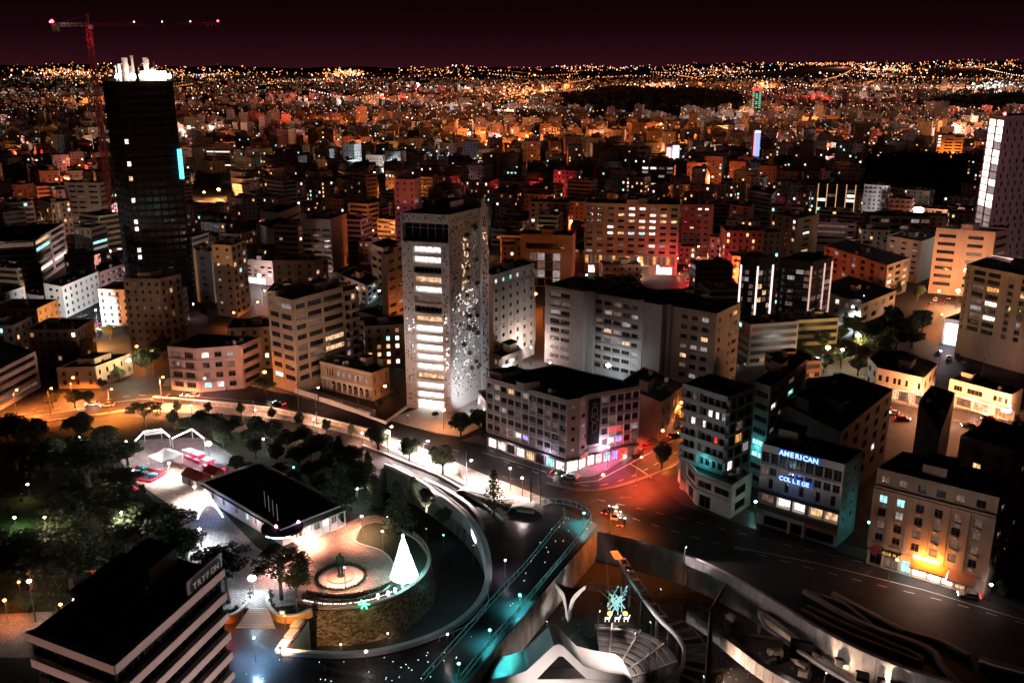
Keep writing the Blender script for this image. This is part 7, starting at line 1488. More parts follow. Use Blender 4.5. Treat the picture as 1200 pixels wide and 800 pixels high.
def generic_mesh(w, d, h, lit, detail, seed):
    """walls, a roof with parapet and gear, and the window openings of an ordinary block standing on its origin; front is -y"""
    rr = random.Random(seed); b, r, wn, g = MB(), MB(), MB(), MB(); nl = 0
    for (x0, y0), (x1, y1) in (((-w / 2, -d / 2), (w / 2, -d / 2)), ((w / 2, -d / 2), (w / 2, d / 2)), ((w / 2, d / 2), (-w / 2, d / 2)), ((-w / 2, d / 2), (-w / 2, -d / 2))): b.quad((x0, y0, 0), (x1, y1, 0), (x1, y1, h + .7), (x0, y0, h + .7))
    t = .25
    for (x0, y0), (x1, y1) in (((-w / 2 + t, -d / 2 + t), (w / 2 - t, -d / 2 + t)), ((w / 2 - t, -d / 2 + t), (w / 2 - t, d / 2 - t)), ((w / 2 - t, d / 2 - t), (-w / 2 + t, d / 2 - t)), ((-w / 2 + t, d / 2 - t), (-w / 2 + t, -d / 2 + t))): b.quad((x1, y1, h), (x0, y0, h), (x0, y0, h + .7), (x1, y1, h + .7))
    o4 = [(-w / 2, -d / 2), (w / 2, -d / 2), (w / 2, d / 2), (-w / 2, d / 2)]; i4 = [(-w / 2 + t, -d / 2 + t), (w / 2 - t, -d / 2 + t), (w / 2 - t, d / 2 - t), (-w / 2 + t, d / 2 - t)]
    for k in range(4): a, c = o4[k], o4[(k + 1) % 4]; e, f = i4[k], i4[(k + 1) % 4]; b.quad((*a, h + .7), (*c, h + .7), (*f, h + .7), (*e, h + .7))
    r.quad(*[(x, y, h) for x, y in i4])
    nfl = max(1, int(h / 3.1)); style = rr.random(); bal = rr.random() < .45
    for face in range(4 if detail else 2):
        L = w if face % 2 == 0 else d; nb = max(2, int(L / rr.uniform(2.8, 3.8)))
        def P(u, z, o):
            return {0: (-w / 2 + u, -d / 2 - o, z), 1: (w / 2 + o, -d / 2 + u, z), 2: (w / 2 - u, d / 2 + o, z), 3: (-w / 2 - o, d / 2 - u, z)}[face]
        for f in range(nfl):
            z = .6 + f * (h - .6) / nfl; fh = (h - .6) / nfl
            if style < .3:
                spans = [(.6, L - .6)]
            else: spans = [(L * (k + .5) / nb - .62, L * (k + .5) / nb + .62) for k in range(nb)]
            for u0, u1 in spans:
                k = 0
                if rr.random() < lit: k = rr.choice((1, 1, 2, 2, 2, 3, 4)); nl += 1
                elif rr.random() < .10: k = 4
                if k and u1 - u0 > 3: a = rr.uniform(u0, u1 - 2.2); wn.quad(P(a, z + fh * .3, .035), P(a + 2, z + fh * .3, .035), P(a + 2, z + fh * .78, .035), P(a, z + fh * .78, .035), k); k = 0
                q = .02
                wn.quad(P(u0, z + fh * .28, q), P(u1, z + fh * .28, q), P(u1, z + fh * .80, q), P(u0, z + fh * .80, q), k)
                if detail and u1 - u0 < 3: # sill and head give the opening some depth
                    for zz in (.24, .80): a0, a1, a2, a3 = P(u0 - .1, z + fh * zz, .14), P(u1 + .1, z + fh * zz, .14), P(u1 + .1, z + fh * (zz + .05), .14), P(u0 - .1, z + fh * (zz + .05), .14); wn.quad(a0, a1, a2, a3, 5); wn.quad(a3, a2, P(u1 + .1, z + fh * (zz + .05), 0), P(u0 - .1, z + fh * (zz + .05), 0), 5)
            if detail and bal and face < 2 and f:
                u0, u1 = L * .08, L * (.55 if style < .6 else .92); o = 1.0
                for (za, zb) in ((z - .12, z + .85),): g.quad(P(u0, za, o), P(u1, za, o), P(u1, zb, o), P(u0, zb, o), 0); g.quad(P(u0, za, 0.01), P(u1, za, 0.01), P(u1, za, o), P(u0, za, o), 0); g.quad(P(u0, z + .02, o), P(u1, z + .02, o), P(u1, z + .02, .01), P(u0, z + .02, .01), 0); g.quad(P(u1, zb, o - .1), P(u0, zb, o - .1), P(u0, za, o - .1), P(u1, za, o - .1), 0); g.quad(P(u0, za, .01), P(u0, za, o), P(u0, zb, o), P(u0, zb, .01), 0); g.quad(P(u1, za, o), P(u1, za, .01), P(u1, zb, .01), P(u1, zb, o), 0)
    x, y = rr.uniform(-w * .2, w * .2), rr.uniform(-d * .15, d * .2); g.box(x - 1.8, y - 1.5, h, x + 1.8, y + 1.5, h + 2.4, 0); g.box(x - 2.0, y - 1.7, h + 2.404, x + 2.0, y + 1.7, h + 2.55, 1)
    for _ in range(rr.randint(1, 5) if detail else 0):
        x, y = rr.uniform(-w * .4, w * .4), rr.uniform(-d * .4, d * .4); g.lathe((x, y, h), [(.5, 0), (.6, .15), (.6, 1.1), (.3, 1.4)], 7, 2)
    return b, r, wn, g, nl
def where(p):
    """a findable landmark near world point p and how p lies to it"""
    best = min(LAND, key=lambda l: (l[1] - p).length); v = p - best[1]; vd = best[1].normalized(); dep = v.dot(vd); lat = v.x * vd.y - v.y * vd.x
    if abs(dep) > abs(lat) * 1.1: rel = 'behind' if dep > 0 else 'before'
    else: rel = 'right of' if lat > 0 else 'left of'
    return rel, best[0], v.length
LAND = [(n, V2(B.o) + sum(B.pts, Vector((0, 0))) / B.n) for n, B in (
    ('the white perforated tower', T), ('the ribbon window office', B2), ('the grey slab block', S), ('the corner office', K), ('the black unfinished tower', DT), ('the long hotel', ht_), ('the white floodlit building', wb), ('the salmon balcony block', rb), ('the tall pink grey tower', RT), ('the ochre portal office', pb), ('the orange lit office', ob), ('the pink corner block', sb_), ('the pilaster block', D))]
for B in bs:
    for k, n in (('rose_tower', 'the rose tower'), ('lined_tower', 'the orange lined tower'), ('striped_block', 'the pink striped block'), ('green_tower', 'the green lit tower'), ('sign_building', 'the blue glowing front'), ('neon_block', 'the neon fronted block'), ('banded_office', 'the banded office')):
        if B.root.name == k: LAND.append((n, V2(B.o)))
cand = []
for gy in range(290, 1700, 27):
    for gx in range(-950, 951, 25):
        x, y = gx + R.uniform(-5, 5), gy + R.uniform(-5, 5)
        if abs(x) > .60 * y + 45: continue
        cand.append((x, y))
cand.sort(key=lambda c: c[1])
ORD = ['nearest'] + [w + ' nearest' for w in 'second third fourth fifth sixth seventh eighth ninth tenth eleventh twelfth thirteenth fourteenth fifteenth sixteenth seventeenth eighteenth nineteenth twentieth twenty-first twenty-second twenty-third twenty-fourth'.split()]
NG = 0; rows = {}; later = []; made = []
def district(x, y): return math.radians(-35 + 30 * math.sin(x * .004 + 1.3) + 22 * math.sin(y * .006))
for x, y in cand:
    c = Vector((x, y))
    if R.random() < .22 or not free(c, 10): continue
    w, d = R.uniform(13, 21), R.uniform(11, 17); hh_ = R.choice((7, 10, 10, 13, 13, 16, 16, 19, 19, 22, 25)) + R.uniform(-.5, .5)
    if y < 330: hh_ = min(hh_, 10)
    elif y < 480: hh_ = min(hh_, 16)
    if R.random() < .06 and y > 520: hh_ += 12
    BOX.append((c, 11.0)); made.append((x, y, w, d, hh_))
big = []
for i, (x, y, w, d, hh_) in enumerate(made):
    if NG >= 285: later.append((x, y, w, d, hh_)); continue
    ci = R.randrange(len(PAL)); lit = R.choice((.02, .05, .08, .12, .22)); b, r, wn, g, nl = generic_mesh(w, d, hh_, lit, True, i)
    o = b.build('apartment_block' if hh_ > 11 else 'town_house', [PAL[ci][1]], None, (x, y, 0), rot=(0, 0, district(x, y)))
    r.build('roof', ROOF if R.random() < .6 else ROOF2, o); k = wn.build('windows', [DARKW] + LITM + [PAL[ci][1]], o); k['kind'] = 'stuff'; k = g.build('balconies_and_roof_gear', [PAL[ci][1], ROOF, TANK], o); k['kind'] = 'stuff'
    fl = max(1, int(hh_ / 3.1)); rel, lm, _ = where(Vector((x, y)))
    lw = 'unlit' if nl == 0 else 'one lit room' if nl == 1 else 'few lit rooms' if nl < 6 else 'several lit rooms' if nl < 14 else 'many lit rooms'
    FL = ('', 'one', 'two', 'three', 'four', 'five', 'six', 'seven', 'eight', 'nine', 'ten', 'eleven', 'twelve', 'thirteen')[min(13, fl)]
    big.append((o, '%s %s storey' % (PAL[ci][0], FL), ('block with ' + lw) if nl else 'unlit block', rel + ' ' + lm, x)); NG += 1
seen = {}
for o, a, l, wh, x in big: seen.setdefault((a, l, wh), []).append((o, x))
for (a, l, wh), L in seen.items():
    for k, (o, x) in enumerate(L):
        lab = '%s %s %s' % (a, l, wh)
        if len(L) > 1: lab = '%s of the %s %ss %s' % (ORD[min(k, 23)], a.replace(' storey', ' storey'), l.replace('block with', 'blocks with').rstrip('s') if False else l.replace('unlit block', 'unlit block'), wh)
        if len(L) > 1: lab = '%s %s %s %s' % (ORD[min(k, 23)], a, l, wh)
        tag(o, lab, 'apartment block' if o.name.startswith('apartment') else 'house', 'city blocks behind the square')
# the rest of the city, too many and too small to pick apart
fb = MB(); rr = random.Random(5)
def far_block(x, y, w, d, h, lit):
    a = district(x, y); ca, sa = math.cos(a), math.sin(a); mi = rr.randrange(6)
    gz = hill_z(x, y) if y > 3400 else 0
    q = lambda u, v, z: (x + u * ca - v * sa, y + u * sa + v * ca, z + gz)
    c = [(-w / 2, -d / 2), (w / 2, -d / 2), (w / 2, d / 2), (-w / 2, d / 2)]
    for k in range(4): fb.quad(q(*c[k], 0), q(*c[(k + 1) % 4], 0), q(*c[(k + 1) % 4], h), q(*c[k], h), mi)
    fb.quad(*[q(u, v, h) for u, v in c], 6)
    if h > 9: u, v = rr.uniform(-w * .2, w * .2), rr.uniform(-d * .2, d * .2); cc_ = [(u - 2, v - 2), (u + 2, v - 2), (u + 2, v + 2), (u - 2, v + 2)]; [fb.quad(q(*cc_[k], h), q(*cc_[(k + 1) % 4], h), q(*cc_[(k + 1) % 4], h + 2.4), q(*cc_[k], h + 2.4), mi) for k in range(4)]; fb.quad(*[q(*e, h + 2.4) for e in cc_], 6)
    nf = max(1, int(h / 3.2)); nb = max(2, int(w / 3.4))
    for f in range(nf):
        for k in range(nb):
            if rr.random() < .75:
                m = 7 if rr.random() > lit else rr.choice((8, 9, 9, 9, 10, 11)); u = -w / 2 + w * (k + .5) / nb; z = .9 + f * 3.1
                fb.quad(q(u - .7, -d / 2 - .05, z), q(u + .7, -d / 2 - .05, z), q(u + .7, -d / 2 - .05, z + 1.5), q(u - .7, -d / 2 - .05, z + 1.5), m)
                if k < nb * d / w: v = -d / 2 + d * (k + .5) / max(1, int(nb * d / w)); s_ = -1 if x > 0 else 1; fb.quad(*([q(s_ * (w / 2 + .05), v - .7, z), q(s_ * (w / 2 + .05), v + .7, z), q(s_ * (w / 2 + .05), v + .7, z + 1.5), q(s_ * (w / 2 + .05), v - .7, z + 1.5)][::s_]), m if m == 7 else 7 if rr.random() < .7 else m)
for t in later: far_block(*t, .13)
for _ in range(5200):
    y = 1650 + 5200 * rr.random() ** 1.25; x = rr.uniform(-.6, .6) * y
    if any(inside(Vector((x, y)), q) for q in WOODS): continue
    far_block(x, y, rr.uniform(13, 30), rr.uniform(11, 20), rr.choice((5, 7, 7, 10, 10, 13, 16, 20)) + (18 if rr.random() < .02 else 0), .16)
o = fb.build('far_city_blocks', [p[1] for p in PAL[:6]] + [ROOF, DARKW] + LITM); tag(o, kind='stuff')
# the lights of the far city: small globes on lamp heads, roofs and shop fronts out to the hills
fl_ = MB(); NC = 9; cl = [head_mat(c, s) for c, s in (((1, .27, .05), 2.8), ((1, .36, .12), 2.5), ((1, .56, .36), 2.5), ((1, .80, .70), 4.5), ((.6, .9, 1), 2.5), ((1, .06, .05), 3), ((.25, .5, 1), 3), ((1, .22, .04), 3), ((.2, 1, .7), 3))]
def dot(x, y, z, r, m):
    i = len(fl_.v); fl_.v += [(x - r, y, z), (x, y - r, z), (x + r, y, z), (x, y + r, z), (x, y, z - r), (x, y, z + r)]
    for f in ((0, 1, 5), (1, 2, 5), (2, 3, 5), (3, 0, 5), (1, 0, 4), (2, 1, 4), (3, 2, 4), (0, 3, 4)): fl_.f.append(tuple(i + k for k in f)); fl_.m.append(m)
pick = lambda: rr.choices(range(NC), (34, 26, 17, 12, 2, 2.5, .6, 6, .5))[0]
HOT = [(75, 88, 55, 5, 170, .9), (402, 87, 22, 4, 90, 1.3), (390, 96, 26, 6, 40, .9), (600, 112, 45, 7, 90, 1.0), (640, 109, 8, 4, 26, 1.5), (700, 80, 110, 4, 170, .7), (770, 103, 28, 2.5, 60, .9), (1040, 83, 40, 4, 130, .9), (980, 77, 90, 1.6, 170, .7), (1160, 104, 26, 5, 60, 1.0), (1150, 78, 60, 5, 110, .7), (900, 104, 12, 5, 34, 1.0), (560, 170, 22, 14, 50, .8), (250, 88, 70, 8, 110, .8), (450, 118, 30, 6, 40, .8), (160, 84, 60, 6, 80, .8), (520, 85, 60, 6, 90, .7), (840, 84, 60, 5, 110, .7)]
def terrain_at(px, py):
    """first point of the rising plain seen at photo pixel (px, py)"""
    X, U = (px - 600) / F_PX, -(py - 400) / F_PX; dx, dy, dz = X, CP + U * SP, -SP + U * CP; t = 500.0
    while t < 17500:
        if CAM_H + dz * t <= hill_z(dx * t, dy * t) or CAM_H + dz * t <= 0: return Vector((dx * t, dy * t, max(0, hill_z(dx * t, dy * t))))
        t *= 1.02
    return None
for cx_, cy_, sx_, sy_, n, br in HOT:
    for _ in range(n):
        p = terrain_at(rr.gauss(cx_, sx_ * .55), rr.gauss(cy_, sy_ * .6))
        if p is None: continue
        d = p.length; dot(p.x, p.y, p.z + rr.uniform(5, 12) * (1 + d / 12000), (.9 + d / 1600) * br * rr.uniform(.6, 1.25), (4 if rr.random() < .5 else 3) if 1130 < cx_ < 1170 and cy_ > 100 else pick())
for _ in range(2300):
    py = 69 + 115 * rr.random() ** 2.7; px = rr.uniform(-20, 1220)
    if math.sin(px * .031 + math.sin(py * .3) * 2) + math.sin(px * .011 + py * .09) < rr.uniform(-1.6, .9): continue
    p = terrain_at(px, py)
    if p is None or any(inside(V2(p), q) for q in WOODS) or p.length < 800: continue
    d = p.length; dot(p.x, p.y, p.z + rr.uniform(4, 10) * (1 + d / 12000), (.6 + d / 2000) * rr.choice((.35, .45, .6, .8, 1, 1.5)) * rr.uniform(.8, 1.2), pick())
for _ in range(170):   # lamps in rows along the streets of the far city
    x, y = rr.uniform(-.58, .58), 1300 + 6500 * rr.random() ** 1.2; x *= y; a = district(x, y) + rr.choice((0, math.pi / 2)) + rr.uniform(-.1, .1); st_ = rr.uniform(32, 60) * (1 + y / 6000); c_ = rr.choice((0, 0, 1, 1, 2, 3, 7))
    for k in range(rr.randint(8, 34)):
        xx, yy = x + math.cos(a) * st_ * k, y + math.sin(a) * st_ * k
        if yy < 1100 or any(inside((xx, yy), q) for q in WOODS): continue
        dot(xx, yy, max(0, hill_z(xx, yy)) + 9, (.6 + yy / 2300) * rr.uniform(.7, 1.1), c_)
for m_ in cl: m_.cycles.emission_sampling = 'AUTO'
o = fl_.build('far_city_lights', cl); tag(o, kind='stuff')
for k in range(95):   # point lights added without lamps to brighten the far streets and walls
    hc = HOT[k % len(HOT)] if k < 36 else None
    if hc: q = terrain_at(rr.gauss(hc[0], hc[2] * .4), rr.gauss(hc[1] + 1.5, hc[3] * .4))
    else: y = 1250 + 4200 * rr.random() ** 1.3; x = rr.uniform(-.58, .58) * y; q = Vector((x, y, hill_z(x, y) if y > 3700 else 0))
    if q is None or any(inside(V2(q), w) for w in WOODS): continue
    light(o, (q.x, q.y, q.z + 30), rr.choice(((1, .24, .05), (1, .24, .05), (1, .33, .12), (1, .5, .35), (1, .75, .65), (1, .10, .06))), 120 + q.length * .09, 4.0, 'district_glow')
# woods: dark masses of trees
wd = MB()
for q in WOODS:
    xs, ys = [p[0] for p in q], [p[1] for p in q]
    for _ in range(900):
        c = Vector((rr.uniform(min(xs), max(xs)), rr.uniform(min(ys), max(ys))))
        if inside(c, q): s = 1 + c.length / 3000; leaf_blob(wd, (c.x, c.y, rr.uniform(5, 9)), 5 * s, 26, 1.1 * s, .9)
tag(wd.build('far_woods', LEAF_D), kind='stuff')
# trees standing between the city blocks
spots = []
for _ in range(900):
    y = 330 + 750 * R.random() ** 1.3; x = R.uniform(-.57, .57) * y; c = Vector((x, y))
    if free(c, 3.5) and len(spots) < 120: spots.append(c); BOX.append((c, 3.0))
tn = {}
for c in spots: rel, lm, dd = where(c); tn.setdefault(rel + ' ' + lm, []).append(c)
for wh, cs in tn.items():
  cs.sort(key=lambda c: c.y)
  for j, c in enumerate(cs): h = R.uniform(5, 10); tree((c.x, c.y, 0), h, R.choice(('broad', 'broad', 'round', 'pine', 'conifer')), ((ORD[min(j, 23)] + ' ' if len(cs) > 1 else '') + 'tree between the city blocks ' + wh), group='trees between the city blocks', spread=1.15)
# ------------------------------------------------------------------ lamps and floodlights
def L(x, y, h, col, pw, label, style='arm', hr=.35, glow=40, rz=0, z=0.0, group=None, on=True): return lamp(at(x, y, z), h, col, pw, label, style, hr, glow, group, rz, on)
# orange avenue and bend
L(85, 469, 8, SOD, 91.392, 'orange avenue lamp above the lit bushes', hr=.5); L(154, 449, 8, (1, .75, .5), 15, 'bright white orange lamp at the old house', 'post', hr=.8, glow=60); L(159, 430, 8, SOD, 12, 'orange lamp behind the old house', hr=.5)
L(60, 486, 9, SOD, 29.92, 'orange lamp on the avenue right of the low banded office'); L(20, 488, 9, SOD, 80.325, 'orange lamp at the left end of the avenue'); L(130, 487, 9, SOD, 102.816, 'orange lamp across the avenue from the old house'); L(190, 472, 9, AMB, 108, 'amber lamp where the street bends into the avenue')
L(312, 460, 7, SOD, 5.5, 'lamp hidden in the glowing tree beside the ribbon window office', 'post', hr=.7, glow=30); L(262, 452, 8, PINK, 8, 'pinkish lamp before the pink corner block'); L(238, 470, 8, PINK, 6.4, 'lamp on the near kerb facing the pink corner block')
# promenade
for x, y, l in ((225, 487, 'promenade lamp by the low tree'), (300, 492, 'promenade lamp between the small round trees'), (368, 503, 'promenade lamp beside the largest clipped tree'), (425, 520, 'promenade lamp before the broad dark trees')): L(x, y, 3.2, (1, .50, .33), 14, l, 'post', hr=.66, group='lamps along the promenade')
L(455, 530, 8, CWH, 40.95, 'lamp between the first two broad dark trees'); L(497, 548, 8, CWH, 36.4, 'lamp between the last two broad dark trees'); L(547, 572, 8, CWH, 31.5, 'lamp on the bright pavement near the spiky conifer'); L(612, 590, 7, CWH, 10.8, 'lamp lighting the white shelters', 'post'); L(598, 574, 6, WARM, 18, 'warm lamp behind the spiky conifer', 'post')
L(582, 522, 8, COOL, 8, 'blue white lamp at the left end of the corner office', 'post', hr=.7, glow=50); L(640, 546, 7, COOL, .8, 'cool lamp on the corner office pavement')
L(520, 503, 6, AMB, 4, 'amber lamp glowing in the dense tree at the tower foot', 'post', hr=.7, glow=30)
# mansion and tower
for x, y, w, l in ((400, 478, 1.4, 'left floodlight on the mansion lawn'), (440, 487, 1.2, 'right floodlight on the mansion lawn')): flood(at(x, y), 1.5, at(405, 455, 5) + Vector((0, 0, 0)), WARM, w, 120, l)
L(370, 478, 7, WARM, 1.6, 'warm lamp before the garden wall'); L(452, 470, 5, AMB, 1.6, 'amber lamp between the mansion and the white tower', 'post', hr=.5)
flood(at(478, 497), 2.5, Vector((-30, 285, 18)), CWH, 3, 100, 'floodlight on the plaza under the front of the white tower'); flood(at(545, 497), 2.5, Vector((-8, 295, 10)), (.92, .95, 1), 19.2, 110, 'floodlight in the garden under the right flank of the white tower')
flood(at(560, 484), 3, Vector((0, 300, 22)), (.95, .92, 1), 12, 90, 'second floodlight under the right flank of the white tower')
L(600, 445, 7, CWH, 46, 'glaring lamp between the white tower and the grey slab block', 'post', hr=.6); L(622, 428, 7, CWH, 15, 'glaring lamp at the stone office corner', 'post', hr=.66); L(640, 447, 7, CWH, 46, 'glaring lamp behind the corner office roof')
L(712, 452, 7, COOL, 5.4, 'blue white floodlight behind the corner office roof', 'post', hr=.9, glow=70)
# lights added out of sight in the moat to brighten the white tower
flood(at(500, 640, MOAT), 4.5, Vector((-25, 285, 36)), (1, .80, .80), 95.48, 40, 'added uplight on the moat floor aimed at the white tower front'); 
flood(at(555, 660, MOAT), 4.5, Vector((0, 290, 36)), (.97, .82, .92), 97.65, 34, 'added uplight on the moat floor aimed at the white tower flank')
# junction and side street
L(735, 530, 7, RED, 27, 'red street light beside the corner office shops', hr=.4); L(712, 548, 6, MAG, 20.28, 'magenta street light at the corner office', 'post', hr=.4); L(700, 590, 8, SOD, 7.644, 'orange lamp over the junction', hr=.45); L(770, 535, 8, SOD, 22.5, 'orange lamp on the side street kerb', hr=.45)
L(792, 500, 8, SOD, 20, 'orange lamp deep in the side street', hr=.5); L(745, 568, 8, (1, .10, .03), 41.58, 'red orange lamp on the median kerb'); L(715, 625, 7, SOD, 16.2, 'orange lamp at the edge of the construction site')
spill(K.root, K.o + K.P(2, K.length(2) * .3, 6.8, 1.8), (.9, .8, 1), .9); spill(K.root, K.o + K.P(2, K.length(2) * .65, 3.6, 2.2), RED, 1.0); spill(K.root, K.o + K.P(5, K.length(5) * .8, 4.4, 2.4), (.75, .7, 1), .6); spill(K.root, K.o + K.P(5, K.length(5) * .35, 3.4, 2.6), CWH, .5)
# balcony apartments, school, pilaster block: hidden uplights added to brighten them
flood(at(735, 690, MOAT), 4.5, Vector((42, 222, 22)), (.86, .88, 1), 5.25, 46, 'added uplight in the site aimed at the balcony apartments'); flood(at(772, 712, MOAT), 4.5, Vector((68, 205, 15)), (1, .88, .93), 4.2, 46, 'added uplight in the site aimed at the language school')
flood(at(968, 786, MOAT), 4.5, Vector((92, 187, 16)), (1, .46, .30), 6, 46, 'added uplight in the site aimed at the pilaster block'); flood(at(545, 640, MOAT), 4.5, Vector((6, 250, 15)), (1, .84, .84), 2.925, 50, 'added uplight on the moat floor aimed at the corner office')
spill(A6.root, A6.o + A6.P(3, A6.length(3) * .6, 11.6, 2.2), TEAL, .35); spill(B7.root, B7.o + B7.P(3, B7.length(3) * .5, 12, 1.5), TEAL, .4)
L(884, 606, 4, (.7, 1, .8), .25, 'small greenish lamp between the podium and the language school', 'post'); L(1015, 640, 6, TEAL, 0.06, 'teal lamp in the lane beside the language school', 'post')
L(1040, 690, 7, SOD, .7, 'orange lamp on the kerb before the pilaster block'); L(1158, 706, 4, CWH, .5, 'white lamp in the alley beside the restaurant', 'post')
flood(at(760, 800, MOAT), 14, at(690, 790, MOAT), (1, .85, .78), 18, 80, 'added light aimed at the folded canopy'); flood(at(745, 768, MOAT), 5, at(668, 703, -3), (1, .84, .76), 17.5, 40, 'added light aimed at the tripod column'); flood(at(1035, 842, MOAT), 3, at(1050, 792, -2), (1, .70, .52), 15.12, 70, 'added light aimed at the retaining wall'); flood(at(700, 760, MOAT), 9, at(780, 740, -2), (1, .80, .76), 8.75, 80, 'added light aimed at the ribbon wall'); flood(at(880, 830, -2), 2.4, at(1060, 745, 1), (1, .82, .8), 12, 60, 'added light aimed at the ramp walls'); flood(at(800, 690, MOAT), 11, at(880, 680, 0), (1, .75, .65), 4.4, 70, 'added light aimed at the long parapet wall')  # floodlights added in the site to brighten canopy, column, walls and ramps
# bridge
for x, y, pw, l in ((684, 616, 1.6, 'teal lamp at the head of the bridge'), (644, 1009.5, 3.4, 'brightest teal white lamp on the bridge beside the tripod'), (609, 714, 2.0, 'teal lamp in the middle of the bridge'), (574, 756, 1.4, 'teal lamp towards the near end of the bridge'), (538, 796, .2, 'teal lamp at the near end of the bridge')): L(x, y, 3.2, TEAL, pw * 5, l, 'post', hr=.28, glow=30, group='teal lamps on the bridge')
for x, y, pw, l in ((660, 688, 1.35, 'teal floodlight under the bridge lighting the palm'), (622, 724, 0.48, 'teal floodlight under the bridge, second palm'), (588, 768, 0.09, 'teal floodlight under the near bridge end')): L(x, y, 1.5, (.2, .95, 1), pw, l, 'post', hr=.25, glow=30, z=MOAT)
L(520, 640, 3, TEAL, .18, 'faint teal lamp on the moat floor', 'post', z=MOAT, hr=.15); L(300, 775, 5, (.3, .6, 1), 18, 'blue lamp over the wet square', 'post', hr=.25)
# terrace, cafe, fair
L(297, 697, 3.4, COOL, 4.4, 'bright white globe lamp before the cafe', 'post', hr=.85, glow=60, z=1.5); L(449, 646, 5, (.85, 1, .8), .5, 'slim lamp at the terrace lawn', 'post', hr=.25); L(333, 672, 4.2, (1, .46, .34), 25.2, 'lamp under the wide pine by the terrace', 'post'); L(425, 628, 5, (1, .42, .27), 42.24, 'lamp at the cafe end of the terrace', 'post'); L(405, 690, 5, (1, .40, .25), 27, 'low lamp before the plinth', 'post', hr=.2); L(362, 640, 4.0, (1, .42, .28), 39, 'lamp between cafe and plinth', 'post', hr=.2)
flood(at(330, 775, 0), 3.0, Vector((-40, 178, -4)), (1, .62, .30), 9.152, 110, 'floodlight at the moat point lighting the bastion wall'); L(400, 768, 2.5, (1, .66, .38), 2.2, 'lamp inside the ribbon facing the bastion', 'post', z=MOAT, hr=.15); L(455, 755, 2.5, (1, .66, .38), 1.4, 'second lamp inside the ribbon facing the bastion', 'post', z=MOAT, hr=.15)
L(262, 738, 3, SOD, 2.25, 'orange lamp before the left planter wall', 'post', hr=.2); L(335, 738, 3, SOD, 1.25, 'orange lamp before the right planter wall', 'post', hr=.15); L(245, 770, 4, (1, .1, .15), 15, 'red lamp beside the striped office', 'post', hr=.15)
L(246, 538, 4.2, COOL, 9.75, 'dazzling blue white floodlight above the fair', 'post', hr=.9, glow=70); L(200, 560, 4.2, CWH, 38.72, 'white lamp at the fair court', 'post'); L(230, 588, 4.0, CWH, 35.2, 'white lamp between court and cafe', 'post'); L(158, 572, 5, CWH, 7.2, 'white lamp beside the inflatable', 'post'); L(285, 566, 3.4, CWH, 3.5, 'lamp behind the cafe lighting the pale shrubs', 'post'); L(236, 640, 4.2, COOL, 19.2, 'white lamp on the cafe path', 'post'); L(215, 630, 5, CWH, 2.25, 'lamp beside the blue arch', 'post')
L(122, 598, 5, (1, .85, .6), 3, 'park lamp in the trees left of the court', 'post', hr=.66); L(206, 668, 4, CWH, 2.5, 'park lamp under the large grey green tree', 'post', hr=.66); L(70, 640, 4, COOL, 1.2, 'park lamp among the black trees', 'post', hr=.66); L(25, 700, 3.5, SOD, 2.5, 'orange park lamp beside the lit bush', 'post', hr=.66); L(150, 535, 4.5, CWH, 1.6, 'park lamp behind the fair tents', 'post', hr=.66); L(420, 590, 4, (.6, 1, .75), 1.6, 'park lamp in the grove behind the cafe', 'post', hr=.66); L(310, 530, 4, COOL, 1.0, 'park lamp in the grove near the promenade', 'post', hr=.66); flood(at(966, 800, MOAT), 2.0, at(990, 770, -1), (1, .66, .46), 9, 110, 'added light at the foot of the retaining wall by the black opening'); flood(at(822, 806, MOAT), 2.5, at(895, 784, -4), (1, .68, .52), 16.8, 110, 'added light at the foot of the concrete beam'); flood(at(640, 870, MOAT), 3, at(655, 775, -3), (1, .86, .80), 9, 90, 'added light in front of the folded canopy'); flood(at(640, 742, MOAT), 2.5, at(664, 700, -3), (1, .82, .76), 3, 90, 'added light between bridge wall and tripod column'); L(430, 786, 4, CWH, .5, 'added low light on the square outside the ribbon parapet', 'post', hr=.66); L(525, 765, 4, CWH, .5, 'second added low light outside the ribbon parapet', 'post', hr=.2); L(592, 676, 4, (.85, .8, 1), .9, 'added pale light between ribbon parapet and bridge', 'post', hr=.2); L(150, 662, 13, (1, .9, .7), 5.4, 'added tall mast light behind the striped office', 'post', hr=.66); L(62, 668, 13, (1, .75, .5), 6, 'added tall mast light above the black trees', 'post', hr=.66); L(100, 560, 12, (1, .9, .75), 3.96, 'added tall mast light left of the court', 'post', hr=.66); L(42, 728, 9, CWH, 4.8, 'white lamp by the orange path', 'post', hr=.45); L(10, 730, 5, SOD, 7.68, 'orange lamp at the left end of the path', 'post'); L(75, 735, 5, SOD, 3.3, 'orange lamp on the path by the striped office', 'post'); L(20, 625, 4, (.8, 1, .6), 6, 'greenish lamp on the left lawn', 'post'); L(35, 585, 4, WARM, .9, 'warm lamp in the park clearing', 'post'); L(107, 700, 3, (.7, 1, .9), .25, 'small white lamp under the play frame', 'post', hr=.25); L(345, 560, 3, TEAL, .5, 'teal lamp behind the cafe', 'post', hr=.2); L(455, 620, 3, (.7, 1, .5), .4, 'greenish lamp at the foot of the tall conifers', 'post', hr=.2)  # tall masts, parapet lights and site floodlights are added to brighten their surroundings
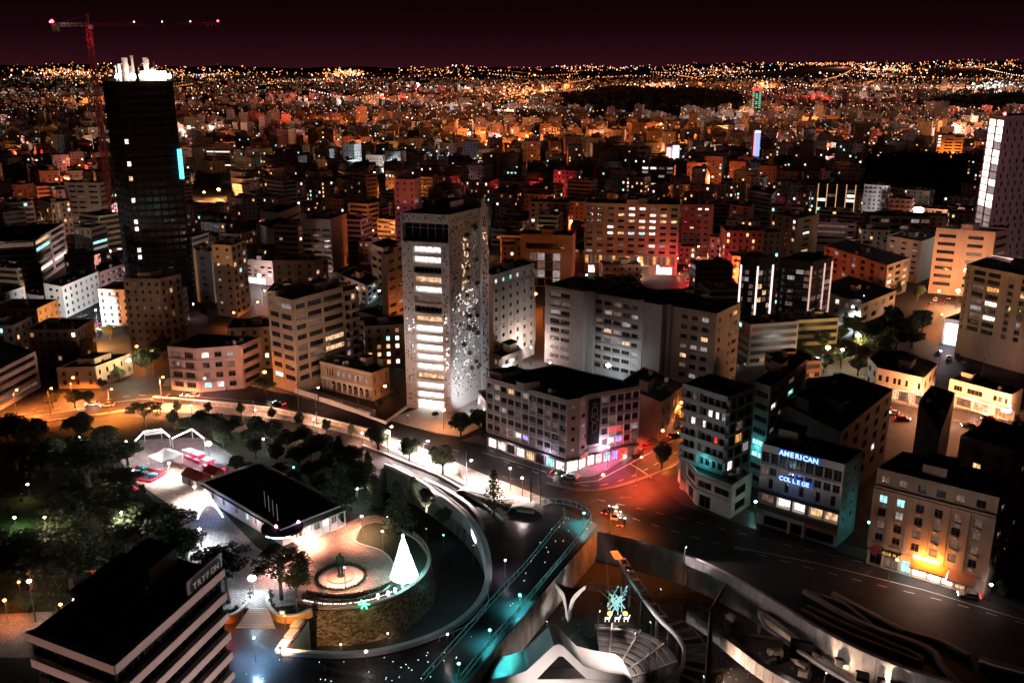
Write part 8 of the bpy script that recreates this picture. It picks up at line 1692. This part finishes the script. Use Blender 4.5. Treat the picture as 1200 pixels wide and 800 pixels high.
# striped office: floodlights added out of view to brighten its bands
yc_ = V2(Y.o) + sum(Y.pts, Vector((0, 0))) / 4; n0, n3 = Y.P(0, 0, 0, 1) - Y.P(0, 0, 0), Y.P(3, 0, 0, 1) - Y.P(3, 0, 0)
q0, q3 = Y.o + Y.P(0, Y.length(0) * .6, 24), Y.o + Y.P(3, Y.length(3) * .5, 28)
flood((q0.x + n0.x * 26, q0.y + n0.y * 26 - 6, 0), 6, q0, (1, .70, .66), 30, 80, 'added light on the square shining on the long side of the striped office'); flood((q3.x + n3.x * 24, q3.y + n3.y * 24, 0), 6, q3, (1, .60, .50), 22, 80, 'added light on the near street shining on the short side of the striped office')
# white floodlit building and car park
flood(at(105, 398), 9, at(95, 350, 6), (.98, 1, .97), 146.25, 90, 'floodlight of the car park aimed at the white building'); L(143, 362, 9, (.85, .85, 1), 4, 'dazzling lamp beside the brown block', 'post', hr=.8, glow=70); L(115, 385, 8, (.95, 1, .95), 8, 'white lamp in the middle of the car park', 'post'); L(130, 312, 8, CWH, 32, 'glaring street light left of the unfinished tower', 'post', hr=1.0, glow=60)
L(205, 405, 8, (1, .25, .05), 15, 'red orange lamp behind the pink corner block', hr=.5); L(275, 366, 8, SOD, 12.5, 'orange lamp at the foot of the cream block', hr=.7); L(272, 385, 7, SOD, 12, 'orange lamp over the car yard', hr=.5); L(300, 372, 7, SOD, 12, 'orange lamp at the yard end', hr=.5); L(305, 340, 7, CWH, 18, 'white glare at the low pink shops', 'post', hr=.9); L(228, 372, 6, PINK, 3, 'pink lamp below the narrow cream slab', 'post'); L(308, 358, 7, (1, .3, .2), 8, 'red lamp in the lane beside the ribbon window office')
L(25, 345, 6, SOD, 2.4, 'orange lamp left of the white building', hr=.5); L(60, 395, 6, SOD, 2, 'orange lamp below the white building'); L(40, 333, 5, TEAL, 1.0, 'teal shop light of the banded office', 'post', hr=.3); flood(at(30, 400), 10, at(30, 310, 10), (1, .62, .55), 3.5, 80, 'added light facing the banded office')  # floodlight added to brighten the banded office
L(356, 320, 7, (1, .6, .4), 5, 'warm lamp under the salmon balcony block', hr=.5); L(375, 322, 7, (1, .62, .5), 6, 'warm lamp at the front of the salmon balcony block', hr=.5); L(435, 285, 8, AMB, 24.5, 'amber lamp under the orange ribbon office', hr=.7); L(420, 282, 8, AMB, 21, 'second amber lamp under the orange ribbon office', hr=.5); L(345, 292, 7, (1, .7, .45), 5, 'lamp in the lane before the beige house', hr=.6); L(418, 352, 6, CWH, 3.4, 'white lamp at the stepped terraces', 'post'); L(445, 356, 6, (.6, .9, 1), 2.4, 'teal white lamp under the white banded block', 'post', hr=.5); L(315, 285, 6, (.6, .5, 1), 2, 'violet lamp before the low block', 'post'); L(448, 375, 4, AMB, 1.4, 'amber strip lamp on the low tan office', 'post')
# long hotel and its street
for x, y, pw, l in ((700, 318, 14.4, 'amber lamp at the left end of the hotel'), (745, 322, 24, 'amber lamp before the middle of the hotel'), (790, 322, 27, 'amber lamp at the right end of the hotel')): L(x, y, 9, (1, .50, .24), pw, l, hr=.45)
flood(at(740, 372, 0), 33, Vector((75, 545, 22)), (1, .55, .30), 30, 50, 'added light above the slab block facing the hotel')  # light added to give the hotel front its even brightness
L(808, 330, 8, RED, 45, 'red glare in the hotel street', 'post', hr=.8); L(815, 305, 8, (1, .3, .15), 67.5, 'red orange lamp up the hotel street', hr=.6); L(820, 345, 7, (1, .6, .5), 54, 'pink white lamp low in the hotel street', 'post', hr=.6); L(770, 326, 6, (.5, .8, 1), 3, 'blue white sign light of the hotel shop', 'post', hr=.6); L(835, 296, 8, (1, .22, .1), 21, 'red lamp before the red block')
L(655, 330, 7, (1, .62, .3), 2, 'amber lamp before the ochre portal office'); L(615, 290, 6, (1, .5, .2), 4, 'orange light in the lane left of the portal office', hr=.7); L(640, 262, 7, (1, .7, .45), 4, 'lamp behind the dark rose block')
# orange office, billboards, roundabout
L(1120, 362, 8, (1, .5, .25), 117.6, 'glaring orange lamp at the foot of the orange office', 'post', hr=1.0, glow=60); L(1095, 358, 7, AMB, 15, 'amber lamp among the trees by the orange office', hr=.7); L(1145, 372, 7, (1, .5, .25), 24, 'orange lamp under the right end of the orange office', hr=.6); L(1066, 322, 8, (1, .6, .45), 15, 'pinkish lamp at the long low block', hr=.7)
L(1100, 430, 6, (1, .8, .85), 2.5, 'pale lamp in the lot under the billboards', 'post'); L(1160, 420, 6, CWH, 2, 'white strip light on the podium wall', 'post'); flood(at(1150, 445), 8, at(1160, 395, 5), (1, .62, .6), 3, 100, 'added light facing the podium wall'); flood(at(1080, 452, 10), 4, at(1170, 360, 18), (1, .56, .36), 6, 70, 'added roof light facing the framed office')  # both floodlights are added to brighten the podium and framed office
L(955, 440, 6, COOL, 7.5, 'blue white glare beside the roundabout trees', 'post', hr=.8); L(968, 430, 7, (1, .66, .2), 8.75, 'yellow lamp in the roundabout trees', 'post', hr=1.0, glow=30); L(1003, 418, 8, (1, .7, .3), 15, 'yellow white lamp in the street to the roundabout', 'post', hr=1.0); L(985, 432, 7, CWH, 12, 'white lamp in the street behind the trees', 'post', hr=.6)
for x, y, pw, l in ((1030, 462, 12, 'orange lamp at the curve of the rounded shop house'), (1062, 482, 13.5, 'orange lamp before the rounded shop house'), (1100, 484, 12, 'orange lamp between the two shop houses'), (1135, 492, 13.5, 'orange lamp left of the palm'), (1175, 500, 12, 'orange lamp right of the palm')): L(x, y, 7, (1, .36, .15), pw * 1.2, l, hr=.66)
L(1078, 476, 4, MAG, 3.6, 'magenta sign light of the rounded shop house', 'post', hr=.5); L(1168, 478, 4, (.3, .5, 1), 2.4, 'blue sign light of the second shop house', 'post', hr=.4); L(1040, 505, 6, CWH, 0.3, 'white lamp in the narrow street behind the school', 'post')
# pale tower and twin glass towers
fo = [q for q in bs if q.root.name == 'framed_office'][0]; fc = V2(fo.o) + sum(fo.pts, Vector((0, 0))) / 4
flood((fc.x, fc.y, 36.05), 6, Vector((262, 475, 55)), (1, .58, .62), 88, 90, 'added light facing the tall pink grey tower'); flood(at(1010, 372), 10, Vector((135, 392, 16)), (1, .7, .62), 4, 80, 'added light facing the right glass tower'); L(880, 400, 7, PINK, 3, 'pink lamp under the left glass tower'); L(860, 410, 7, (1, .7, .65), 18, 'pale lamp in the street beside the slab block end', 'post', hr=.5); L(848, 425, 6, (1, .75, .7), 12, 'white lamp at the slab block corner', 'post')  # floodlights added to brighten the tall tower and the glass front
flood(at(745, 480, 12), 6, at(750, 400, 12), (1, .82, .70), 1.0485, 90, 'added roof light facing the grey slab block'); flood(at(800, 470, 12), 6, at(815, 420, 12), (1, .6, .45), 1.68, 90, 'added roof light facing the right end of the slab block')  # fill lights added to brighten the slab front
# left and middle distance landmarks
L(257, 233, 7, (1, .4, .12), 120, 'orange glare at the pink striped block', 'post', hr=1.4, glow=50); L(240, 236, 7, (1, .45, .15), 90, 'orange lamps left of the pink striped block', 'post', hr=1.0); flood(at(95, 300), 20, Vector((-285, 620, 20)), (1, .60, .42), 40, 60, 'added light facing the beige block'); flood(at(470, 330, 0), 22, Vector((-70, 575, 25)), (1, .25, .35), 36, 60, 'added light facing the rose tower')  # floodlights added to brighten the beige block and rose tower
flood(at(180, 440), 9, Vector((-150, 380, 15)), (1, .58, .38), 3.5, 70, 'added light facing the brown block'); flood(at(300, 405), 12, Vector((-112, 400, 15)), (1, .6, .42), 6, 70, 'added light facing the cream eight storey block'); flood(at(420, 475), 10, Vector((-80, 312, 18)), (1, .70, .46), 4.125, 80, 'floodlight facing the ribbon window office'); flood(at(350, 480), 9, Vector((-85, 306, 18)), (1, .72, .5), 1.5, 90, 'second floodlight facing the ribbon window office')  # lights added to brighten these fronts from the street side
# ordinary street lamps among the blocks
k = 0; named = {}; tries = 0
while k < 190 and tries < 4000:
    tries += 1; y = 330 + 1250 * R.random() ** 1.15; x = R.uniform(-.58, .58) * y; c = Vector((x, y))
    if any((q - c).length < r * .80 for q, r in BOX): continue
    if any(inside(c, q) for q in WOODS) or inside(c, OPEN[-2]) or any((V2(l.location) - c).length < 26 for l in LAMPS): continue
    col, cn = R.choice(((SOD, 'orange'), (SOD, 'orange'), ((1, .42, .12), 'orange'), (AMB, 'amber'), ((1, .16, .05), 'red orange'), ((1, .16, .05), 'red orange'), (PINK, 'pinkish'), (WARM, 'warm white'), (CWH, 'white'), (PINK, 'pinkish'), (COOL, 'blue white'), (RED, 'red') if R.random() < .4 else (SOD, 'orange')))
    rel, lm, dd = where(c); base = '%s street lamp %s %s' % (cn, rel, lm); named.setdefault(base, []).append(None); n = len(named[base])
    hotl = R.random() < .24
    l = lamp((x, y, 0), R.uniform(7, 10), col, (2.2 if hotl else 1) * R.choice((5, 7, 9, 14, 24, 36)) * (1 + y / 1300), None, 'post' if R.random() < .4 else 'arm', .75 if hotl else .4 + y / 4000, 45, 'street lamps among the city blocks', R.uniform(0, 6.28)); named[base][-1] = l; k += 1
for base, LL in named.items():
    LL.sort(key=lambda o: o.location.y)
    for j, o in enumerate(LL): o['label'] = base if len(LL) == 1 else ORD[min(j, 23)] + ' ' + base
